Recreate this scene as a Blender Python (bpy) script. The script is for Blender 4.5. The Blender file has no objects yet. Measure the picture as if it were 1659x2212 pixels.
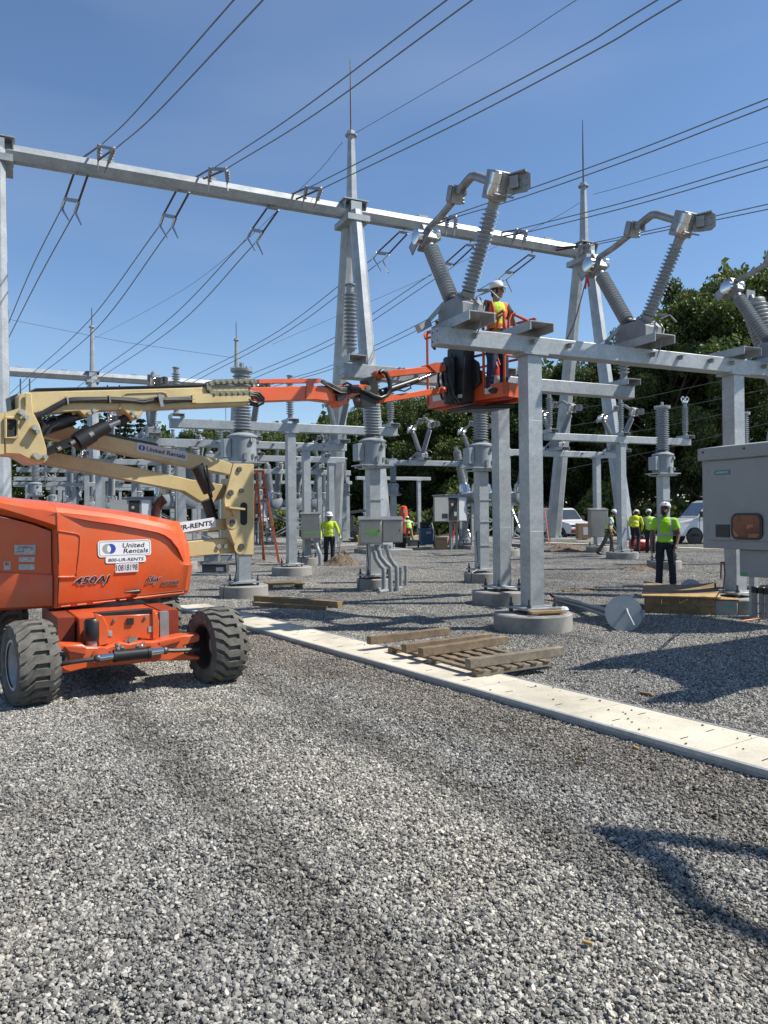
import bpy, bmesh, math, random
from mathutils import Vector, Matrix
V = Vector
R_ = math.radians
rnd = random.Random(7)
scene = bpy.context.scene
col = scene.collection

# ------------------------------------------------------------------ camera, sky, sun, exposure
CAM = V((0, 0, 1.75))
ROLL, PITCH, F = 0.011, R_(0.2), 1662.0          # measured on the photograph at 1659 x 2212
_f = V((0, math.cos(PITCH), math.sin(PITCH)))
_r0 = V((1, 0, 0))
_u0 = _r0.cross(_f)
CR = _r0 * math.cos(ROLL) - _u0 * math.sin(ROLL)
CU = _r0 * math.sin(ROLL) + _u0 * math.cos(ROLL)
cd = bpy.data.cameras.new('camera')
cam = bpy.data.objects.new('camera', cd)
col.objects.link(cam)
m = Matrix((CR, CU, -_f)).transposed().to_4x4()
m.translation = CAM
cam.matrix_world = m
cd.sensor_fit = 'VERTICAL'
cd.sensor_height = 36.0
cd.lens = 36.0 * F / 2212.0
cd.clip_start, cd.clip_end = 0.1, 2000
scene.camera = cam
scene.render.resolution_x, scene.render.resolution_y = 768, 1024

SUN_AZ, SUN_EL = R_(-3.0), R_(51)                  # azimuth from +X towards +Y
world = bpy.data.worlds.new('World')
scene.world = world
world.use_nodes = True
wn, wl = world.node_tree.nodes, world.node_tree.links
wn.clear()
sky = wn.new('ShaderNodeTexSky')
sky.sky_type = 'NISHITA'
sky.sun_disc = False
sky.sun_elevation = SUN_EL
sky.sun_rotation = math.pi / 2 - SUN_AZ
sky.air_density, sky.dust_density, sky.ozone_density = 1.0, 0.25, 4.0
bg = wn.new('ShaderNodeBackground')
bg.inputs['Strength'].default_value = 0.10
wo = wn.new('ShaderNodeOutputWorld')
# thin high cirrus as part of the sky
tcw = wn.new('ShaderNodeTexCoord')
mpw = wn.new('ShaderNodeMapping'); mpw.inputs['Scale'].default_value = (1.2, 1.0, 5.0)
mpw.inputs['Rotation'].default_value = (0, 0.18, 0)
nzw = wn.new('ShaderNodeTexNoise'); nzw.inputs['Scale'].default_value = 1.6; nzw.inputs['Detail'].default_value = 3; nzw.inputs['Roughness'].default_value = .45
crw = wn.new('ShaderNodeValToRGB')
crw.color_ramp.elements[0].position = 0.44; crw.color_ramp.elements[0].color = (0, 0, 0, 1)
crw.color_ramp.elements[1].position = 0.9; crw.color_ramp.elements[1].color = (.15, .15, .15, 1)
mxw = wn.new('ShaderNodeMixRGB'); mxw.inputs[2].default_value = (5.6, 6.2, 7.2, 1)
wl.new(tcw.outputs['Generated'], mpw.inputs[0]); wl.new(mpw.outputs[0], nzw.inputs['Vector'])
wl.new(nzw.outputs['Fac'], crw.inputs[0]); wl.new(crw.outputs[0], mxw.inputs[0])
tnt = wn.new('ShaderNodeMixRGB'); tnt.blend_type = 'MULTIPLY'; tnt.inputs[0].default_value = 1; tnt.inputs[2].default_value = (.94, 1.0, 1.04, 1)
wl.new(sky.outputs[0], tnt.inputs[1]); wl.new(tnt.outputs[0], mxw.inputs[1]); wl.new(mxw.outputs[0], bg.inputs['Color']); wl.new(bg.outputs[0], wo.inputs[0])
sl = bpy.data.lights.new('sun', 'SUN')
sl.energy, sl.angle, sl.color = 5.0, R_(0.53), (1.0, 0.955, 0.88)
so = bpy.data.objects.new('sun', sl)
col.objects.link(so)
SD = V((math.cos(SUN_EL) * math.cos(SUN_AZ), math.cos(SUN_EL) * math.sin(SUN_AZ), math.sin(SUN_EL)))
so.rotation_euler = SD.to_track_quat('Z', 'Y').to_euler()
so.location = SD * 60
vs = scene.view_settings
vs.view_transform, vs.look, vs.exposure, vs.gamma = 'Standard', 'None', 0.52, 1.0
scene.render.engine = 'CYCLES'
scene.cycles.max_bounces = 6

# ------------------------------------------------------------------ measuring: photograph -> metres
def ray(x, y): return _f + CR * ((x - 829.5) / F) + CU * ((1106 - y) / F)
def at(x, y, Y):
    d = ray(x, y); return CAM + d * (Y / d.y)
def gnd(x, y, z=0.0):
    d = ray(x, y); return CAM + d * ((z - CAM.z) / d.z)
def onp(x, y, P, dv):
    """point of the photo on the vertical plane through P along dv"""
    d = ray(x, y); N = V((dv.y, -dv.x, 0))
    return CAM + d * ((P - CAM).dot(N) / d.dot(N))
def xat(px, Y): return (px - 829.5) / F * Y
GA = R_(25.5)                                      # the yard's grid
GU = V((math.cos(GA), math.sin(GA), 0)); GV = V((-math.sin(GA), math.cos(GA), 0)); Z = V((0, 0, 1))

# ------------------------------------------------------------------ objects
ROOT = {}
def tag(o, label=None, cat=None, group=None, kind=None):
    if label: o['label'] = label
    if cat: o['category'] = cat
    if group: o['group'] = group
    if kind: o['kind'] = kind
    return o
def thing(name, label, cat, loc=(0, 0, 0), rz=0.0, group=None):
    o = bpy.data.objects.new(name, None); col.objects.link(o)
    o.empty_display_size = .2
    o.location = loc; o.rotation_euler = (0, 0, rz)
    ROOT[o.name] = Matrix.Translation(V(loc)) @ Matrix.Rotation(rz, 4, 'Z')
    return tag(o, label, cat, group)
def kids(o): return list(o.children)
def copy_tree(o, parent=None):
    c = o.copy(); col.objects.link(c); c.parent = parent
    for ch in kids(o): copy_tree(ch, c)
    return c
def place(o, loc, rz, label, group=None):
    c = copy_tree(o); c.location = loc; c.rotation_euler = (0, 0, rz); c['label'] = label
    if group: c['group'] = group
    return c
def rootm(p):
    while p.parent: p = p.parent
    return ROOT.get(p.name, Matrix())

class MB:
    def __init__(s): s.v = []; s.f = []
    def add(s, vs_, fs):
        b = len(s.v); s.v += [V(p) for p in vs_]; s.f += [tuple(i + b for i in f) for f in fs]; return s
    def obox(s, c, ex, ey, ez):
        c = V(c); ex, ey, ez = V(ex), V(ey), V(ez)
        P = [c + ex * a + ey * b + ez * d for d in (-1, 1) for b in (-1, 1) for a in (-1, 1)]
        return s.add(P, [(0, 2, 3, 1), (4, 5, 7, 6), (0, 1, 5, 4), (2, 6, 7, 3), (0, 4, 6, 2), (1, 3, 7, 5)])
    def box(s, c, size, rz=0.0):
        ca, sa = math.cos(rz), math.sin(rz)
        return s.obox(c, (size[0] / 2 * ca, size[0] / 2 * sa, 0), (-size[1] / 2 * sa, size[1] / 2 * ca, 0), (0, 0, size[2] / 2))
    def bar(s, p0, p1, w, h, up=None):
        p0, p1 = V(p0), V(p1); d = (p1 - p0); L = d.length; d = d.normalized()
        up = V(up) if up is not None else (Z if abs(d.z) < .95 else V((1, 0, 0)))
        sx = d.cross(up).normalized(); uz = sx.cross(d)
        return s.obox((p0 + p1) / 2, d * L / 2, sx * w / 2, uz * h / 2)
    def tube(s, pts, r, n=8, cap=True):
        pts = [V(p) for p in pts]; N = len(pts)
        rs = r if isinstance(r, (list, tuple)) else [r] * N
        ring0 = len(s.v); t0 = (pts[1] - pts[0]).normalized()
        a = t0.orthogonal().normalized()
        for i, p in enumerate(pts):
            t = (pts[min(i + 1, N - 1)] - pts[max(i - 1, 0)]).normalized()
            a = (a - t * a.dot(t)).normalized(); b = t.cross(a)
            for k in range(n):
                q = 2 * math.pi * k / n
                s.v.append(p + a * (rs[i] * math.cos(q)) + b * (rs[i] * math.sin(q)))
        for i in range(N - 1):
            for k in range(n):
                k2 = (k + 1) % n
                s.f.append((ring0 + i * n + k, ring0 + i * n + k2, ring0 + (i + 1) * n + k2, ring0 + (i + 1) * n + k))
        if cap:
            s.f.append(tuple(ring0 + k for k in reversed(range(n))))
            s.f.append(tuple(ring0 + (N - 1) * n + k for k in range(n)))
        return s
    def lathe(s, p0, ax, prof, n=20):
        """prof: list of (radius, height along axis)"""
        p0, ax = V(p0), V(ax).normalized(); a = ax.orthogonal().normalized(); b = ax.cross(a)
        r0 = len(s.v)
        for (r, h) in prof:
            for k in range(n):
                q = 2 * math.pi * (k + .5) / n
                s.v.append(p0 + ax * h + (a * math.cos(q) + b * math.sin(q)) * r)
        for i in range(len(prof) - 1):
            for k in range(n):
                k2 = (k + 1) % n
                s.f.append((r0 + i * n + k, r0 + i * n + k2, r0 + (i + 1) * n + k2, r0 + (i + 1) * n + k))
        s.f.append(tuple(r0 + k for k in reversed(range(n))))
        s.f.append(tuple(r0 + (len(prof) - 1) * n + k for k in range(n)))
        return s
    def cyl(s, p0, p1, r, n=16, r1=None):
        d = V(p1) - V(p0)
        return s.lathe(p0, d, [(r, 0), (r if r1 is None else r1, d.length)], n)
    def prism(s, poly, off):
        off = V(off); n = len(poly); P = [V(p) for p in poly]
        fs = [tuple(range(n)), tuple(reversed(range(n, 2 * n)))]
        fs += [((i + 1) % n, i, n + i, n + (i + 1) % n) for i in range(n)]
        return s.add(P + [p + off for p in P], fs)
    def ball(s, c, r, n=12, rot=None):
        r = r if isinstance(r, (tuple, list, Vector)) else (r, r, r); c = V(c)
        rings = n // 2; b = len(s.v)
        for i in range(rings + 1):
            th = math.pi * i / rings
            rr = max(math.sin(th), 1e-3)
            for k in range(n):
                q = 2 * math.pi * k / n
                p = V((r[0] * rr * math.cos(q), r[1] * rr * math.sin(q), r[2] * math.cos(th)))
                if rot is not None: p = rot @ p
                s.v.append(c + p)
        for i in range(rings):
            for k in range(n):
                k2 = (k + 1) % n
                s.f.append((b + i * n + k, b + (i + 1) * n + k, b + (i + 1) * n + k2, b + i * n + k2))
        s.f.append(tuple(b + k for k in range(n))); s.f.append(tuple(b + rings * n + k for k in reversed(range(n))))
        return s
    def capsule(s, p0, p1, r0, r1=None, n=12):
        r1 = r0 if r1 is None else r1; p0, p1 = V(p0), V(p1); L = (p1 - p0).length
        prof = [(max(r0 * math.sin(q), 1e-3), -r0 * math.cos(q)) for q in (0, .5, 1.0, math.pi / 2)]
        prof += [(max(r1 * math.cos(q), 1e-3), L + r1 * math.sin(q)) for q in (0, .5, 1.0, math.pi / 2)]
        return s.lathe(p0, p1 - p0 if L > 1e-6 else Z, prof, n)
    def mesh(s, name, mats=(), recalc=True, smooth=40):
        me = bpy.data.meshes.new(name)
        me.from_pydata([tuple(p) for p in s.v], [], s.f); me.update()
        if recalc:
            bm = bmesh.new(); bm.from_mesh(me)
            bmesh.ops.recalc_face_normals(bm, faces=bm.faces); bm.to_mesh(me); bm.free()
        for mt in mats: me.materials.append(mt)
        if smooth:
            me.polygons.foreach_set('use_smooth', [True] * len(me.polygons))
            me.set_sharp_from_angle(angle=R_(smooth))
        return me
    def build(s, name, mat, parent=None, world=False, bevel=0.0, smooth=40, segs=1, recalc=True):
        if parent is not None and world:
            inv = rootm(parent).inverted(); s.v = [inv @ p for p in s.v]
        me = s.mesh(name, [mat], recalc, smooth)
        o = bpy.data.objects.new(name, me); col.objects.link(o)
        if parent is not None: o.parent = parent
        if bevel:
            b = o.modifiers.new('bevel', 'BEVEL'); b.width = bevel; b.segments = segs; b.limit_method = 'ANGLE'; b.angle_limit = R_(40)
        return o

# ------------------------------------------------------------------ materials
ALB = .76                                          # even scale on most paint values below, lowered to go with the raised exposure
def newmat(name):
    mt = bpy.data.materials.new(name); mt.use_nodes = True
    nt = mt.node_tree; bs = nt.nodes['Principled BSDF']
    return mt, nt, bs
def ramp(nt, stops):
    r = nt.nodes.new('ShaderNodeValToRGB'); e = r.color_ramp.elements
    while len(e) < len(stops): e.new(.5)
    for i, (p, c) in enumerate(stops): e[i].position = p; e[i].color = (c[0], c[1], c[2], 1)
    return r
def noise(nt, scale, detail=4, rough=.55, vec=None, dim=None):
    n = nt.nodes.new('ShaderNodeTexNoise'); n.inputs['Scale'].default_value = scale
    n.inputs['Detail'].default_value = detail; n.inputs['Roughness'].default_value = rough
    if vec is not None: nt.links.new(vec, n.inputs['Vector'])
    return n
def coords(nt, kind='Object', scale=None):
    t = nt.nodes.new('ShaderNodeTexCoord')
    if scale is None: return t.outputs[kind]
    mp = nt.nodes.new('ShaderNodeMapping'); mp.inputs['Scale'].default_value = scale
    nt.links.new(t.outputs[kind], mp.inputs[0]); return mp.outputs[0]
def bump(nt, bs, h, strength=.3, dist=.02):
    b = nt.nodes.new('ShaderNodeBump'); b.inputs['Strength'].default_value = strength; b.inputs['Distance'].default_value = dist
    nt.links.new(h, b.inputs['Height']); nt.links.new(b.outputs[0], bs.inputs['Normal'])
def mixc(nt, fac, a, b, mode='MIX'):
    mx = nt.nodes.new('ShaderNodeMixRGB'); mx.blend_type = mode
    for i, q in ((0, fac), (1, a), (2, b)):
        if hasattr(q, 'is_output'): nt.links.new(q, mx.inputs[i])
        elif i == 0: mx.inputs[0].default_value = q
        else: mx.inputs[i].default_value = (q[0], q[1], q[2], 1)
    return mx.outputs[0]
def mk(name, c, rough=.5, metal=0.0, var=.12, vs=2.0, fine=0.0, bmp=0.0, bs_=60, dirt=None, dirtamt=.4, coat=0.0):
    """painted / plain surface with broad and fine variation, optional dirt blotches"""
    c = tuple(x * ALB for x in c)
    mt, nt, bs = newmat(name); ob = coords(nt)
    n1 = noise(nt, vs, 5, .6, ob)
    lo = tuple(x * (1 - var) for x in c); hi = tuple(min(1, x * (1 + var)) for x in c)
    r = ramp(nt, [(.3, lo), (.7, hi)]); nt.links.new(n1.outputs['Fac'], r.inputs[0]); out = r.outputs[0]
    if dirt:
        n2 = noise(nt, vs * 2.3, 6, .65, ob); r2 = ramp(nt, [(.48, (0, 0, 0)), (.72, (dirtamt,) * 3)])
        nt.links.new(n2.outputs['Fac'], r2.inputs[0]); out = mixc(nt, r2.outputs[0], out, dirt)
    nt.links.new(out, bs.inputs['Base Color'])
    bs.inputs['Roughness'].default_value = rough; bs.inputs['Metallic'].default_value = metal
    bs.inputs['Coat Weight'].default_value = coat; bs.inputs['Coat Roughness'].default_value = .08
    if bmp:
        n3 = noise(nt, bs_, 4, .6, ob); bump(nt, bs, n3.outputs['Fac'], bmp, .01)
    return mt
def mk_galv():
    mt, nt, bs = newmat('galvanized steel'); ob = coords(nt)
    n1 = noise(nt, 1.3, 5, .65, ob); n2 = noise(nt, 14, 5, .7, ob)
    vo = nt.nodes.new('ShaderNodeTexVoronoi'); vo.inputs['Scale'].default_value = 45; nt.links.new(ob, vo.inputs['Vector'])
    r1 = ramp(nt, [(.3, (.285, .305, .31)), (.5, (.365, .385, .39)), (.72, (.455, .47, .47))]); nt.links.new(n1.outputs['Fac'], r1.inputs[0])
    r2 = ramp(nt, [(.35, (.80, .82, .83)), (.65, (1.06, 1.05, 1.04))]); nt.links.new(n2.outputs['Fac'], r2.inputs[0])
    c = mixc(nt, .8, r1.outputs[0], r2.outputs[0], 'MULTIPLY')
    sp = nt.nodes.new('ShaderNodeSeparateColor'); nt.links.new(vo.outputs['Color'], sp.inputs[0])
    r3 = ramp(nt, [(0, (.88, .89, .90)), (1, (1.08, 1.08, 1.08))]); nt.links.new(sp.outputs[0], r3.inputs[0])
    c = mixc(nt, .8, c, r3.outputs[0], 'MULTIPLY')
    # runs of rust-brown and white bloom
    st = coords(nt, 'Object', (7, 7, .7)); n4 = noise(nt, 1.0, 5, .6, st)
    r4 = ramp(nt, [(.62, (0, 0, 0)), (.8, (.3, .3, .3))]); nt.links.new(n4.outputs['Fac'], r4.inputs[0])
    c = mixc(nt, r4.outputs[0], c, (.21, .20, .185))
    nt.links.new(c, bs.inputs['Base Color'])
    bs.inputs['Metallic'].default_value = .35; bs.inputs['Roughness'].default_value = .46
    bump(nt, bs, n2.outputs['Fac'], .06, .01)
    return mt
def mk_concrete(name, c, sc=3.0):
    c = tuple(x * ALB for x in c)
    mt, nt, bs = newmat(name); ob = coords(nt)
    n1 = noise(nt, sc, 6, .65, ob); n2 = noise(nt, 60, 3, .6, ob)
    r1 = ramp(nt, [(.3, tuple(x * .68 for x in c)), (.52, c), (.75, tuple(min(1, x * 1.18) for x in c))]); nt.links.new(n1.outputs['Fac'], r1.inputs[0])
    r2 = ramp(nt, [(.3, (.8, .8, .8)), (.7, (1.08, 1.08, 1.08))]); nt.links.new(n2.outputs['Fac'], r2.inputs[0])
    nt.links.new(mixc(nt, .8, r1.outputs[0], r2.outputs[0], 'MULTIPLY'), bs.inputs['Base Color'])
    bs.inputs['Roughness'].default_value = .9; bump(nt, bs, n2.outputs['Fac'], .25, .006)
    return mt
def mk_wood(name, a, b, axis_scale):
    a = tuple(x * ALB for x in a); b = tuple(x * ALB for x in b)
    mt, nt, bs = newmat(name); ob = coords(nt, 'Object', axis_scale)
    n1 = noise(nt, 1.0, 7, .7, ob); n2 = noise(nt, 1.4, 4, .6, coords(nt))
    r1 = ramp(nt, [(.3, a), (.7, b)]); nt.links.new(n1.outputs['Fac'], r1.inputs[0])
    r2 = ramp(nt, [(.35, (.55, .5, .45)), (.6, (1, 1, 1))]); nt.links.new(n2.outputs['Fac'], r2.inputs[0])
    nt.links.new(mixc(nt, .7, r1.outputs[0], r2.outputs[0], 'MULTIPLY'), bs.inputs['Base Color'])
    bs.inputs['Roughness'].default_value = .85; bump(nt, bs, n1.outputs['Fac'], .3, .01)
    return mt

GALV = mk_galv()
ALU = mk('cast aluminium', (.36, .36, .35), .5, .55, .25, 6, bmp=.15)
POLISH = mk('polished aluminium', (.82, .82, .80), .16, 1.0, .08, 4)
PORC = mk('grey porcelain', (.36, .385, .40), .22, 0, .08, 3, coat=.3)
PORC2 = mk('pale silicone rubber', (.40, .42, .43), .38, 0, .07, 3)
TANK = mk('grey tank paint', (.36, .40, .42), .45, 0, .12, 3, dirt=(.22, .23, .22), dirtamt=.3)
CABGREY = mk('cabinet grey paint', (.36, .37, .37), .5, 0, .07, 1.5, dirt=(.24, .24, .23), dirtamt=.25)
STAINLESS = mk('brushed stainless', (.46, .44, .40), .38, .8, .12, 2)
CONC = mk_concrete('concrete', (.36, .345, .315))
CONC_TOP = mk_concrete('pale trench cover', (.72, .655, .515), 1.1)
CONC_SIDE = mk_concrete('grey curb concrete', (.40, .41, .40), 2.0)
ORANGE = mk('orange machine paint', (.76, .118, .026), .36, 0, .12, 1.6, dirt=(.40, .16, .09), dirtamt=.40, coat=.2, bmp=.03, bs_=7)
ORANGE_D = mk('orange frame paint', (.62, .098, .026), .42, 0, .14, 4, dirt=(.28, .10, .05), dirtamt=.45)
BEIGE = mk('cream boom paint', (.60, .47, .225), .42, 0, .13, 1.9, dirt=(.26, .20, .11), dirtamt=.42, coat=.1)
BLACK = mk('black paint', (.018, .018, .019), .42, 0, .3, 5)
HOSE = mk('black rubber hose', (.020, .020, .021), .38, 0, .2, 8)
RUBBER = mk('dusty tyre rubber', (.125, .118, .102), .88, 0, .35, 7, dirt=(.20, .185, .15), dirtamt=.5, bmp=.4, bs_=90)
RIMW = mk('white rim paint', (.55, .56, .56), .5, 0, .2, 6, dirt=(.25, .22, .18), dirtamt=.5)
RIMD = mk('dark inner rim', (.035, .03, .028), .7, 0, .3, 6)
CHROME = mk('chrome rod', (.85, .86, .88), .1, 1.0, .03, 3)
RUST = mk('rusty exhaust', (.055, .022, .018), .8, .1, .4, 9, bmp=.3)
BOLT = mk('dark steel bolts', (.13, .125, .12), .5, .7, .3, 20)
ZINC = mk('zinc plated steel', (.62, .60, .52), .3, .9, .2, 12)
WHITE = mk('white vinyl', (.78, .79, .80), .4, 0, .05, 3)
INK = mk('black print', (.012, .012, .013), .5, 0, .1, 3)
BLUEINK = mk('blue print', (.03, .06, .34), .4, 0, .05, 3)
GREYINK = mk('grey print', (.33, .34, .34), .4, 0, .05, 3)
SILVERLBL = mk('silver label', (.48, .48, .47), .4, .2, .3, 25)
CABLE = mk('weathered conductor', (.23, .235, .24), .55, .6, .15, 2)
CABLED = mk('dark strand', (.10, .105, .11), .55, .5, .2, 2)
MAROON = mk('brown polymer rods', (.09, .035, .035), .4, 0, .2, 5)
CHAINM = mk('olive cable chain', (.20, .205, .14), .55, 0, .3, 30)
WOOD = mk_wood('weathered timber', (.15, .105, .062), (.34, .255, .16), (14, 14, 14))
WOODG = mk_wood('grey timber', (.17, .14, .10), (.36, .31, .24), (14, 14, 14))
WOODN = mk_wood('fresh timber', (.44, .27, .10), (.66, .45, .20), (10, 10, 10))
WOODX = mk_wood('brown boards', (.20, .13, .065), (.40, .28, .14), (9, 9, 9))
CARD = mk('cardboard', (.36, .24, .13), .8, 0, .1, 4)
PVC = mk('grey pvc', (.30, .325, .335), .35, 0, .08, 5)
LADDER = mk('orange fibreglass', (.55, .13, .06), .5, 0, .12, 5)
VANW = mk('white van paint', (.74, .76, .78), .28, 0, .04, 2, coat=.6)
GLASS_D = mk('dark vehicle glass', (.02, .025, .03), .06, 0, .1, 2, coat=1.0)
RED = mk('red plastic', (.50, .03, .02), .4, 0, .15, 6)
BRIGHTOR = mk('bright orange plastic', (.85, .10, .02), .45, 0, .1, 5)
TEALB = mk('blue welder paint', (.05, .13, .20), .45, 0, .15, 6)
YEL = mk('yellow plastic', (.75, .48, .03), .45, 0, .1, 5)
TAPE = mk('yellow tape', (.75, .55, .10), .5, 0, .1, 5)
TEAL = mk('teal sign', (.015, .22, .24), .4, 0, .05, 3)
SIGNW = mk('sign lettering', (.62, .72, .72), .4, 0, .05, 3)
NEON = mk('green marker', (.25, .68, .06), .6, 0, .35, 40)
DARKIN = mk('dark interior', (.012, .012, .012), .7, 0, .2, 5)  # near-black paint standing for the shade inside holes, slots and gaps
COPPER = mk('copper wire', (.42, .17, .09), .4, .8, .15, 9)
SKIN = mk('skin', (.38, .21, .14), .55, 0, .1, 12)
SKIN2 = mk('tanned skin', (.20, .105, .065), .55, 0, .1, 12)
HAIR = mk('dark hair', (.018, .012, .009), .7, 0, .3, 60)
HATW = mk('white hard hat', (.80, .81, .82), .28, 0, .03, 3, coat=.3)
NAVY = mk('dark navy work trousers', (.017, .019, .030), .9, 0, .35, 12, bmp=.5, bs_=25)
JEANS = mk('blue jeans', (.022, .034, .075), .9, 0, .5, 9, bmp=.6, bs_=22)
KHAKI = mk('khaki trousers', (.26, .20, .13), .9, 0, .25, 9, bmp=.5, bs_=22)
TANP = mk('brown grey trousers', (.13, .105, .085), .9, 0, .25, 9, bmp=.5, bs_=22)
BOOT = mk('leather boots', (.06, .042, .03), .8, 0, .3, 12)
GREYT = mk('pale grey shirt', (.55, .57, .62), .9, 0, .1, 9)
GLOVE = mk('pale work gloves', (.5, .5, .48), .9, 0, .2, 9)
PLAID = mk('plaid flannel', (.10, .055, .04), .9, 0, .6, 30)
def mk_hivis(name, base, bands=(), verts=None, stripe=(.40, .41, .40), zone=None):
    """hi-vis cloth: bands = z ranges of tape, verts = (x0,x1,zmin) shoulder tape"""
    mt, nt, bs = newmat(name); ob = coords(nt)
    sp = nt.nodes.new('ShaderNodeSeparateXYZ'); nt.links.new(ob, sp.inputs[0])
    def mth(op, a, b):
        n = nt.nodes.new('ShaderNodeMath'); n.operation = op
        for i, q in ((0, a), (1, b)):
            if hasattr(q, 'is_output'): nt.links.new(q, n.inputs[i])
            else: n.inputs[i].default_value = q
        return n.outputs[0]
    def rng(s, a, b): return mth('MULTIPLY', mth('GREATER_THAN', s, a), mth('LESS_THAN', s, b))
    n1 = noise(nt, 9, 4, .6, ob)
    r = ramp(nt, [(.3, tuple(x * .86 for x in base)), (.7, base)]); nt.links.new(n1.outputs['Fac'], r.inputs[0]); c = r.outputs[0]
    ax = mth('ABSOLUTE', sp.outputs[0], 0.0)
    for (a, b) in bands: c = mixc(nt, rng(sp.outputs[2], a, b), c, stripe)
    if verts:
        for (x0, x1, z0) in verts: c = mixc(nt, mth('MULTIPLY', rng(ax, x0, x1), mth('GREATER_THAN', sp.outputs[2], z0)), c, stripe)
    if zone:
        for (x0, x1, z0, z1, cc) in zone: c = mixc(nt, mth('MULTIPLY', rng(ax, x0, x1), rng(sp.outputs[2], z0, z1)), c, cc)
    nt.links.new(c, bs.inputs['Base Color']); bs.inputs['Roughness'].default_value = .85
    bump(nt, bs, noise(nt, 14, 5, .6, ob).outputs['Fac'], .55, .03)
    return mt
LIME = (.31, .66, .03); YELLOW = (.45, .60, .025)

# ------------------------------------------------------------------ lettering
def lettering(name, body, width, origin, xd, ud, mat, parent, bold=0.0, shear=0.0, height=None, depth=.0015):
    cu = bpy.data.curves.new(name, 'FONT'); cu.body = body; cu.size = 1.0; cu.offset = bold; cu.shear = shear; cu.extrude = 0
    cu.resolution_u = 3
    o = bpy.data.objects.new(name, cu); col.objects.link(o)
    dg = bpy.context.evaluated_depsgraph_get()
    me = bpy.data.meshes.new_from_object(o.evaluated_get(dg)); bpy.data.objects.remove(o); bpy.data.curves.remove(cu)
    xs = [v.co.x for v in me.vertices]; ys = [v.co.y for v in me.vertices]
    x0, x1, y0, y1 = min(xs), max(xs), min(ys), max(ys)
    kx = width / (x1 - x0); ky = kx if height is None else height / (y1 - y0)
    xd, ud = V(xd).normalized(), V(ud).normalized(); nd = xd.cross(ud); inv = rootm(parent).inverted()
    for v in me.vertices:
        p = V(origin) + xd * ((v.co.x - x0) * kx) + ud * ((v.co.y - y0) * ky) + nd * depth
        v.co = inv @ p
    me.materials.clear(); me.materials.append(mat); me.update()
    o = bpy.data.objects.new(name, me); col.objects.link(o); o.parent = parent
    return o
def rrect(w, h, r, n=4):
    P = []
    for cx, cy, a0 in ((w - r, h - r, 0), (r, h - r, 90), (r, r, 180), (w - r, r, 270)):
        for k in range(n + 1):
            a = R_(a0 + 90 * k / n); P.append((cx + r * math.cos(a), cy + r * math.sin(a)))
    return P
def decal(name, origin, xd, ud, w, h, mat, parent, r=.02, thick=.002):
    xd, ud = V(xd).normalized(), V(ud).normalized(); nd = xd.cross(ud)
    mb = MB().prism([V(origin) + xd * a + ud * b for a, b in rrect(w, h, r)], nd * thick)
    return mb.build(name, mat, parent, world=True)
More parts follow.
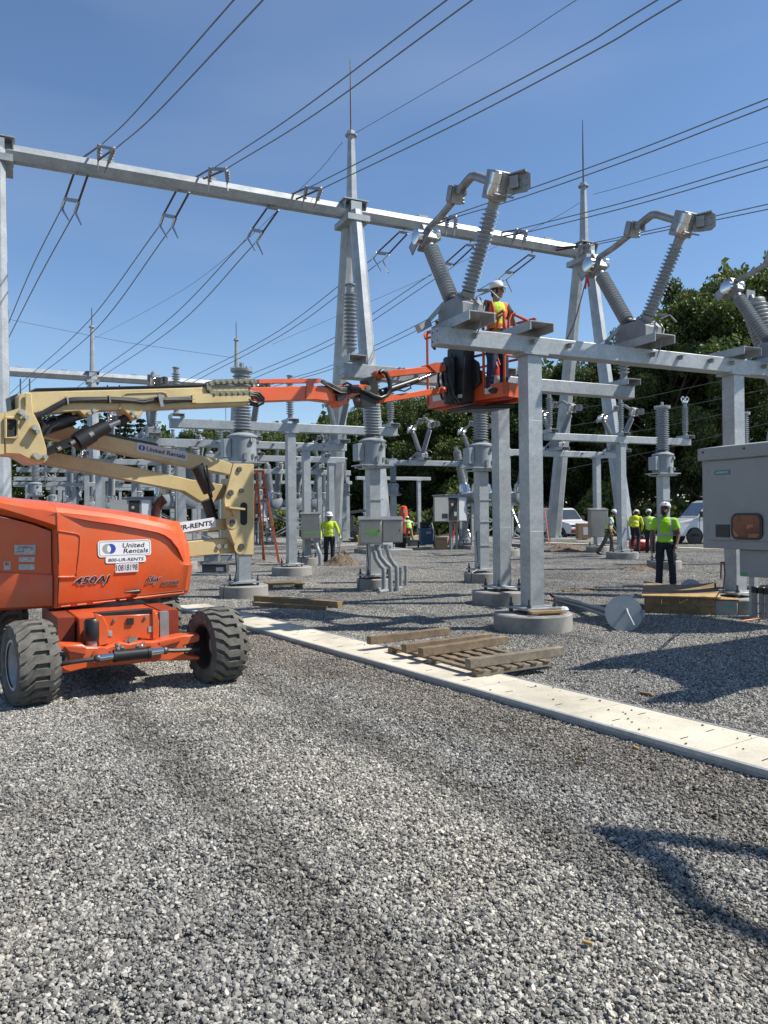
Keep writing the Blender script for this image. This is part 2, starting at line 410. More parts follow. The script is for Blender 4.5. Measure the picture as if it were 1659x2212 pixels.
# ------------------------------------------------------------------ ground
def gravel_material(name, fine):
    mt, nt, bs = newmat(name)
    gm = nt.nodes.new('ShaderNodeNewGeometry'); pos = gm.outputs['Position']
    big = noise(nt, .35, 5, .6, pos); brown = noise(nt, .8, 5, .65, pos)
    if fine:                                            # ground sheet: many-stone texture
        vo = nt.nodes.new('ShaderNodeTexVoronoi'); vo.inputs['Scale'].default_value = 42; nt.links.new(pos, vo.inputs['Vector'])
        sp = nt.nodes.new('ShaderNodeSeparateColor'); nt.links.new(vo.outputs['Color'], sp.inputs[0]); val = sp.outputs[0]
        bump(nt, bs, vo.outputs['Distance'], .9, .03)
    else:
        a = nt.nodes.new('ShaderNodeAttribute'); a.attribute_name = 'shade'; val = a.outputs['Fac']
    r = ramp(nt, [(0, (.072, .070, .066)), (.3, (.158, .153, .142)), (.62, (.255, .244, .221)), (.86, (.355, .338, .30)), (1, (.48, .455, .40))])
    nt.links.new(val, r.inputs[0])
    rb = ramp(nt, [(.32, (.68, .68, .69)), (.5, (1, 1, .99)), (.68, (1.25, 1.22, 1.16))]); nt.links.new(big.outputs['Fac'], rb.inputs[0])
    c = mixc(nt, 1.0, r.outputs[0], rb.outputs[0], 'MULTIPLY')
    rw = ramp(nt, [(.52, (0, 0, 0)), (.75, (.4, .4, .4))]); nt.links.new(brown.outputs['Fac'], rw.inputs[0])
    c = mixc(nt, rw.outputs[0], c, (.75, .66, .54), 'MULTIPLY')
    # wear that lies on the ground: two wheel tracks and a soil band along the trench, as distances from straight lines
    def band(P0, P1, off, half, soft, wob):
        d = (P1 - P0); d.z = 0; d.normalize(); n_ = V((-d.y, d.x, 0)); k = P0.dot(n_) + off
        def mth(op, a, b):
            q = nt.nodes.new('ShaderNodeMath'); q.operation = op
            for i, z in ((0, a), (1, b)):
                if hasattr(z, 'is_output'): nt.links.new(z, q.inputs[i])
                else: q.inputs[i].default_value = z
            return q.outputs[0]
        dt = nt.nodes.new('ShaderNodeVectorMath'); dt.operation = 'DOT_PRODUCT'; nt.links.new(pos, dt.inputs[0]); dt.inputs[1].default_value = n_
        wn_ = noise(nt, 1.1, 4, .6, pos); x = mth('ADD', mth('SUBTRACT', dt.outputs['Value'], k), mth('MULTIPLY', mth('SUBTRACT', wn_.outputs['Fac'], .5), wob))
        mr = nt.nodes.new('ShaderNodeMapRange'); mr.interpolation_type = 'SMOOTHSTEP'; nt.links.new(mth('ABSOLUTE', x, 0.0), mr.inputs[0])
        mr.inputs[1].default_value = half; mr.inputs[2].default_value = half + soft; mr.inputs[3].default_value = 1; mr.inputs[4].default_value = 0; return mr.outputs[0]
    def scaled(o, k_):
        q = nt.nodes.new('ShaderNodeMath'); q.operation = 'MULTIPLY'; nt.links.new(o, q.inputs[0]); q.inputs[1].default_value = k_; return q.outputs[0]
    T0, T1 = gnd(610, 1500), gnd(1290, 1850)
    for off in (0, -1.45): c = mixc(nt, scaled(band(T0, T1, off, .06, .20, .45), .7), c, (.60, .58, .55), 'MULTIPLY')
    c = mixc(nt, scaled(band(T0, T1, -.72, .22, .5, .6), .5), c, (1.28, 1.25, 1.18), 'MULTIPLY')
    c = mixc(nt, scaled(band(gnd(528, 1350), gnd(1656, 1663), -.55, .2, .8, 1.2), .6), c, (.68, .61, .53), 'MULTIPLY')
    nt.links.new(c, bs.inputs['Base Color']); bs.inputs['Roughness'].default_value = .85
    if not fine: bump(nt, bs, noise(nt, 70, 4, .6, pos).outputs['Fac'], .3, .004)
    return mt
GMAT = gravel_material('crushed stone', False); GSHEET = gravel_material('crushed stone bed', True)
g = MB()
g.add([(-600, -200, 0), (600, -200, 0), (600, 900, 0), (-600, 900, 0)], [(0, 1, 2, 3)])
go = g.build('gravel_ground', GSHEET); go['kind'] = 'structure'

def gravel_nodes():
    ng = bpy.data.node_groups.new('gravel_scatter', 'GeometryNodeTree')
    ng.interface.new_socket('Geometry', in_out='INPUT', socket_type='NodeSocketGeometry')
    ng.interface.new_socket('Geometry', in_out='OUTPUT', socket_type='NodeSocketGeometry')
    N, L = ng.nodes, ng.links
    gi, go_ = N.new('NodeGroupInput'), N.new('NodeGroupOutput')
    def rv(lo, hi, seed, typ='FLOAT'):
        n = N.new('FunctionNodeRandomValue'); n.data_type = typ
        ins = [s for s in n.inputs if s.enabled]
        ins[0].default_value = lo; ins[1].default_value = hi
        [s for s in n.inputs if s.name == 'Seed'][0].default_value = seed
        return [s for s in n.outputs if s.enabled][0]
    rocks = N.new('GeometryNodeJoinGeometry')
    for k in range(6):
        ico = N.new('GeometryNodeMeshIcoSphere'); ico.inputs['Radius'].default_value = 1; ico.inputs['Subdivisions'].default_value = 2 if k % 3 == 0 else 1
        sp = N.new('GeometryNodeSetPosition'); L.new(ico.outputs['Mesh'], sp.inputs['Geometry'])
        ps = N.new('GeometryNodeInputPosition')
        ad = N.new('ShaderNodeVectorMath'); ad.operation = 'ADD'; ad.inputs[1].default_value = (k * 7.3, k * 3.1, k * 5.7); L.new(ps.outputs[0], ad.inputs[0])
        vo = N.new('ShaderNodeTexVoronoi'); vo.inputs['Scale'].default_value = .95; L.new(ad.outputs[0], vo.inputs['Vector'])
        ml = N.new('ShaderNodeMath'); ml.operation = 'MULTIPLY_ADD'; L.new(vo.outputs['Distance'], ml.inputs[0]); ml.inputs[1].default_value = -1.15; ml.inputs[2].default_value = 1.5
        sc = N.new('ShaderNodeVectorMath'); sc.operation = 'SCALE'; L.new(ps.outputs[0], sc.inputs[0]); L.new(ml.outputs[0], sc.inputs['Scale'])
        m2 = N.new('ShaderNodeVectorMath'); m2.operation = 'MULTIPLY'; m2.inputs[1].default_value = (1.15, .85 - .05 * (k % 3), .55 + .08 * (k % 3)); L.new(sc.outputs[0], m2.inputs[0])
        L.new(m2.outputs[0], sp.inputs['Position'])
        ss = N.new('GeometryNodeSetShadeSmooth'); ss.inputs['Shade Smooth'].default_value = False; L.new(sp.outputs[0], ss.inputs[0])
        ti = N.new('GeometryNodeGeometryToInstance'); L.new(ss.outputs[0], ti.inputs[0]); L.new(ti.outputs[0], rocks.inputs[0])
    clusters = N.new('GeometryNodeJoinGeometry')
    for c in range(4):
        gr = N.new('GeometryNodeMeshGrid')
        for nme, val in (('Size X', .62), ('Size Y', .62), ('Vertices X', 2), ('Vertices Y', 2)): gr.inputs[nme].default_value = val
        dp = N.new('GeometryNodeDistributePointsOnFaces'); L.new(gr.outputs['Mesh'], dp.inputs['Mesh']); dp.inputs['Density'].default_value = 6200; dp.inputs['Seed'].default_value = 11 + c
        st = N.new('GeometryNodeSetPosition'); L.new(dp.outputs['Points'], st.inputs['Geometry'])
        L.new(rv((-.008, -.008, -.010), (.008, .008, .012), 30 + c, 'FLOAT_VECTOR'), st.inputs['Offset'])
        ip = N.new('GeometryNodeInstanceOnPoints'); L.new(st.outputs[0], ip.inputs['Points']); L.new(rocks.outputs[0], ip.inputs['Instance'])
        ip.inputs['Pick Instance'].default_value = True
        L.new(rv(0, 5, 40 + c, 'INT'), ip.inputs['Instance Index'])
        L.new(rv((-.7, -.7, 0), (.7, .7, 6.28), 50 + c, 'FLOAT_VECTOR'), ip.inputs['Rotation'])
        pw = N.new('ShaderNodeMath'); pw.operation = 'POWER'; L.new(rv(0, 1, 60 + c), pw.inputs[0]); pw.inputs[1].default_value = 2.2
        ma = N.new('ShaderNodeMath'); ma.operation = 'MULTIPLY_ADD'; L.new(pw.outputs[0], ma.inputs[0]); ma.inputs[1].default_value = .0125; ma.inputs[2].default_value = .0042
        L.new(ma.outputs[0], ip.inputs['Scale'])
        sa = N.new('GeometryNodeStoreNamedAttribute'); sa.domain = 'INSTANCE'; sa.data_type = 'FLOAT'; sa.inputs['Name'].default_value = 'shade'
        L.new(ip.outputs[0], sa.inputs['Geometry']); 
        L.new(rv(0, 1, 70 + c), [s for s in sa.inputs if s.name == 'Value' and s.enabled][0])
        rl = N.new('GeometryNodeRealizeInstances'); L.new(sa.outputs[0], rl.inputs[0])
        ti = N.new('GeometryNodeGeometryToInstance'); L.new(rl.outputs[0], ti.inputs[0]); L.new(ti.outputs[0], clusters.inputs[0])
    mp = N.new('GeometryNodeMeshToPoints'); L.new(gi.outputs[0], mp.inputs[0])
    ip = N.new('GeometryNodeInstanceOnPoints'); L.new(mp.outputs[0], ip.inputs['Points']); L.new(clusters.outputs[0], ip.inputs['Instance'])
    ip.inputs['Pick Instance'].default_value = True
    L.new(rv(0, 3, 5, 'INT'), ip.inputs['Instance Index'])
    L.new(rv((0, 0, 0), (0, 0, 6.28), 6, 'FLOAT_VECTOR'), ip.inputs['Rotation'])
    sm = N.new('GeometryNodeSetMaterial'); L.new(ip.outputs[0], sm.inputs[0]); sm.inputs['Material'].default_value = GMAT
    L.new(sm.outputs[0], go_.inputs[0])
    return ng
pts = []
Y = 1.6
while Y < 46:
    hw = .56 * Y + 1.0; step = .40 if Y < 16 else .5
    X = -hw
    while X < hw:
        pts.append((X + rnd.uniform(-.1, .1), Y + rnd.uniform(-.1, .1), .009 + .004 * math.sin(X * 1.7 + Y) + .003 * math.sin(Y * 2.3 - X)))
        X += step
    Y += step
gm_ = bpy.data.meshes.new('gravel'); gm_.from_pydata(pts, [], []); gm_.materials.append(GMAT)
gravel = bpy.data.objects.new('gravel', gm_); col.objects.link(gravel)
tag(gravel, 'crushed grey stone spread over the whole yard', 'gravel', kind='stuff')
mod = gravel.modifiers.new('scatter', 'NODES'); mod.node_group = gravel_nodes()

# ------------------------------------------------------------------ cable trench cover (walkway) across the yard
TZ = .078
n0, n1 = gnd(528, 1350, TZ), gnd(1656, 1663, TZ)
f0, f1 = gnd(500, 1316, TZ), gnd(1656, 1589.6, TZ)
td = (n1 - n0).normalized(); tw = V((-td.y, td.x, 0))
wA = (f0 - n0).dot(tw); wB = (f1 - n1).dot(tw)
L0, L1 = -3.2, (n1 - n0).length + 3.5
LT = (n1 - n0).length
def trp(s, k, z):                                   # s along, k 0 near edge .. 1 far edge
    w = wB + (wA - wB) * max(0, min(1.3, 1 - s / LT)); return V((0, 0, z)) + V((n0.x, n0.y, 0)) + td * s + tw * (w * k)
path = MB().prism([trp(L0, 0.03, TZ), trp(L1, 0.03, TZ), trp(L1, .97, TZ), trp(L0, .97, TZ)], (0, 0, -.08)).build('concrete_path', CONC_TOP)
path['kind'] = 'structure'
mb = MB()
for k0, k1 in ((-.035, .027), (.973, 1.02)):
    mb.prism([trp(L0, k0, TZ - .03), trp(L1, k0, TZ - .03), trp(L1, k1, TZ - .03), trp(L0, k1, TZ - .03)], (0, 0, -.3))
o = mb.build('curb', CONC_SIDE, path)
mb = MB()
for k0, k1 in ((-.03, .026), (.974, 1.012)):
    mb.prism([trp(L0, k0, TZ + .004), trp(L1, k0, TZ + .004), trp(L1, k1, TZ + .004), trp(L0, k1, TZ + .004)], (0, 0, -.033))
mb.build('edge_angle', GALV, path)
mb = MB(); s = L0 + .2; seam = MB(); k = 0
while s < L1:
    for kk in (.27, .72):
        a = trp(s, kk, TZ + .001); mb.obox(a, td * .005, tw * .045, Z * .001)
    if k % 2: 
        a, b = trp(s + .3, .03, TZ), trp(s + .3, .97, TZ); seam.bar(a, b, .006, .003)
    s += .62; k += 1
mb.build('lifting_slots', DARKIN, path); seam.build('panel_seam', CONC_SIDE, path)
mb = MB(); r2 = random.Random(5)
for i in range(34):
    s = L1 - 3.2 - abs(r2.gauss(0, 1.5)); kk = min(.95, max(.06, r2.betavariate(1.4, 1.0))); q = r2.uniform(.004, .011)
    mb.ball(trp(s, kk, TZ + q * .6), (q * r2.uniform(.8, 1.4), q, q * .7), 6)
for i in range(14):
    s = r2.uniform(0, L1 - 2); q = r2.uniform(.004, .011)
    mb.ball(trp(s, r2.uniform(.08, .92), TZ + q * .6), (q * r2.uniform(.8, 1.4), q, q * .7), 6)
o = mb.build('loose_stones', mk('dark loose stones', (.16, .16, .15), .9, 0, .4, 30), smooth=0)
tag(o, 'loose dark stones kicked onto the pale trench cover', 'stones', kind='stuff')
# far concrete strip by the vehicles
a, b = gnd(1180, 1172, .05), gnd(1690, 1191, .05)
o = MB().prism([a, b, b + V((.1, .9, 0)), a + V((.1, .9, 0))], (0, 0, -.1)).build('concrete_kerb', CONC_TOP); o['kind'] = 'structure'
a, b = gnd(560, 1170, .05), gnd(1000, 1166, .05)
o = MB().prism([a, b, b + V((0, .8, 0)), a + V((0, .8, 0))], (0, 0, -.1)).build('concrete_kerb', CONC_TOP); o['kind'] = 'structure'

def mound(name, px, py, w, h, label, group=None, seed=1, depth=None):
    P = gnd(px, py); r = random.Random(seed); mb = MB(); N = 18
    D = w * .8 if depth is None else depth
    ph = [r.uniform(0, 6) for _ in range(6)]
    def hh(x, y):
        d = math.sqrt(x * x + y * y)
        b = max(0, 1 - d) ** 1.3
        return h * b * (1 + .25 * math.sin(7 * x + ph[0]) * math.cos(6 * y + ph[1]) + .18 * math.sin(17 * x + ph[2]) * math.sin(15 * y + ph[3])) + r.uniform(0, .012) * b - .004
    vs_ = [(w / 2 * (2 * i / N - 1), D / 2 * (2 * j / N - 1), hh(2 * i / N - 1, 2 * j / N - 1)) for j in range(N + 1) for i in range(N + 1)]
    mb.add(vs_, [(j * (N + 1) + i, j * (N + 1) + i + 1, (j + 1) * (N + 1) + i + 1, (j + 1) * (N + 1) + i) for j in range(N) for i in range(N)])
    for i in range(60):
        a, d = r.uniform(0, 6.28), r.random() ** .5 * .9; q = r.uniform(.01, .035)
        x, y = d * math.cos(a), d * math.sin(a)
        mb.ball((x * w / 2, y * D / 2, hh(x, y) + q * .3), (q, q, q * .7), 6)
    o = mb.build(name, DIRT, smooth=0); o.location = P; tag(o, label, 'dirt pile', group); return o
DIRT = mk('dug earth', (.17, .125, .085), .95, 0, .45, 9, bmp=.6)
mound('dirt_pile', 738, 1222, 1.5, .55, 'brown heap of dug earth beside the man with the shovel', 'heaps of dug earth', 2)
mound('dirt_pile', 1222, 1192, 2.6, .45, 'wide grey brown heap of earth near the leaning ladder on the right', 'heaps of dug earth', 3)
mound('dirt_pile', 1385, 1232, 2.2, .12, 'low flat scatter of earth behind the standing man in lime shirt', 'heaps of dug earth', 4)
mound('dirt_pile', 1250, 1278, 1.4, .06, 'very low patch of earth in the gravel right of the nearest column', 'heaps of dug earth', 5)
# ------------------------------------------------------------------ steel stands, footings, insulators, switches
def footing(P, r, h, label):
    n = MB(); n.lathe((0, 0, -.2), Z, [(r, 0), (r, .2 + h - .02), (r - .02, .2 + h)], 40)
    o = n.build('concrete_footing', CONC, smooth=30); o.location = (P[0], P[1], 0)
    return tag(o, label, 'footing', 'round concrete footings')
def ins_prof(rc, rs, z0, L, n):
    p = L / n; pr = [(rc, z0)]
    for i in range(n):
        z = z0 + i * p
        pr += [(rc, z + p * .08), (rs, z + p * .42), (rs * .985, z + p * .56), (rc, z + p * .80)]
    return pr + [(rc, z0 + L)]
def column_mb(a, h, z0):
    m = MB().box((0, 0, z0 + (h - z0) / 2), (a, a, h - z0))
    for k in (.30, .74): m.box((0, 0, z0 + (h - z0) * k), (a + .002, a + .002, .005))    # weld seams
    m.box((0, 0, z0 + .008), (a + .024, a + .024, .016)); return m
def base_plate_mb(s, z, bolts=True, a=.25):
    m = MB().box((0, 0, z), (s, s, .035))
    return m
def bolts_mb(s, zp, zt, z0):
    m = MB(); q = s / 2 - .06
    for i in (-1, 1):
        for j in (-1, 1):
            m.cyl((i * q, j * q, z0), (i * q, j * q, zt), .018, 8)
            m.cyl((i * q, j * q, zp + .018), (i * q, j * q, zp + .06), .034, 6); m.cyl((i * q, j * q, zp - .06), (i * q, j * q, zp - .018), .034, 6)
    return m
BOLTM = {}
def add_bolts(parent, x, y, s, zp):
    if 'm' not in BOLTM:
        m = MB().cyl((0, 0, -.12), (0, 0, .145), .018, 8); m.cyl((0, 0, .018), (0, 0, .06), .034, 6); m.cyl((0, 0, -.06), (0, 0, -.018), .034, 6); BOLTM['m'] = m.mesh('anchor_bolt', [BOLT])
    q = s / 2 - .06
    for i in (-1, 1):
        for j in (-1, 1):
            o = bpy.data.objects.new('anchor_bolt', BOLTM['m']); col.objects.link(o); o.parent = parent; o.location = (x + i * q, y + j * q, zp)
def add_column(root, x, y, h, a=.25, zf=.27, plate=.58, conc_r=.58):
    o = column_mb(a, h - .03, zf + .09).build('column', GALV, root, bevel=.012, segs=2); 
    for v in o.data.vertices: v.co.x += x; v.co.y += y
    p = base_plate_mb(plate, zf + .075).build('base_plate', GALV, o, bevel=.004)
    c = MB().box((0, 0, h - .015), (a * 1.75, a * 1.4, .03)).build('cap_plate', GALV, o)
    add_bolts(o, x, y, plate, zf + .075)
    for q in (p, c):
        for v in q.data.vertices: v.co.x += x; v.co.y += y
    return o
def channel_mb(x, z, ly, w=.36, h=.11, t=.012, y0=0):
    m = MB(); m.box((x, y0, z + h - t / 2), (w, ly, t))
    for s in (-1, 1): m.box((x + s * (w / 2 - t / 2), y0, z + (h - t) / 2), (t, ly, h - t))
    return m

# --- post insulator (shared)
PI_H = 1.30
def make_post(clamp=False):
    root = thing('post_insulator', 'x', 'insulator')
    channel_mb(0, 0, .62, .34, .12).build('mounting_channel', GALV, root)
    m = MB().lathe((0, 0, .12), Z, [(.12, 0), (.12, .03), (.075, .05), (.07, .14)], 18)
    m.build('base_fitting', ALU, root)
    MB().lathe((0, 0, 0), Z, ins_prof(.062, .118, .26, 1.0, 15), 20).build('sheds', PORC, root, smooth=25)
    MB().lathe((0, 0, 1.26), Z, [(.07, 0), (.072, .12), (.10, .13), (.10, .15)], 18).build('top_cap', ALU, root)
    if clamp:
        c = MB(); 
        for s in (-1, 1):
            c.tube([(s * .11 + .085 * math.cos(q * .6283), 0, 1.56 + .085 * math.sin(q * .6283)) for q in range(11)], .026, 6, False)
        c.box((0, 0, 1.45), (.26, .06, .05)); c.build('bus_clamp', POLISH, root)
    return root
POST = make_post(); POSTC = make_post(True)
USED = {}
def use(proto, loc, rz, label, group):
    k = proto.name
    if k not in USED:
        USED[k] = 1; proto.location = loc; proto.rotation_euler = (0, 0, rz); proto['label'] = label; proto['group'] = group; return proto
    return place(proto, loc, rz, label, group)

CAST = mk('weathered grey casting', (.27, .285, .29), .5, .2, .2, 4, dirt=(.16, .16, .15), dirtamt=.4)
# --- V shaped disconnect switch; local x along the beam, y across it; sits on the beam top
def make_switch():
    root = thing('disconnect_switch', 'x', 'switch')
    m = channel_mb(0, .003, 1.05, .42, .13, .014, -.05); m.build('mounting_channel', GALV, root)
    b = MB()
    poly = [(-.34, .135), (.34, .135), (.34, .30), (.22, .42), (-.22, .42), (-.34, .30)]
    b.prism([(-.17, y, z) for y, z in poly], (.34, 0, 0)); b.build('gear_box', CAST, root, bevel=.006, smooth=20)
    fl = MB(); 
    fl.tube([(.20, .1, .32), (.20, -.05, .28), (.20, -.25, .34)], .02, 6); fl.ball((.18, -.02, .30), (.012, .055, .07), 10)
    for y in (-.3, -.1, .1, .3): fl.cyl((.16, y, .2), (.185, y, .2), .016, 6)
    fl.build('bolts', BOLT, root)
    for s in (1, -1):
        ax = V((0, s * math.sin(R_(33)), math.cos(R_(33)))); P = V((0, s * .17, .40))
        f = MB().lathe(P, ax, [(.165, 0), (.165, .03), (.10, .04), (.092, .12)], 20)
        for k in range(12):
            q = k * math.pi / 6; a = ax.orthogonal().normalized(); bb = ax.cross(a); c = P + (a * math.cos(q) + bb * math.sin(q)) * .14
            f.cyl(c - ax * .02, c + ax * .055, .013, 6)
        ins = MB().lathe(P, ax, ins_prof(.068, .118, .13, 1.10, 19), 24).build('insulator', PORC, root, smooth=25)
        f.build('flange', BOLT if s > 0 else ALU, ins)
        MB().lathe(P, ax, [(.072, 1.23), (.074, 1.32), (.095, 1.34), (.095, 1.37)], 18).build('top_fitting', ALU, ins)
    # far contact housing
    t1 = V((0, .17, .40)) + V((0, math.sin(R_(33)), math.cos(R_(33)))) * 1.44
    t2 = V((0, -.17, .40)) + V((0, -math.sin(R_(33)), math.cos(R_(33)))) * 1.44
    h = MB().obox(t1 + V((0, 0, .05)), (.105, 0, 0), V((0, .83, -.55)) * .105, V((0, .55, .83)) * .16)
    h.obox(t1 + V((0, .12, -.08)), (.08, 0, 0), V((0, .83, -.55)) * .08, V((0, .55, .83)) * .025)
    hs = h.build('contact_housing', ALU, root, bevel=.02, segs=2)
    MB().lathe(t1 + V((-.21, .025, .04)), (1, 0, 0), [(.08, 0), (.125, .016), (.125, .13), (.07, .15)], 24).build('drum', POLISH, hs)
    MB().lathe(t1 + V((.07, .0, .065)), (1, -.35, .25), [(.105, 0), (.112, .08), (.09, .135)], 20).build('drum', POLISH, hs)
    MB().obox(t1 + V((-.13, .21, -.05)), (.010, 0, 0), V((0, .83, -.55)) * .10, V((0, .55, .83)) * .095).build('terminal_pad', ALU, hs)
    # near hinge housing with its large pad
    h = MB().obox(t2 + V((0, 0, .09)), (.135, 0, 0), V((0, .9, .42)) * .105, V((0, -.42, .9)) * .18)
    h.obox(t2 + V((0, -.04, -.05)), (.16, 0, 0), V((0, .9, .42)) * .145, V((0, -.42, .9)) * .012)
    hs2 = h.build('hinge_housing', ALU, root, bevel=.02, segs=2)
    MB().lathe(t2 + V((-.115, -.105, .0)), V((0, -.42, .9)), [(.068, -.10), (.084, -.08), (.084, .04), (.078, .045), (.078, .053), (.084, .057), (.084, .18), (.068, .195)], 22).build('drum', POLISH, hs2)
    pb = MB(); q0 = t2 + V((.13, -.13, .08))
    pd_ = V((.62, -.78, 0)); pn_ = V((-.78, -.62, 0))
    pb.prism([q0 + pd_ * a + Z * b for a, b in ((-.05, -.12), (-.05, .12), (.08, .135), (.21, .135), (.27, .085), (.27, -.085), (.21, -.135), (.08, -.135))], pn_ * -.02)
    pb.prism([q0 + pd_ * a + Z * b for a, b in ((.0, .11), (.22, .13), (.22, .11), (.0, .09))], pn_ * .08); pb.obox(q0 + pd_ * .06 + pn_ * .055 + Z * .0, pd_ * .055, pn_ * .010, Z * .08)
    for a in (.14, .21):
        for b in (-.05, .05): pb.cyl(q0 + pd_ * a + Z * b, q0 + pd_ * a + Z * b + pn_ * .02, .014, 8)
    pb.build('terminal_pad', ALU, hs2)
    # blades: tube, joint block, tube with elbow
    J = V((0, .10, 1.97))
    MB().tube([t1 + V((0, -.03, .15)), t1.lerp(J, .5) + V((0, 0, .03)), J + V((0, .08, -.07))], .050, 12).build('blade', ALU, root)
    j = MB().obox(J, (.09, 0, 0), V((0, .9, .35)) * .08, V((0, -.35, .9)) * .12); j.obox(J + V((0, -.13, .03)), (.055, 0, 0), (0, .09, .04), (0, -.015, .055))
    j.obox(J + V((-.10, .0, .016)), (.010, 0, 0), V((0, .9, .35)) * .065, V((0, -.35, .9)) * .11)
    for k in range(5): j.lathe(J + V((.09, -.03, -.10 + k * .05)), (1, 0, 0), [(.024, 0), (.024, .04)], 8)
    for k in range(4): j.cyl(J + V((0, -.24, -.09)) + V((0, 0, k * .02)), J + V((0, -.24, -.078)) + V((0, 0, k * .02)), .04, 10)
    j.build('joint_block', ALU, root, bevel=.012)
    E = V((0, -.36, 2.06))
    MB().tube([J + V((0, -.16, .03)), E + V((0, .10, -.012)), E + V((0, .02, .0)), E + V((0, -.08, -.03)), t2 + V((0, .08, .17))], .062, 14).build('blade', ALU, root)
    # counterbalance arm beside the box and the linkage
    a = MB().bar((-.12, .24, .44), (-.32, .38, .18), .025, .06); a.obox((-.37, .42, .12), (.085, 0, .05), (0, .07, 0), (.025, 0, -.05)); a.build('operating_arm', GALV, root)
    l = MB().tube([(.1, -.38, .42), (.22, -.46, .47), (.26, -.48, .42), (.32, -.50, .36)], .012, 6); l.tube([(.12, -.33, .40), (.14, -.42, .25), (.05, -.42, -.05), (.0, -.40, -.2)], .010, 6)
    l.bar((.1, -.3, .50), (.22, -.42, .49), .04, .03); l.build('linkage', ALU, root)
    return root
SW = make_switch()

def stand(name, P, half, cols, zt, label, group, h=.25, zf=.27, brackets=(), cat='steel stand'):
    """beam along the yard's u axis centred at P with columns at offsets cols"""
    root = thing(name, label, cat, (P[0], P[1], 0), GA, group)
    l0, l1 = half
    m = MB().box(((l0 + l1) / 2, 0, zt - h / 2), (l1 - l0, .25, h))
    bo = m.build('beam', GALV, root, bevel=.012, segs=2)
    for e, s in ((l0, -1), (l1, 1)):
        for y in (-.07, .07):
            for z in (.06, h - .06): MB().box((e + s * .001, y, zt - z), (.004, .022, .022)).build('bolt_hole', DARKIN, bo)
    for c in cols: add_column(root, c, 0, zt - h, zf=zf)
    for b in brackets:
        k = MB().box((b, -.125 - .05, zt - .07), (.09, .10, .008)); k.box((b, -.125 - .045, zt - .105), (.008, .08, .06)); k.build('bracket', GALV, bo)
    return root
def W(P, u, v=0, z=0): return V((P[0], P[1], 0)) + GU * u + GV * v + Z * z

# near switch stand (beam A)
PA = V((xat(1148, 11.5), 11.5, 0))
stand('switch_stand', PA, (-1.62, 6.6), (0, 4.3), 4.37, 'near grey steel stand on two columns carrying the large switches', 'switch stands', brackets=(-1.05, -.05, .62, 2.3, 2.9, 3.6, 4.1, 4.9))
footing(PA, .58, .27, 'largest round footing in front, with fresh wood scraps on top')
footing(W(PA, 4.3), .60, .27, 'round footing behind the wooden cover box at right')
SWG = 'V shaped disconnect switches'
use(SW, W(PA, -1.2, 0, 4.372), GA, 'nearest disconnect switch, its V insulators beside the orange lift platform', SWG)
use(SW, W(PA, 2.14, 0, 4.372), GA, 'large disconnect switch right of the lift platform, with trees behind it', SWG)
use(SW, W(PA, 5.48, 0, 4.372), GA, 'large disconnect switch cut by the right edge, half seen against trees', SWG)
o = channel_mb(0, 0, .8, .42, .13, .014).build('mounting_channel', GALV); o.location = W(PA, -.1, -.05, 4.374); o.rotation_euler = (0, 0, GA)
tag(o, 'empty steel channel lying across the near beam right of the platform', 'channel', 'loose mounting channels')
o2 = o.copy(); col.objects.link(o2); o2.location = W(PA, 4.25, -.05, 4.374); o2['label'] = 'empty steel channel on the near beam above its second column'

# T stands with three post insulators
TG = 'three insulator stands'; PG = 'post insulators'
def tstand(px, Y, ztop, name3, label, flabel, posts=(-3.27, 0, 3.27), zf=.27, clamps=(), half=3.45):
    P = V((xat(px, Y), Y, 0))
    stand('insulator_stand', P, (-half, half), (0,), ztop, label, TG, zf=zf)
    footing(P, .58, zf, flabel)
    for i, u in enumerate(posts):
        use(POSTC if i in clamps else POST, W(P, u, 0, ztop + .002), GA, name3[i], PG)
    return P
tstand(1083, 14.85, 4.39, ['tall post insulator standing on the left beam end above the orange boom', 'post insulator hidden behind the near switch and platform', 'post insulator rising behind the near beam under the second switch'],
       'grey T shaped stand whose column stands right behind the nearest column', 'round footing second from front, behind the nearest footing', posts=(-3.12, 0, 3.12), half=3.3)
tstand(629, 22.5, 4.44, ['post insulator on the left beam end above the cream boom tail', 'post insulator seen just under the orange fly boom', 'post insulator on the right end of the stand left of the platform'],
       'grey T shaped stand right of the orange ladder', 'round footing left of the man in yellow shirt')
tstand(1343, 28.6, 4.57, ['post insulator on left end of the right hand T stand', 'post insulator at middle of the right hand T stand', 'post insulator with two ring clamps on the right beam end'],
       'grey T shaped stand where three men work at its foot', 'round footing where the crouching men work', clamps=(2,))

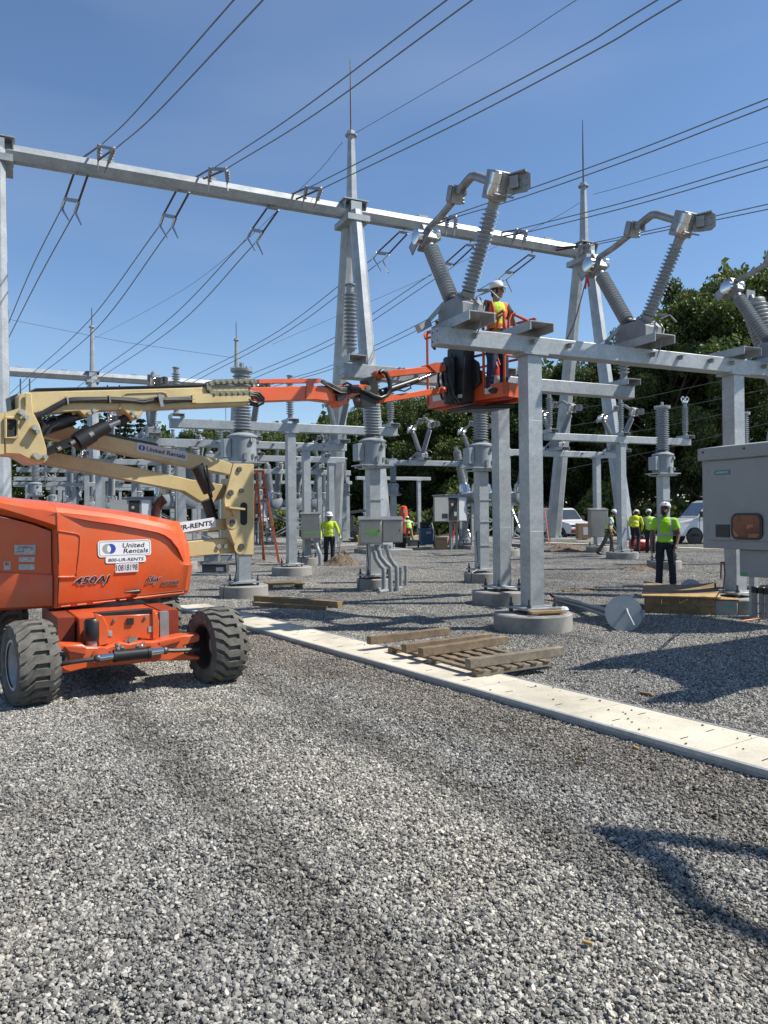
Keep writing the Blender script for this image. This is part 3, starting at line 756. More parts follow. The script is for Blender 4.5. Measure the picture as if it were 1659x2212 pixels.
# instrument transformers
def make_ct():
    root = thing('instrument_transformer', 'x', 'transformer')
    add_post = column_mb(.27, 2.82, .36).build('post', GALV, root, bevel=.01)
    base_plate_mb(.60, .345).build('base_plate', GALV, add_post); add_bolts(add_post, 0, 0, .60, .345)
    s = MB(); 
    for z in (.95, 1.55, 2.1): s.box((.03, -.14, z), (.34, .03, .03)); s.box((-.14, .03, z + .1), (.03, .34, .03))
    s.build('conduit_straps', GALV, add_post)
    pl = MB().box((0, 0, 2.90), (.82, .62, .03)); pl.box((0, 0, 2.835), (.5, .5, .03)); pl.box((0, .2, 2.867), (.7, .1, .05)); pl.box((0, -.2, 2.867), (.7, .1, .05)); pl.build('support_plate', GALV, root)
    t = MB().lathe((0, 0, 0), Z, [(.30, 2.92), (.30, 3.44), (.325, 3.445), (.325, 3.48), (.29, 3.50), (.20, 3.54)], 36).build('tank', TANK, root, smooth=30)
    lu = MB()
    for a in (-1.15, .5, 2.6): lu.obox((.31 * math.cos(a), .31 * math.sin(a), 3.37), (.05 * math.cos(a), .05 * math.sin(a), 0), (-.012 * math.sin(a), .012 * math.cos(a), 0), (0, 0, .05))
    lu.lathe((.12, -.27, 3.36), (.4, -.9, .1), [(.055, 0), (.055, .06), (.03, .061)], 14); lu.lathe((.3, .0, 3.36), (.95, -.3, .1), [(.05, 0), (.05, .06), (.03, .061)], 14)
    lu.obox((-.02, -.31, 3.02), (.03, 0, 0), (0, .03, 0), (0, 0, .07)); lu.obox((.16, -.27, 3.03), (.02, 0, 0), (0, .02, 0), (0, 0, .05)); lu.lathe((.25, -.2, 3.02), (.7, -.7, 0), [(.04, 0), (.04, .05)], 10)
    lu.build('fittings', ALU, t)
    b = MB().box((-.36, .0, 3.20), (.16, .3, .40)); b.build('terminal_box', TANK, t, bevel=.01)
    MB().lathe((0, 0, 0), Z, ins_prof(.145, .20, 3.60, 1.20, 18), 28).build('sheds', PORC, root, smooth=25)
    fl = MB().lathe((0, 0, 0), Z, [(.20, 3.54), (.20, 3.56), (.16, 3.60)], 28)
    for k in range(14): fl.cyl((.18 * math.cos(k * .4488), .18 * math.sin(k * .4488), 3.54), (.18 * math.cos(k * .4488), .18 * math.sin(k * .4488), 3.59), .012, 6)
    fl.build('flange', BOLT, root)
    c = MB().lathe((0, 0, 0), Z, [(.15, 4.80), (.16, 4.83), (.23, 4.86), (.24, 4.90), (.24, 4.92), (.19, 4.94), (.03, 4.95), (.03, 5.06)], 28); c.box((0, 0, 5.02), (.1, .015, .1))
    for k in range(14): c.cyl((.225 * math.cos(k * .4488), .225 * math.sin(k * .4488), 4.92), (.225 * math.cos(k * .4488), .225 * math.sin(k * .4488), 4.96), .014, 6)
    c.build('top_cap', TANK, root)
    MB().tube([(-.16, -.05, 1.3), (-.19, -.05, 1.26), (-.19, -.07, .9), (-.18, -.1, .6), (-.28, -.25, .36), (-.50, -.30, .29), (-.53, -.30, .0)], .012, 6).build('ground_wire', HOSE, root)
    return root
CT = make_ct()
CTG = 'instrument transformers on posts'
def ct(px, Y, label, flabel, r=.5):
    P = V((xat(px, Y), Y, 0)); use(CT, P, GA, label, CTG)
    if flabel: footing(P, r, .27, flabel)
    return P
CT1 = ct(525, 16.6, 'instrument transformer directly behind the cream boom upright', 'round footing beside the cream boom upright, right of the orange hood', .52)
CT2 = ct(806, 18.0, 'instrument transformer whose post carries two steel cabinets', 'dark round footing under the two steel cabinets', .40)
CT3 = ct(1040, 19.5, 'instrument transformer half hidden behind the wide column under the platform', 'round footing of the half hidden transformer left of the wide column', .46)
CT4 = ct(1433, 23.3, 'instrument transformer above the standing man in lime shirt', 'round footing behind the standing man in lime shirt', .50)
ct(1606, 25.0, 'instrument transformer hidden behind the cabinet at right, only its sheds showing', None)

# rows of further switch stands behind
def row(pxl, pxr, px0, Y0, zt, colpx, swpx, label, swlabels, brackets=(), postpx=(), postlabels=(), grp='switch stands', foot=None):
    P = V((xat(px0, Y0), Y0, 0))
    def uo(px):
        k = (px - 829.5) / F; return (k * P.y - P.x) / (GU.x - k * GU.y)
    stand('switch_stand', P, (uo(pxl), uo(pxr)), tuple(uo(c) for c in colpx), zt, label, grp, brackets=tuple(uo(b) for b in brackets))
    for i, c in enumerate(colpx):
        if foot: footing(W(P, uo(c)), .5, .27, foot[i])
    for p, l in zip(swpx, swlabels): use(SW, W(P, uo(p), 0, zt + .002), GA, l, SWG)
    for p, l in zip(postpx, postlabels): use(POST, W(P, uo(p), 0, zt + .002), GA, l, PG)
    return P, uo
PF, uoF = row(215, 748, 662, 27.3, 4.32, (392, 662), (330, 545, 733), 'long switch stand behind the cream boom, right column carrying a steel cabinet',
    ['disconnect switch above the cream boom tail, left of the post insulator', 'disconnect switch tucked behind the transformer at the boom upright', 'disconnect switch under the nose of the orange fly boom'],
    (430, 470, 590, 640, 700), foot=['footing hidden behind the orange hood', 'round footing under the single steel cabinet'])
row(838, 1080, 1000, 39.0, 4.40, (1004,), (912, 1022), 'distant switch stand behind the open grey cabinet',
    ['small distant disconnect switch left of the slanted bushings', 'small distant disconnect switch just left of the wide column'], (880, 960, 1010), foot=['far footing behind the breaker legs'])
row(1085, 1335, 1290, 33.6, 4.38, (1095, 1290), (1205, 1337), 'switch stand behind the right hand T stand',
    ['disconnect switch seen between the nearest column and the leaning leg', 'disconnect switch right of the tall leg on the right'], (1150, 1255, 1300), foot=['footing just right of the wide column', 'footing beside the man leaning on a pole'])
row(330, 757, 690, 46, 4.45, (515, 690, 750), (692,), 'far switch stand seen between ladder and T stand', ['tiny far disconnect switch between the two stands left of centre'], (), (600, 640), ['tiny far post insulator left of the ladder top', 'tiny far post insulator right of the ladder top'])
row(36, 216, 205, 42, 4.45, (188, 222), (), 'far stand left, topmost beam above the orange hood', [], (90, 130, 170), (60, 108, 160), ['far post insulator at the left above the hood, first from the steel leg', 'far post insulator above the hood, second from the steel leg', 'far post insulator above the hood, third from the steel leg'])
row(30, 330, 250, 52, 4.45, (130, 300), (), 'far stand left, second beam above the orange hood', [], (60, 100, 220))
row(30, 480, 250, 62, 4.45, (200, 345, 430), (262,), 'farthest stand left, lowest beam above the hood', ['tiny farthest disconnect switch above the middle of the hood'], ())
row(150, 420, 275, 34.5, 4.36, (213, 385), (240,), 'stand left whose beam shows between the two cream links', ['disconnect switch showing between the two cream links'], (200, 300, 360), (375,), ['post insulator between the cream links at the right'])
row(770, 930, 850, 58, 4.6, (790, 905), (), 'far low stand behind the two steel cabinets', [])
for px, Y, lab in ((77, 38, 'far transformer above the left part of the orange hood'), (441, 44, 'far transformer left of the exhaust pipe'), (742, 43, 'far transformer right of the tall central leg'), (850, 44, 'far transformer above the right steel cabinet'), (700, 60, 'farthest small transformer behind the T stand')):
    ct(px, Y, lab, None)

row(545, 760, 650, 61, 4.5, (560, 700), (), 'farthest thin stand behind the orange ladder', [], (), (580, 625, 720), ['farthest post insulator behind the ladder, first on its stand', 'farthest post insulator behind the ladder, second on its stand', 'farthest post insulator behind the ladder, third on its stand'])
row(100, 470, 300, 74, 4.6, (140, 260, 400), (), 'last pale stand before the conifers', [], (), (120, 180, 320, 440), ['last row post insulator before the conifers, first of four', 'last row post insulator before the conifers, second of four', 'last row post insulator before the conifers, third of four', 'last row post insulator before the conifers, fourth of four'])
row(445, 745, 600, 33.5, 4.36, (480, 715), (), 'stand right behind the long switch stand', [], (500, 560, 640), (478, 560, 705), ['post insulator behind the long switch stand, by the boom upright', 'post insulator behind the long switch stand, over the ladder', 'post insulator behind the long switch stand, by the tall central leg'])

row(28, 215, 130, 46, 3.9, (60, 160), (96, 180), 'far stand with two small switches above the orange hood', ['tiny switch on the far stand above the hood, beside the big steel leg', 'tiny switch on the far stand above the hood, farther from the steel leg'], ())
row(225, 480, 350, 41, 4.1, (290, 420), (310, 430), 'stand in the tangle behind the lower cream link', ['small switch behind the lower cream link, by the exhaust', 'small switch behind the lower cream link, by the riser'], ())
for px, Y, lab in ((165, 47, 'far transformer above the hood between two pale columns'), (300, 52, 'far transformer behind the middle of the lower cream link'), (372, 55, 'far transformer above the exhaust pipe'), (560, 52, 'far transformer seen through the orange ladder'), (640, 50, 'far transformer just beside the T stand column'), (115, 58, 'farthest transformer above the left end of the hood'), (245, 64, 'farthest transformer above the middle of the hood')):
    ct(px, Y, lab, None)

# steel cabinets on posts
def cabinet(name, P, rz, w, d, h, label, mat, cat='cabinet', marks=()):
    root = thing(name, label, cat, P, rz, 'steel control cabinets')
    b = MB().box((0, 0, h / 2), (w, d, h)).build('body', mat, root, bevel=.01)
    t = MB().add([(-w / 2 - .02, -d / 2 - .03, h + .004), (w / 2 + .02, -d / 2 - .03, h + .004), (w / 2 + .02, d / 2 + .01, h + .004), (-w / 2 - .02, d / 2 + .01, h + .004),
                  (-w / 2 - .02, -d / 2 - .03, h + .02), (w / 2 + .02, -d / 2 - .03, h + .02), (w / 2 + .02, d / 2 + .01, h + .09), (-w / 2 - .02, d / 2 + .01, h + .09)],
                 [(0, 3, 2, 1), (4, 5, 6, 7), (0, 1, 5, 4), (2, 3, 7, 6), (0, 4, 7, 3), (1, 2, 6, 5)]).build('sloped_lid', mat, root)
    dr = MB().box((0, -d / 2 - .012, h / 2), (w - .05, .02, h - .05)).build('door', mat, root, bevel=.006)
    MB().cyl((w / 2 - .07, -d / 2 - .022, h * .55), (w / 2 - .07, -d / 2 - .045, h * .55), .018, 10).build('latch', BOLT, dr)
    r = random.Random(3)
    for (x0, x1, z) in marks:
        m = MB(); x = x0
        while x < x1:
            m.prism([(x, -d / 2 - .024, z + r.uniform(-.012, 0)), (x + .035, -d / 2 - .024, z + r.uniform(-.012, 0)), (x + .035, -d / 2 - .024, z + .035 + r.uniform(0, .012)), (x, -d / 2 - .024, z + .035 + r.uniform(0, .012))], (0, -.002, 0)); x += .03
        m.build('green_marking', NEON, dr)
    return root
def pipe_thing(name, runs, r, mat, label, cat, group=None, collars=True):
    root = thing(name, label, cat, (0, 0, 0), 0, group)
    m = MB(); c = MB()
    for pts in runs:
        m.tube(pts, r, 12)
        if collars:
            for q in (pts[0], pts[-1]): c.lathe(V(q) - Z * .06, Z, [(r * 1.28, 0), (r * 1.28, .12)], 14)
    m.build('pipe', mat, root)
    if collars: c.build('collar', mat, root)
    return root
c2 = CT2 + V((.02, -.36, 0))
a1, a2 = at(800, 1172, 17.35), at(847, 1171, 17.55)
cabinet('control_cabinet', (a1.x, a1.y, 1.10), R_(3), .50, .34, .53, 'left of two steel cabinets on the transformer post, with two green marks', STAINLESS, marks=((-.12, .20, .26), (-.01, .15, .18)))
cabinet('control_cabinet', (a2.x, a2.y, 1.12), R_(3), .46, .34, .50, 'right of two steel cabinets on the transformer post, unmarked', STAINLESS)
def cdt(px0, py0, px1, py1, Y, yb): 
    a, b = at(px0, py0, Y), at(px1, py1, Y)
    return [a, a.lerp(b, .12) , V((a.x * .75 + b.x * .25, a.y, a.z * .62 + b.z * .38)), V((a.x * .3 + b.x * .7, a.y, a.z * .33 + b.z * .67)), V((b.x, b.y, b.z + .12)), b, V((b.x, b.y, yb))]
pipe_thing('conduit', [cdt(806, 1186, 829, 1240, 17.25, .05), cdt(815, 1182, 843, 1236, 17.3, .05), cdt(835, 1182, 857, 1236, 17.4, .05)], .052, PVC, 'three bent grey conduits rising to the two steel cabinets', 'conduit')
pipe_thing('conduit_stub', [[gnd(866, 1268), gnd(866, 1268) + Z * .42]], .045, PVC, 'upright grey pipe stub just right of the three bent conduits', 'pipe', 'upright pipe stubs')
pipe_thing('conduit_stub', [[gnd(877, 1267), gnd(877, 1267) + Z * .45]], .04, PVC, 'upright grey pipe stub farthest right of the bent conduits', 'pipe', 'upright pipe stubs')
pipe_thing('conduit_stub', [[gnd(814, 1272), gnd(814, 1272) + Z * .38]], .042, PVC, 'upright grey pipe stub left of the bent conduits', 'pipe', 'upright pipe stubs')
p0, p1 = gnd(805, 1276, .05), gnd(866, 1268, .05)
pipe_thing('loose_pipe', [[p0 + V((0, .1, 0)), p0.lerp(p1, .6) + V((0, .12, 0))]], .04, PVC, 'shorter grey pipe lying before the cabinet footing, behind the longer pipe', 'pipe', 'loose pipes', False)
p0, p1 = gnd(818, 1279, .05), gnd(866, 1270, .05)
pipe_thing('loose_pipe', [[p0, p1]], .048, PVC, 'grey pipe lying in front of the cabinet footing, nearest the viewer', 'pipe', 'loose pipes', False)
a3 = at(672, 1164, 26.9)
cabinet('control_cabinet', (a3.x, a3.y, a3.z), R_(3), .68, .4, .86, 'single steel cabinet with one green mark left of the man in yellow', STAINLESS, marks=((-.22, .26, .20),))
a = at(682, 1172, 26.8); b = at(692, 1200, 26.6)
pipe_thing('conduit', [[at(681, 1166, 26.8), a, at(686, 1185, 26.7), b, V((b.x, b.y, 0))]], .075, PVC, 'single bent grey conduit under the cabinet left of the man in yellow', 'conduit')
a4 = at(1297, 1160, 32.8)
cabinet('control_cabinet', (a4.x - .1, a4.y, a4.z), R_(3), .75, .4, 1.15, 'steel cabinet behind the man in grey sleeves on the right', STAINLESS)

m = MB().tube([W(PA, .30, .25, .42), W(PA, .48, .1, .40), W(PA, .585, -.08, .30), W(PA, .60, -.12, .12), W(PA, .59, -.10, .0)], .011, 6)
tag(m.build('ground_cable', HOSE), 'black ground cable hanging over the rim of the big front footing', 'cable', 'ground cables')
# ------------------------------------------------------------------ dead end gantries, line strings and cables
LD = V((-.579, .815, 0))                            # horizontal run of the overhead lines
GC = V((-1.4, 37.4, 0))
def octo(r0, r1, p0, p1, n=8): return MB().lathe(p0, V(p1) - V(p0), [(r0, 0), (r1, (V(p1) - V(p0)).length)], n)
def gantry(C, zb, zm, zr, us, rb, label, spread=3.1, legr=(.46, .33)):
    root = thing('line_gantry', label, 'gantry', (C.x, C.y, 0), GA, 'dead end line gantries')
    bm6 = MB(); hx = [(rb * math.cos(k * math.pi / 3), zb + rb * math.sin(k * math.pi / 3)) for k in range(6)]   # a corner of the hexagon faces front
    bm6.prism([(us[0], y, z) for y, z in hx], (us[-1] - us[0], 0, 0)).build('beam', GALV, root, smooth=20)
    for u in us:
        for s in (-1, 1):
            l = octo(legr[0], legr[1], (u, s * spread, .25), (u, s * .42, zb - .1)).build('leg', GALV, root, smooth=20)
            b = MB().box((u, s * spread, .24), (1.2, 1.2, .05))
            for q in range(8): b.cyl((u + .5 * math.cos(q * .785 + .39), s * spread + .5 * math.sin(q * .785 + .39), .1), (u + .5 * math.cos(q * .785 + .39), s * spread + .5 * math.sin(q * .785 + .39), .42), .03, 6)
            b.build('base_plate', GALV, l)
        h = MB().box((u, 0, zb), (rb * 1.5, 1.15, .75)); h.box((u, 0, zb + .45), (1.3, 1.2, .05)); h.box((u, 0, zb - .5), (1.15, 1.75, .28))
        for s in (-.55, .55): h.prism([(u + s, -.5, zb + .4), (u + s, .5, zb + .4), (u + s, .1, zb - .5), (u + s, -.1, zb - .5)], (.05, 0, 0))
        h.build('head_bracket', GALV, root)
        u = u - (.5 if u == us[0] else 0)                 # the first mast stands on the outer side of its head
        m = octo(.27, .17, (u, 0, zb + .47), (u, 0, zm)).build('mast', GALV, root, smooth=20)
        c = MB().lathe((u, 0, zm), Z, [(.30, 0), (.30, .08), (.2, .1), (.2, .22)], 8).build('mast_cap', GALV, m)
        MB().lathe((u, 0, zm), Z, [(.045, .2), (.045, 1.8), (.02, zr - zm)], 6).build('lightning_rod', CABLED, m)
    k = MB()
    for a, b in zip(us, us[1:]):
        for q in (.27, .55, .82): k.box((a + (b - a) * q, 0, zb + rb * .87 + .06), (.55, .35, .12))
    k.build('beam_lugs', GALV, root)
    # plinths are things of their own
    for i, u in enumerate(us):
        for s in (-1, 1):
            P = V((C.x, C.y, 0)) + GU * u + GV * (s * spread)
            o = MB().box((0, 0, .05), (2.0, 2.0, .34)).build('gantry_plinth', CONC, bevel=.03); o.location = P; o.rotation_euler = (0, 0, GA)
            d = 'nearer' if s < 0 else 'farther'
            w = ['left', 'central', 'right'][i] if len(us) == 3 else str(i)
            tag(o, 'square concrete plinth under the %s leg of the %s tower of the %s' % (d, w, 'big gantry' if zb > 16.2 else 'distant gantry'), 'plinth', 'square concrete plinths')
    return root
gantry(GC, 16.45, 20.2, 24.0, (-15.44, 0, 14.3), .37, 'big grey line gantry with three leaning leg pairs crossing the sky')
G2 = V((-28.3, 75, 0))
gantry(G2, 15.5, 20.3, 22.3, (-14.3, 0, 14.3), .46, 'distant line gantry low in the sky behind the cream boom', 3.0, (.55, .42))

def curve(pix, P0, ext=None):
    """cable through photo points, all in the vertical line plane through P0"""
    p = [onp(x, y, P0, LD) for x, y in pix]
    if len(p) == 2:
        mid = (p[0] + p[1]) / 2; p = [p[0], mid, p[1]]
    if ext: p.append(p[-1] + (p[-1] - p[-2]).normalized() * ext)
    a = [p[0]]
    q = [p[0] * 2 - p[1]] + p + [p[-1] * 2 - p[-2]]
    for i in range(1, len(q) - 2):
        for k in range(1, 9):
            t = k / 8; t2, t3 = t * t, t * t * t
            a.append(.5 * ((2 * q[i]) + (q[i + 1] - q[i - 1]) * t + (2 * q[i - 1] - 5 * q[i] + 4 * q[i + 1] - q[i + 2]) * t2 + (3 * q[i] - q[i - 1] - 3 * q[i + 1] + q[i + 2]) * t3))
    return a
def cable(pix, P0, r, label, group, mat=None, ext=None, name='overhead_cable'):
    o = MB().tube(curve(pix, P0, ext), r, 6).build(name, mat or CABLE)
    return tag(o, label, 'cable', group)
def beam_pt(px):
    k = (px - 829.5) / F; u = (k * GC.y - GC.x) / (GU.x - k * GU.y); return GC + GU * u
ORD = ['first', 'second', 'third', 'fourth', 'fifth', 'sixth']
INC = [  # clamps(2), rod roots(2), paddle tips(2), cable pixels(2)
 [(214, 316), (245.5, 322), (181, 339), (212, 346), (211, 368), (226, 373), [(221, 311), (288, 247), (505, 0)], [(250, 321), (335, 247), (568, 0)]],
 [(454, 365), (488.6, 366), (409, 391), (440, 386), (449, 415), (492, 413), [(459, 365), (637, 247), (965, 0)], [(490, 364), (680, 247), (1020, 0)]],
 [(662, 405.6), (693, 408), (612, 428), (640, 430), (652, 450), (677, 453), [(668, 405), (950, 262), (1238, 110), (1420, 0)], [(697, 407), (985, 268), (1285, 110), (1470, 0)]],
 [(965, 471), (984, 469), (905, 487), (930, 489), (963, 509), (980, 511), [(970, 467), (1129, 413), (1371, 326), (1659, 213)], [(988, 468), (1131, 425), (1371, 341), (1659, 230)]],
 [(1116, 497), (1136, 501), (1060, 506), (1085, 511), (1102, 536), (1126, 541), [(1121, 495), (1371, 431), (1659, 345)], [(1142, 501), (1371, 443), (1659, 360)]],
 [(1253, 531), (1272, 529), (1178, 537), (1200, 541), (1245, 559), (1262, 560), [(1258, 530), (1440, 490), (1659, 441)], [(1278, 530), (1440, 497), (1659, 452)]]]
OUT = [  # hooks, yoke ends, cable pixels
 [(161, 371), (190, 377), (140, 430), (170, 435), [(133, 450), (68, 580), (17, 701)], [(162, 458), (84, 600), (17, 733)]],
 [(382, 410), (409, 415), (353, 464), (379, 470), [(345, 487), (190, 695), (60, 815)], [(372, 489), (210, 708), (80, 815)]],
 [(578, 448), (602, 453), (544, 496), (568, 501), [(534, 514), (368, 687), (215, 801)], [(554, 522), (388, 698), (222, 812)]],
 [(863, 501), (881, 504), (815, 546), (839, 549), [(806, 558), (605, 713), (439, 802)], [(826, 562), (626, 713), (445, 811)]],
 [(1007, 529), (1025, 531), (963, 568), (980, 573), [(935, 590), (720, 730), (539, 810)], [(948, 597), (735, 735), (552, 816)]],
 [(1141, 551), (1156, 554), (1092, 588), (1109, 590), [(1076, 602), (900, 702), (719, 788), (629, 817)], [(1092, 604), (910, 709), (730, 792), (640, 820)]]]
for i, (c0, c1, r0, r1, t0, t1, k0, k1) in enumerate(INC):
    P = beam_pt((r0[0] + r1[0]) / 2 + 12); S = P + V((.25, -.35, 0))
    q = lambda px: onp(px[0], px[1], S, LD)
    root = thing('line_clamp_set', 'clamp set on the near side of the gantry beam, %s from the left' % ORD[i], 'line fitting', (P.x, P.y, 16.4), GA, 'line clamp sets')
    MB().tube([q(r0), q(c0)], .045, 6).build('strain_rod', MAROON, root, world=True); MB().tube([q(r1), q(c1)], .045, 6).build('strain_rod', MAROON, root, world=True)
    y = MB().bar(q(c0), q(c1), .10, .12); y.ball(q(c0), .10, 8); y.ball(q(c1), .10, 8); y.build('yoke', ALU, root, world=True)
    for c, t in ((c0, t0), (c1, t1)):
        p = MB(); a, b = q(c), q(t); p.tube([a, a.lerp(b, .55)], [.085, .065], 6); p.tube([a.lerp(b, .5), b], [.045, .03], 6)
        for w in (.15, .28, .41, .54): 
            z = a.lerp(b, w); p.obox(z + V((.08, -.05, 0)), (.05, -.03, 0), (.02, .03, 0), (0, 0, .03))
        p.build('jumper_terminal', ALU, root, world=True)
    for j, kk in enumerate((k0, k1)):
        cable(kk, S, .021 + .003, 'thick %s cable running to the %s clamp set from the left' % (('upper', 'lower')[j], ORD[i]), 'incoming overhead cables', ext=12)
for i, (h0, h1, y0, y1, k0, k1) in enumerate(OUT):
    P = beam_pt((h0[0] + h1[0]) / 2); S = P + V((-.25, .3, 0))
    q = lambda px: onp(px[0], px[1], S, LD)
    root = thing('insulator_string', 'double rod string hanging below the gantry beam, %s from the left' % ORD[i], 'line insulator', (P.x, P.y, 15.9), GA, 'double rod strings')
    a = q(h0); b = q(h1)
    for h_, y_ in ((h0, y0), (h1, y1)): MB().tube([q(h_), q(y_)], .045, 6).build('polymer_rod', MAROON, root, world=True)
    MB().bar(q(y0), q(y1), .09, .16).build('yoke', ALU, root, world=True); y = MB().bar(q(h0), q(h1), .09, .12)
    top = beam_pt((h0[0] + h1[0]) / 2 + 8) + V((0, 0, 16.1)); y.tube([top, (a + b) / 2], .04, 6); y.build('yoke', ALU, root, world=True)
    for yy, kk, dx in ((y0, k0, 16), (y1, k1, 13)):
        p = MB(); a, b = q(yy), q(kk[0]); p.tube([a, b], .07, 6); e = q((kk[0][0] + dx, kk[0][1] + 27)); p.tube([b, e], [.07, .035], 6)
        p.build('jumper_terminal', POLISH, root, world=True)
    for j, kk in enumerate((k0, k1)):
        cable(kk, S, .022 + .003, 'thin %s cable sagging away from the %s rod string' % (('left', 'right')[j], ORD[i]), 'outgoing overhead cables', ext=8)
for pix, u, lab, ex in (([(762, 291), (1073, 110), (1245, 0)], 0, 'thin wire rising to the right from the central mast top', 12), ([(1282, 420), (1371, 395), (1659, 307)], 14.3, 'thin wire rising to the right from the right mast top', 12),
                 ([(741, 306), (650, 407), (420, 610), (215, 725)], 0, 'thin wire sloping down to the left from the central mast top', 3), ([(1262, 432), (1180, 480), (1010, 560), (620, 730)], 14.3, 'thin wire sloping down to the left from the right mast top', 3)):
    cable(pix, GC + GU * u, .013, lab, 'thin shield wires', CABLED, ex, 'shield_wire')
for i, (a, b) in enumerate(((( 1170, 897), (1670, 798)), ((1170, 930), (1670, 838)), ((1190, 962), (1670, 872)), ((1200, 1018), (1670, 911)))):
    A_, B_ = at(a[0], a[1], 52), at(b[0], b[1], 44)
    o = MB().tube([A_, (A_ + B_) / 2 - Z * .15, B_, B_ + (B_ - A_) * .4], .014, 5).build('service_wire', CABLE)
    tag(o, 'thin pale wire strung before the dark trees on the right, %s from the top' % ORD[i], 'cable', 'thin wires before the trees')
for i, (a, b) in enumerate((((20, 690), (520, 775)), ((860, 880), (1180, 815)))):
    A_, B_ = at(a[0], a[1], 95), at(b[0], b[1], 95)
    tag(MB().tube([A_, (A_ + B_) / 2 - Z * .4, B_], .022, 5).build('distant_wire', CABLED), ('faint far wire crossing the low sky at left', 'faint far wire before the trees left of the lift platform')[i], 'cable')
# hanging jumpers under the distant gantry beam
for i, px in enumerate((44, 64, 232, 258, 487, 505)):
    a = at(px, 818 if px < 100 else 832, 76); b = V((a.x, a.y, 5.0))
    tag(MB().tube([a, a.lerp(b, .15)], .07, 6).tube([a.lerp(b, .15), b], .03, 5).build('drop_wire', CABLED), 'dark drop wire hanging under the distant gantry beam, %s from the left' % ORD[i], 'cable', 'drop wires under the distant gantry')
# far street lamp
L = at(552, 1110, 88)
root = thing('street_lamp', 'tall dark street lamp far off, right of the cream boom end', 'street lamp', (L.x, L.y, 0))
zt = at(552, 862, 88).z
MB().lathe((0, 0, 0), Z, [(.16, 0), (.09, zt)], 8).build('pole', BLACK, root)
MB().tube([(0, 0, zt - .8), (.6, 0, zt - .1), (2.2, 0, zt + .1)], .05, 6).build('arm', BLACK, root)
MB().box((2.5, 0, zt), (.8, .3, .16)).build('lamp_head', BLACK, root)
# ------------------------------------------------------------------ articulating boom lift
BW = V((.77, .64, 0)).normalized(); BN = V((BW.y, -BW.x, 0))     # along the boom, and towards the viewer
BO = V((-4.1, 8.64, 0))
LIFT = thing('boom_lift', 'orange and cream articulating boom lift with its platform raised beside the switch', 'boom lift', (-3.2, 8.9, 0), 0)
def pl(x, y, n=0.0): return onp(x, y, BO + BN * n, BW)
def sofp(p): return (p - BO).dot(BW)
def Pt(s, n, z): return V((BO.x, BO.y, 0)) + BW * s + BN * n + Z * z
def trace(name, px, n1, n0, mat, parent=LIFT, bevel=.008):
    return MB().prism([pl(x, y, n1) for x, y in px], BN * (n0 - n1)).build(name, mat, parent, world=True, bevel=bevel)
def pin(mb, x, y, n, r=.035, l=.03): p = pl(x, y, n); mb.cyl(p, p + BN * l, r, 12)
def LB(mb, name, mat, parent=LIFT, **k): return mb.build(name, mat, parent, world=True, **k)

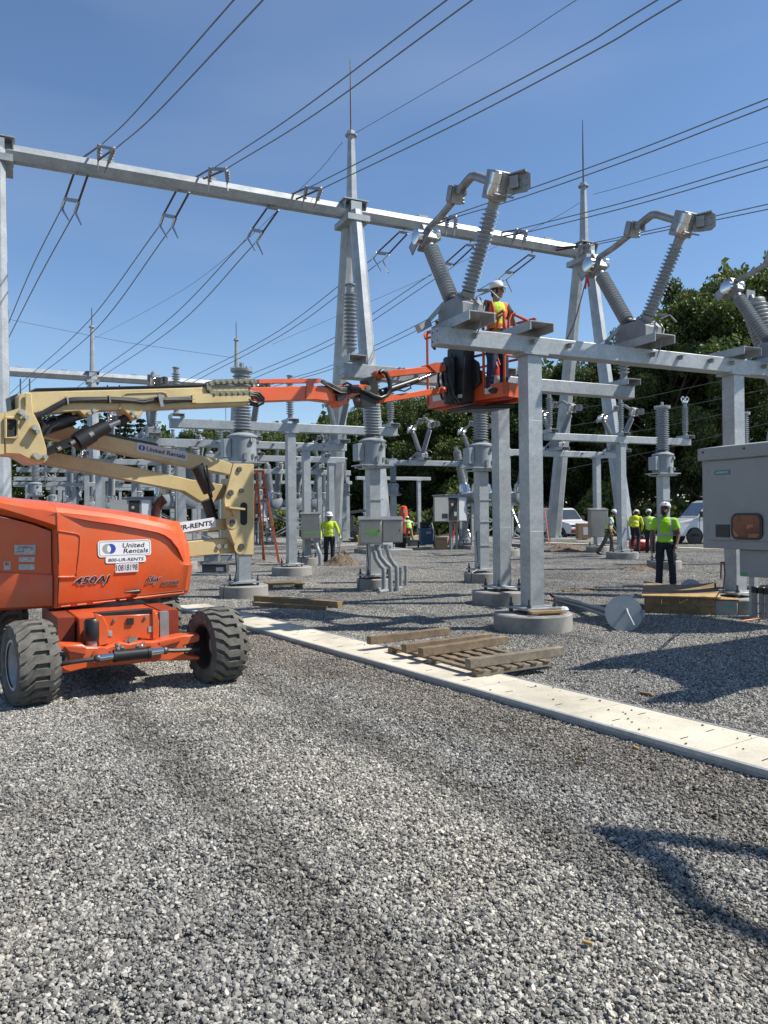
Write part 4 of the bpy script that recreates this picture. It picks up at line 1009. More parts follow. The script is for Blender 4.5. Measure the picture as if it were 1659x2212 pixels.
# ---- chassis
TL, TR = V((-3.345, 7.24, 0)), V((-1.785, 8.14, 0))
AE = (TR - TL).normalized(); AB = V((-AE.y, AE.x, 0)); AC = (TL + TR) / 2
TRK = (TR - TL).length / 2
def Ch(e, b, z): return AC + AE * e + AB * b + Z * z
TYR, TYW = .405, .36
def wheel_meshes():
    hw = TYW / 2
    t = MB(); prof = [(.215, -hw * .80), (.26, -hw * .98), (.33, -hw * 1.0), (.365, -hw * .93), (.372, -hw * .6), (.374, 0), (.372, hw * .6), (.365, hw * .93), (.33, hw), (.26, hw * .98), (.215, hw * .80)]
    n = 44; b0 = len(t.v)
    for (r, x) in prof:
        for k in range(n): a = 2 * math.pi * k / n; t.v.append(V((x, r * math.cos(a), r * math.sin(a))))
    for i in range(len(prof) - 1):
        for k in range(n): k2 = (k + 1) % n; t.f.append((b0 + i * n + k, b0 + i * n + k2, b0 + (i + 1) * n + k2, b0 + (i + 1) * n + k))
    NL = 22; st = 2 * math.pi / NL
    def lug(path, wd, r0=.366, r1=TYR):
        P = []
        for (x, a) in path:
            rr = r1 - .028 * max(0, abs(x) / hw - .8) / .2
            for (r, da) in ((r0, -wd * 1.15), (r0, wd * 1.15), (rr, wd), (rr, -wd)): P.append((x, r * math.cos(a + da), r * math.sin(a + da)))
        fs = []
        for i in range(len(path) - 1):
            for k in range(4): k2 = (k + 1) % 4; fs.append((i * 4 + k, i * 4 + k2, (i + 1) * 4 + k2, (i + 1) * 4 + k))
        fs += [(0, 1, 2, 3), tuple(reversed(range(len(path) * 4 - 4, len(path) * 4)))]
        t.add(P, fs)
    for k in range(NL):
        a = k * st
        lug([(-hw * 1.0, a + st * .95), (-hw * .62, a + st * .62), (-hw * .25, a), (hw * .55, a), (hw * .62, a)], .082)
        lug([(hw * .40, a + st * .5), (hw * .64, a + st * .5), (hw * 1.0, a + st * .18)], .078)
    rim = MB(); b0 = len(rim.v)
    prof = [(.05, .02), (.12, .02), (.16, -.03), (.19, -.05), (.205, -.10), (.215, -hw * .72), (.235, -hw * .84), (.235, -hw * .88), (.21, -hw * .88)]
    for (r, x) in prof:
        for k in range(n): a = 2 * math.pi * k / n; rim.v.append(V((x, r * math.cos(a), r * math.sin(a))))
    for i in range(len(prof) - 1):
        for k in range(n): k2 = (k + 1) % n; rim.f.append((b0 + i * n + k, b0 + i * n + k2, b0 + (i + 1) * n + k2, b0 + (i + 1) * n + k))
    rim.lathe((-.10, 0, 0), (1, 0, 0), [(.09, 0), (.11, .03), (.11, .14), (.02, .15)], 20)
    for k in range(8): a = k * .785; rim.cyl((-.03, .14 * math.cos(a), .14 * math.sin(a)), (-.06, .14 * math.cos(a), .14 * math.sin(a)), .014, 6)
    rin = MB(); rin.lathe((0, 0, 0), (1, 0, 0), [(.05, .025), (.20, .03), (.215, hw * .72), (.236, hw * .86), (.236, hw * .90), (.222, hw * .90), (.205, hw * .7), (.19, .045), (.05, .04)], n)
    return t, rim, rin
tm, rm, rin = wheel_meshes()
TYM = tm.mesh('tyre', [RUBBER], smooth=30); RIMM = rm.mesh('rim', [RIMW], smooth=35); RINM = rin.mesh('inner_rim', [RIMD], smooth=35)
ca_e = math.atan2(AE.y, AE.x)
inv = ROOT[LIFT.name].inverted()
for (e, b, steer, flip) in ((-TRK, 0, R_(9), 0), (TRK, 0, R_(8), 1), (-TRK, 2.38, 0, 0), (TRK, 2.38, 0, 1)):
    w = bpy.data.objects.new('wheel', RIMM); col.objects.link(w); w.parent = LIFT
    w.location = inv @ Ch(e, b, TYR - .012); w.rotation_euler = (random.Random(e + b).uniform(0, 6), 0, ca_e + steer + (math.pi if flip else 0))
    w.rotation_mode = 'ZYX' if False else 'XYZ'
    ty = bpy.data.objects.new('tyre', TYM); col.objects.link(ty); ty.parent = w
    ri = bpy.data.objects.new('inner_rim', RINM); col.objects.link(ri); ri.parent = w
    if flip: ty.scale = (-1, 1, 1)
def ax(x, y, b=-.10): return onp(x, y, Ch(0, b, 0), AE)
fr = MB().prism([Ch(-.42, .30, .36), Ch(.42, .30, .36), Ch(.42, .30, .74), Ch(-.42, .30, .74)], AB * 1.7)
fr.prism([Ch(-.36, .14, .40), Ch(.36, .14, .40), Ch(.36, .14, .66), Ch(-.36, .14, .66)], AB * .3)
frame = LB(fr, 'chassis_frame', ORANGE_D, bevel=.01)
LB(MB().prism([Ch(-.60, .45, .42), Ch(-.44, .45, .42), Ch(-.44, .45, .74), Ch(-.60, .45, .74)], AB * 1.4).prism([Ch(.44, .45, .42), Ch(.62, .45, .42), Ch(.62, .45, .74), Ch(.44, .45, .74)], AB * 1.4), 'side_tank', mk('dark orange side plate', (.30, .05, .02), .5, 0, .2, 4), frame)
# front plate with its flanges
fp = [ax(222, 1331, .02), ax(336, 1326, .02), ax(338, 1383, .02), ax(300, 1378, .02), ax(282, 1386, .02), ax(255, 1386, .02), ax(232, 1393, .02)]
LB(MB().prism(fp, AB * .04), 'front_plate', ORANGE, frame, bevel=.006)
fl = MB()
for px in ((205, 1325, 222, 1330, 233, 1352, 233, 1391, 214, 1396), (329, 1319, 334, 1318, 344, 1342, 344, 1381, 330, 1381)):
    LB(MB().prism([ax(px[i], px[i + 1], .0) for i in range(0, 10, 2)], AB * .05), 'side_flange', ORANGE, frame, bevel=.006)
LB(MB().prism([ax(205, 1326, .03), ax(331, 1316, .03), ax(331, 1336, .03), ax(226, 1343, .03)], AB * .16), 'top_step', BLACK, frame)
m = MB(); m.prism([ax(275, 1336, .0), ax(289, 1335, .0), ax(289, 1349, .0), ax(275, 1350, .0)], AB * .02); LB(m, 'tow_hole', DARKIN, frame)
m = MB()
for (x, y, s) in ((238, 1368, 6), (325, 1359, 6)): m.prism([ax(x - s * .7, y - s, .015), ax(x + s * .7, y - s - .3, .015), ax(x + s * .7, y + s, .015), ax(x - s * .7, y + s + .3, .015)], AB * -.003)
LB(m, 'plate_labels', SILVERLBL, frame)
m = MB()
for x, y in ((247, 1338), (314, 1332)): p = ax(x, y, .03); m.cyl(p, p - AB * .03, .016, 8)
p = ax(283, 1381, .0); m.cyl(p, p - AB * .06, .036, 14); p2 = ax(292, 1378, .0); m.cyl(p2, p2 - AB * .05, .016, 8); m.bar(ax(270, 1385, -.03), ax(292, 1379, -.03), .02, .03)
LB(m, 'plate_bolts', ZINC, frame)
m = MB(); p = ax(201, 1336, .06); q = ax(200, 1383, .06); m.lathe(q, Z, [(.075, 0), (.08, .02), (.08, (p - q).length - .03), (.06, (p - q).length)], 20); LB(m, 'filter_canister', BLACK, frame)
m = MB(); m.lathe(q - Z * .05, Z, [(.06, 0), (.06, .06)], 16); p = ax(353, 1352, .1); m.box(p, (.09, .09, .30), ca_e); LB(m, 'filter_base', ALU, frame)
# axle
axp = [ax(128, 1392), ax(180, 1393), ax(186, 1398), ax(230, 1399), ax(262, 1388), ax(280, 1391), ax(303, 1386), ax(330, 1386), ax(345, 1383), ax(392, 1373), ax(432, 1370), ax(432, 1386), ax(398, 1395),
       ax(394, 1408), ax(405, 1414), ax(432, 1418), ax(432, 1426), ax(400, 1427), ax(330, 1428), ax(290, 1434), ax(240, 1438), ax(185, 1444), ax(150, 1453), ax(120, 1456), ax(118, 1446), ax(140, 1440), ax(149, 1428), ax(146, 1412), ax(138, 1407), ax(120, 1408)]
axle = LB(MB().prism(axp, AB * .20), 'front_axle', ORANGE, bevel=.012)
LB(MB().prism([ax(140, 1397, -.13), ax(186, 1399, -.13), ax(186, 1413, -.13), ax(150, 1407, -.13)], AB * .04), 'axle_rib', ORANGE_D, axle); LB(MB().prism([ax(345, 1389, -.13), ax(392, 1378, -.13), ax(392, 1384, -.13), ax(345, 1398, -.13)], AB * .04), 'axle_rib', ORANGE_D, axle)
for x, y in ((218, 1418), (330, 1409)): p = ax(x, y, -.08); LB(MB().lathe(p, -AB, [(.09, 0), (.09, .05), (.05, .055)], 20), 'axle_boss', ORANGE_D, axle)
c0, c1 = ax(245, 1417, -.19), ax(325, 1409, -.19)
cy = LB(MB().cyl(c0, c1, .056, 20).cyl(c0, c0 + (c1 - c0).normalized() * .03, .062, 20).cyl(c1, c1 - (c1 - c0).normalized() * .03, .062, 20), 'steering_cylinder', BLACK, axle)
LB(MB().cyl(ax(213, 1422, -.19), c0, .034, 16).cyl(c1, ax(354, 1405, -.19), .034, 16), 'cylinder_rod', CHROME, cy)
LB(MB().tube([ax(213, 1422, -.19), ax(190, 1425, -.18), ax(150, 1431, -.15), ax(125, 1436, -.1)], .022, 8).ball(ax(211, 1422, -.19), .04, 10), 'tie_rod', BOLT, cy); LB(MB().tube([ax(354, 1405, -.19), ax(380, 1405, -.18), ax(430, 1403, -.1)], .022, 8).ball(ax(356, 1405, -.19), .04, 10), 'tie_rod', BOLT, cy)
m = MB()
for x, y in ((252, 1399), (263, 1405), (296, 1401)): p = ax(x, y, -.14); m.tube([p, p + Z * .03 - AB * .02], .018, 8); m.ball(p + Z * .03 - AB * .02, .024, 8)
m.tube([ax(250, 1391, -.15), ax(256, 1404, -.16)], .016, 8); m.tube([ax(310, 1386, -.15), ax(308, 1399, -.16)], .013, 8)
LB(m, 'hydraulic_fitting', ZINC, axle)
LB(MB().box((0, 0, 0), (1, 1, 1)) and MB().prism([Ch(-.62, 2.1, .34), Ch(.62, 2.1, .34), Ch(.62, 2.1, .50), Ch(-.62, 2.1, .50)], AB * .22), 'rear_axle', ORANGE_D)
# turntable bearing
LB(MB().lathe(Pt(sofp(pl(230, 1200, 0)) , 0, .70), Z, [(.62, 0), (.62, .10), (.5, .11)], 40), 'turntable_ring', BLACK)

# ---- hood (engine cover): lofted stations along the boom direction
HN = .70
def hz(x, y, n=HN): p = pl(x, y, n); return sofp(p), p.z
def interp(tab, s):
    if s <= tab[0][0]: 
        a, b = tab[0], tab[1]; return a[1] + (s - a[0]) * (b[1] - a[1]) / (b[0] - a[0])
    for a, b in zip(tab, tab[1:]):
        if s <= b[0]: return a[1] + (s - a[0]) * (b[1] - a[1]) / (b[0] - a[0])
    return tab[-1][1]
crease = [hz(x, y) for x, y in ((0, 1082), (113, 1105), (247, 1119), (340, 1138), (374, 1146), (390, 1166), (400, 1195), (408, 1219))]
topl = [hz(x, y, .35) for x, y in ((0, 1071), (146, 1087), (285, 1106), (350, 1119), (387, 1128), (398, 1143), (412, 1170), (424, 1205))]
botl = [hz(x, y) for x, y in ((126, 1317), (250, 1304), (330, 1296), (409, 1287))]
S_seam, S_end = hz(126, 1250)[0], hz(408, 1250)[0]
belt = [hz(x, y) for x, y in ((126, 1238), (300, 1226), (408, 1219))]
def station(s, n_off=0.0, zin=0.0):
    zb, zc, zt, zm = interp(botl, s), interp(crease, s), interp(topl, s), interp(belt, s)
    zt = max(zt, zc + .012)
    n = HN + n_off
    return [(n - .135, zb), (n - .12, zb + .035), (n - .10, zb + .055), (n + .0, zm), (n - .035, zc - .02), (n - .05, zc), (n - .10, zc + (zt - zc) * .45), (n - .35, zt), (n - .62, zt + .01), (n - .62, zb)]
sts = [S_seam, S_seam + .3, S_seam + .6, S_seam + .9, S_end - .45, S_end - .25, S_end - .12, S_end - .05, S_end]
secs = [[Pt(s, n, z) for n, z in station(s)] for s in sts]
for k, (ds, dn, dz) in enumerate(((.05, -.03, 0), (.10, -.10, -.01), (.125, -.2, -.03))):
    st = station(S_end, dn); zc = sum(z for _, z in st) / len(st)
    secs.append([Pt(S_end + ds, n, zc + (z - zc) * (1 - .03 * k)) for n, z in st])
hm = MB(); K = len(secs[0])
for sec in secs: hm.v += sec
for i in range(len(secs) - 1):
    for k in range(K): k2 = (k + 1) % K; hm.f.append((i * K + k, i * K + k2, (i + 1) * K + k2, (i + 1) * K + k))
hm.f.append(tuple(range(K))); hm.f.append(tuple((len(secs) - 1) * K + k for k in reversed(range(K))))
hood = LB(hm, 'hood', ORANGE, bevel=.012, segs=2, smooth=25)
# raised band along the shoulder that turns down at the right end (with the shade line under it)
def hood_n(s, z):
    st = station(s)[1:7]
    for (na, za), (nb, zb_) in zip(st, st[1:]):
        if za <= z <= zb_ and zb_ > za: return na + (nb - na) * (z - za) / (zb_ - za)
    return HN - .05
band_up = [(113, 1105), (180, 1111.5), (247, 1119.5), (310, 1131), (350, 1140), (374, 1147), (386, 1160), (396, 1185), (404, 1208)]
band_lo = [(150, 1116), (192, 1124.5), (250, 1133), (308, 1143.5), (340, 1150), (355, 1156), (368, 1165), (383, 1185), (396, 1212)]
bm_ = MB()
for rowk, (tabl, dn) in enumerate(((band_up, .004), (band_up, .045), (band_lo, .045), (band_lo, -.012))):
    for i, (x, y) in enumerate(tabl):
        s, z = hz(x, y); d = dn
        if i == 0: d = min(dn, .004)
        if i == len(tabl) - 1: d = min(dn, .012)
        if tabl is band_lo and d > .03: s, z = s, z
        bm_.v.append(Pt(s, hood_n(s, z) + d, z))
nb = len(band_up)
for r in range(3):
    for i in range(nb - 1): bm_.f.append((r * nb + i, r * nb + i + 1, (r + 1) * nb + i + 1, (r + 1) * nb + i))
LB(bm_, 'shoulder_band', ORANGE, hood, smooth=30, recalc=False)
# tail section: counterweight that curves away from the seam, with overhang above
TB = .55
def tail_n(s): d = S_seam - s; return HN - .19 - d * .42 - d * d * .35
tl = MB(); ns = 9; rows_ = []
for i in range(ns):
    s = S_seam - .012 - i * .17
    zb, zc, zt = interp(botl, S_seam) - .004 * i, interp(crease, s), interp(topl, s)
    n = tail_n(s); zl = interp([hz(x, y, .62) for x, y in ((0, 1111), (60, 1126), (112, 1143), (121, 1152))], s)
    zsp = interp([hz(x, y, .62) for x, y in ((0, 1239), (126, 1243))], s)
    rows_.append([Pt(s, n - .05, zb), Pt(s, n + .02, zb + .03), Pt(s, n + .035, zsp - .012), Pt(s, n + .03, zsp), Pt(s, n, zsp + .004), Pt(s, n - .01, zl), Pt(s, n - .4, zl + .02), Pt(s, n - .4, zb)])
K = 8
for r in rows_: tl.v += r
for i in range(ns - 1):
    for k in range(K): k2 = (k + 1) % K; tl.f.append((i * K + k, i * K + k2, (i + 1) * K + k2, (i + 1) * K + k))
tl.f.append(tuple(range(K))); tl.f.append(tuple((ns - 1) * K + k for k in reversed(range(K))))
tail = LB(tl, 'tail_weight', ORANGE, smooth=25)
# overhanging cowl above the tail
cw = MB(); rows_ = []
for i in range(ns):
    s = S_seam + .004 - i * .17; zc, zt = interp(crease, s), interp(topl, s)
    zl = interp([hz(x, y, .62) for x, y in ((0, 1106), (60, 1121), (112, 1138), (124, 1146))], s)
    zo = interp([hz(x, y, .70) for x, y in ((0, 1094), (60, 1113), (124, 1136))], s); n = HN - .05 - (i * .17) * .30
    rows_.append([Pt(s, n - .09, zl), Pt(s, n + .01, zo), Pt(s, n, zc), Pt(s, n - .05, zc + (zt - zc) * .45), Pt(s, n - .3, zt), Pt(s, n - .6, zt + .01), Pt(s, n - .6, zl)])
K = 7
for r in rows_: cw.v += r
for i in range(ns - 1):
    for k in range(K): k2 = (k + 1) % K; cw.f.append((i * K + k, i * K + k2, (i + 1) * K + k2, (i + 1) * K + k))
cw.f.append(tuple(range(K))); cw.f.append(tuple((ns - 1) * K + k for k in reversed(range(K))))
LB(cw, 'tail_cowl', ORANGE, smooth=25, bevel=.006)
# recessed scoop right of the seam: a frame edge proud of the hood
def onh(x, y, d=0.0): s, z = hz(x, y); return Pt(s, hood_n(s, z) + d, z)
m = MB(); edge = [(128, 1147), (150, 1150.5), (166, 1153), (172, 1156), (174.5, 1160), (173, 1185), (168, 1222), (166, 1242)]
m.tube([onh(x, y, .004) for x, y in edge], .010, 6); LB(m, 'scoop_edge', ORANGE_D, hood)
m = MB(); m.tube([onh(x, y, .0) for x, y in ((126, 1150), (127, 1200), (128, 1246), (127, 1312))], .007, 6); LB(m, 'seam_gap', DARKIN, hood)
m = MB(); m.tube([onh(x, y, .0) for x, y in ((126, 1246), (132, 1247), (166, 1246))], .012, 6); LB(m, 'scoop_sill', ORANGE, hood)
# bottom lip and slots: lit edges and slot shade painted as light and dark orange
m = MB(); m.tube([onh(x, y, .012) for x, y in ((300, 1291.5), (330, 1289), (370, 1285), (405, 1281))] , .012, 6)
for a, b in ((135, 155), (170, 190), (204, 253), (262, 276), (292, 402)):
    for k in (0,): m.tube([onh(a, 1311 - (a - 135) * .112, .004), onh(b, 1311 - (b - 135) * .112, .004)], .006, 6)
LB(m, 'slot_lips', mk('lit orange edge', (.85, .26, .12), .35), hood)
m = MB()
for a, b in ((134, 156), (169, 191), (203, 254), (261, 277), (291, 404)):
    ya, yb = 1305 - (a - 135) * .112, 1305 - (b - 135) * .112
    m.tube([onh(a, ya + 2, .001), onh(b, yb + 2, .001)], .008, 6)
LB(m, 'slots', mk('shaded slot paint', (.25, .045, .018), .6), hood)
# handle
m = MB(); a, b = onh(272, 1280, .045), onh(303, 1277, .045); m.tube([a, a.lerp(b, .4), b], [.012, .018, .022], 8); m.obox(onh(301, 1278, .02), BW * .03, BN * .03, Z * .025); LB(m, 'handle', BLACK, hood)
# exhaust
m = MB(); e0 = pl(335, 1121, .15); ex = [e0 - Z * .12, e0, pl(336, 1106, .15), pl(341, 1092, .16), pl(349, 1082, .18), pl(355, 1078, .2)]
m.tube(ex, [.052, .052, .054, .056, .060, .062], 16, cap=False); LB(m, 'exhaust_pipe', RUST, smooth=60)
p = ex[-1]; d = (ex[-1] - ex[-2]).normalized(); LB(MB().lathe(p - d * .02, d, [(.056, 0), (.056, .004)], 16), 'exhaust_mouth', DARKIN)
# ---- hood decals
def dplate(px0, px1, up, w_scale=1.0):
    pass
def hd(x, y): return onh(x, y, .004)
def deck(name, x0, y0, x1, y1, h_px, mat, r, txts=(), parent=hood, frame=None):
    a, b = hd(x0, y0), hd(x1, y1); xd = (b - a); w = xd.length; xd = xd.normalized()
    t = hd(x0, y0 - h_px); ud = (t - a); ud = (ud - xd * ud.dot(xd)); h = ud.length; ud = ud.normalized(); nd = xd.cross(ud); a = a + nd * .004
    o = decal(name, a, xd, ud, w, h, mat, parent, r)
    return o, a + nd * .003, xd, ud, w, h
o, a, xd, ud, w, h = deck('rental_decal', 212, 1204.5, 327, 1199, 36, WHITE, .035)
MBf = lambda r_, cx, cy: [a + xd * (cx + x) + ud * (cy + y) for x, y in r_]
m = MB(); rr = rrect(w * .955, h * .86, .03); rr_in = rrect(w * .955 - .008, h * .86 - .008, .027)
P0 = MBf(rr, w * .0225, h * .07); P1 = MBf(rr_in, w * .0225 + .004, h * .07 + .004); nn = len(P0)
m.v = P0 + P1; m.f = [(i, (i + 1) % nn, nn + (i + 1) % nn, nn + i) for i in range(nn)]; LB(m, 'decal_border', INK, hood, recalc=False, smooth=0)
R0 = h * .30; ccx, ccy = w * .17, h * .50
def disc(cx, cy, r, n=28): return [(cx + r * math.cos(2 * math.pi * k / n), cy + r * math.sin(2 * math.pi * k / n)) for k in range(n)]
def crescent(cx, cy, r, dx, sgn, n=20):              # circle minus the same circle moved by dx
    th = math.acos(abs(dx) / 2 / r)
    A = [(cx + r * sgn * math.cos(q), cy + r * math.sin(q)) for q in [(-(math.pi - th)) + 2 * (math.pi - th) * k / n for k in range(n + 1)]]
    Bq = [(cx - sgn * abs(dx) + r * sgn * math.cos(q), cy + r * math.sin(q)) for q in [th - 2 * th * k / n for k in range(n + 1)]]
    return A + Bq[1:-1]
nd = xd.cross(ud)
def flat(name, poly, mat, parent, dz=0.0): 
    mb = MB(); mb.add([a + xd * x + ud * y + nd * dz for x, y in poly], [tuple(range(len(poly)))]); return LB(mb, name, mat, parent, recalc=False, smooth=0)
flat('logo_crescent', crescent(ccx, ccy, R0, R0 * .95, -1), GREYINK, hood)
flat('logo_crescent', crescent(ccx + R0 * .72, ccy, R0, R0 * .95, 1), BLUEINK, hood, .001)
lettering('lettering', 'United', w * .42, a + xd * w * .455 + ud * h * .53, xd, ud, INK, hood, bold=.010, shear=.12, height=h * .28)
lettering('lettering', 'Rentals', w * .475, a + xd * w * .465 + ud * h * .19, xd, ud, INK, hood, bold=.010, shear=.12, height=h * .28)
o, a, xd, ud, w, h = deck('phone_decal', 228, 1217.5, 315, 1213.5, 14.0, WHITE, .02)
lettering('lettering', '800-UR-RENTS', w * .88, a + xd * w * .06 + ud * h * .25, xd, ud, INK, hood, bold=.012, shear=.12, height=h * .5)
o, a, xd, ud, w, h = deck('number_decal', 249.5, 1237.5, 299, 1234.5, 20, WHITE, .004)
lettering('lettering', '10818198', w * .93, a + xd * w * .035 + ud * h * .20, xd, ud, INK, hood, bold=-.002, height=h * .66)
def slope(a, xd, x, y): u_ = hd(x, y - 14) - hd(x, y); return (u_ - xd * u_.dot(xd)).normalized()
a, b = hd(163, 1269), hd(240, 1262.5); xd = (b - a).normalized(); ud = slope(a, xd, 200, 1266)
w = (b - a).length
lettering('lettering', '450AJ', w * 1.02, a + BN * .001 - xd * .006 - ud * .006, xd, ud, WHITE, hood, bold=.045, shear=.22, height=.126)
lettering('lettering', '450AJ', w, a + BN * .0045, xd, ud, INK, hood, bold=.014, shear=.22, height=.112)
a, b = hd(319, 1267), hd(346, 1262); xd = (b - a).normalized(); w = (b - a).length; ud = slope(a, xd, 332, 1265)
lettering('lettering', 'Sky', w * 1.3, a + BN * .001 - ud * .004, xd, ud, WHITE, hood, bold=.03, shear=.45, height=.125)
lettering('lettering', 'Sky', w * 1.26, a + BN * .0045, xd, ud, INK, hood, bold=-.004, shear=.45, height=.118)
a, b = hd(354, 1266), hd(392, 1263); w = (b - a).length; xd = (b - a).normalized(); ud = slope(a, xd, 370, 1265)
lettering('lettering', 'POWER', w * 1.02, a + BN * .001 - ud * .004, xd, ud, WHITE, hood, bold=.03, shear=.15, height=.064)
lettering('lettering', 'POWER', w, a + BN * .0045, xd, ud, INK, hood, bold=.004, shear=.15, height=.056)
def tailp(x, y, d=.0):
    s = S_seam - .3
    for _ in range(12): p = pl(x, y, tail_n(s) + d); s = sofp(p)
    return p
for nme, x0, y0, x1, y1 in (('machine_label', 31, 1198, 77, 1177), ('warning_label', 40, 1214, 75, 1203), ('warning_label', 40, 1231, 75, 1219), ('flag_label', 8, 1231, 23, 1213)):
    P = [tailp(x0, y0, .004), tailp(x1, y0, .004), tailp(x1, y1, .004), tailp(x0, y1, .004)]
    LB(MB().prism(P, BN * .002), nme, SILVERLBL, tail)
P = [tailp(11, 1222, .009), tailp(20, 1222, .009), tailp(20, 1215, .009), tailp(11, 1215, .009)]
m = MB()
for k in range(4): q0, q1 = k / 4, k / 4 + .13; m.add([P[3].lerp(P[0], q0), P[2].lerp(P[1], q0), P[2].lerp(P[1], q1), P[3].lerp(P[0], q1)], [(0, 1, 2, 3)])
LB(m, 'flag_stripes', RED, tail, smooth=0, recalc=False)
LB(MB().add([P[3], P[3].lerp(P[2], .45), P[3].lerp(P[2], .45).lerp(P[0].lerp(P[1], .45), .5), P[3].lerp(P[0], .5)], [(0, 1, 2, 3)]), 'flag_canton', BLUEINK, tail, smooth=0, recalc=False)
# little machine outline on the label
m = MB(); m.tube([tailp(36, 1192, .008), tailp(50, 1191, .008), tailp(50, 1184, .008), tailp(66, 1182, .008), tailp(70, 1189, .008)], .006, 5); m.tube([tailp(38, 1186, .008), tailp(44, 1181, .008), tailp(66, 1182, .008)], .005, 5); LB(m, 'label_drawing', GREYINK, tail)

# ---- tower and main boom
br = trace('tower_bracket', [(9, 891.5), (40, 882), (39, 854.5), (54, 846), (68.5, 849), (72, 889.7), (86, 917.5), (101, 969), (102, 993.4), (96, 1000.8), (74, 1000), (61, 991.5), (42.6, 982), (11, 980.4)], .24, -.24, BEIGE, bevel=.012)
LB(MB().prism([pl(x, y, .24) for x, y in ((9, 891.5), (9, 980.4), (-40, 985), (-40, 890))], BN * -.48), 'bracket_tail', BEIGE, br)
hr = [(11.5, 902), (34, 903), (39, 909), (39, 940), (34, 946), (11.5, 946)]
LB(MB().prism([pl(x, y, .245) for x, y in hr], BN * .004), 'square_hole', DARKIN, br)
m = MB(); PP = [pl(x, y, .26) for x, y in hr]; m.tube(PP + [PP[0]], .016, 6); LB(m, 'hole_rim', BEIGE, br)
LB(MB().prism([pl(x, y, .26) for x, y in ((54, 851), (60, 851), (61, 877), (55, 877))], BN * .02), 'grip_bar', BEIGE, br)
LB(MB().prism([pl(x, y, .1) for x, y in ((22, 857), (38, 850), (40, 880), (25, 886))], BN * -.2), 'end_cover', BLACK, br)
m = MB()
for x, y, x2, y2 in ((43, 892, 54, 903), (71, 925, 78, 934), (74, 985, 95, 988)):
    a, b = pl(x, y, .25), pl(x2, y2, .25); m.bar(a + BN * .03, b + BN * .03, .03, .035); m.cyl(a, a + BN * .09, .03, 10); m.cyl(b, b + BN * .08, .025, 10)
LB(m, 'pin_keeper', ZINC, br)
boom = trace('main_boom', [(54, 847), (180, 843.5), (307, 840.6), (446, 836.3), (537, 834.4), (537, 875), (396, 880.7), (330, 884), (310, 888), (304, 901), (296, 907), (286, 906), (267, 884), (217, 886), (200, 896), (190, 900), (183, 899), (172, 888), (115, 891.5), (70, 893)], .14, -.14, BEIGE, bevel=.01)
m = MB(); m.bar(pl(70, 845, -.0) + Z * .012, pl(440, 836, .0) + Z * .012, .24, .012); LB(m, 'walk_strip', BLACK, boom)
m = MB(); a = [pl(x, y, .150) for x, y in ((258, 883.6), (268, 852), (275, 849.5), (350, 847), (358, 849), (362, 858))]; m.tube(a, .007, 6)
m.prism([pl(x, y, .146) for x, y in ((417, 852), (539, 847), (539, 867), (417, 872))], BN * .03); m.prism([pl(x, y, .146) for x, y in ((412, 854), (422, 853), (422, 870), (412, 871))], BN * .05)
LB(m, 'side_plate', BEIGE, boom)
m = MB()
for x, y, x2, y2 in ((190, 893, 200, 888), (284, 892, 294, 901)):
    a, b = pl(x, y, .15), pl(x2, y2, .15); m.bar(a + BN * .02, b + BN * .02, .022, .022); m.cyl(a, a + BN * .06, .022, 10); m.cyl(b, b + BN * .06, .022, 10)
m.tube([pl(141, 858, .15), pl(146, 860, .2), pl(147, 872, .2), pl(142, 874, .15)], .012, 6); m.tube([pl(233, 855, .15), pl(237, 857, .2), pl(238, 869, .2), pl(234, 871, .15)], .012, 6)
LB(m, 'pin_keeper', ZINC, boom)
hp = [(70, 899), (92, 893), (115, 880), (141, 866), (160, 863.5), (237, 862.5), (285, 864), (310, 867), (338, 862), (360, 864), (420, 861)]
for k, (dy, dn) in enumerate(((-3, .165), (-.6, .175), (1.8, .18), (4.2, .175))):
    amp = (0, 1.2, -1.0, .8)[k]
    LB(MB().tube([pl(x, y + dy + amp * math.sin(x * .05 + k), dn) for x, y in hp], .017, 8), 'boom_hose', HOSE, boom)
LB(MB().prism([pl(x, y, .2) for x, y in ((339, 852), (348, 853), (352, 879), (345, 879))], BN * .03), 'hose_clamp', STAINLESS, boom)
# cable chain
chn = MB(); path_ = [(548, 824.5), (520, 824.5), (490, 825), (464, 826), (452, 829), (446.5, 836), (448, 844), (456, 849.5), (470, 850.5), (500, 850), (538, 849)]
pp = [pl(x, y, .12) for x, y in path_]
dist = [0]
for a, b in zip(pp, pp[1:]): dist.append(dist[-1] + (b - a).length)
nl = int(dist[-1] / .085)
for k in range(nl):
    d = (k + .5) * dist[-1] / nl
    for i in range(len(pp) - 1):
        if dist[i] <= d <= dist[i + 1]: break
    q = (d - dist[i]) / (dist[i + 1] - dist[i]); p = pp[i].lerp(pp[i + 1], q); t = (pp[i + 1] - pp[i]).normalized(); nrm = BN.cross(t)
    chn.obox(p, t * .036, BN * .06, nrm * .030); chn.lathe(p + BN * .06 + t * .03, BN, [(.020, 0), (.020, .012), (.010, .014)], 10); chn.obox(p - t * .04 + BN * .05, t * .02, BN * .012, nrm * .024)
LB(chn, 'cable_chain', CHAINM, boom)
LB(MB().tube([pl(x, y, .15) for x, y in ((538, 849), (556, 852), (566, 862), (566, 869), (558, 873.5), (545, 872), (537, 866))], .016, 8).tube([pl(x, y, .17) for x, y in ((538, 854), (553, 856), (561, 864), (558, 870), (545, 868), (537, 862))], .014, 8).tube([pl(x, y, .13) for x, y in ((538, 845), (560, 849), (570, 860), (569, 871), (556, 877), (540, 874))], .016, 8), 'loop_hose', HOSE, boom)

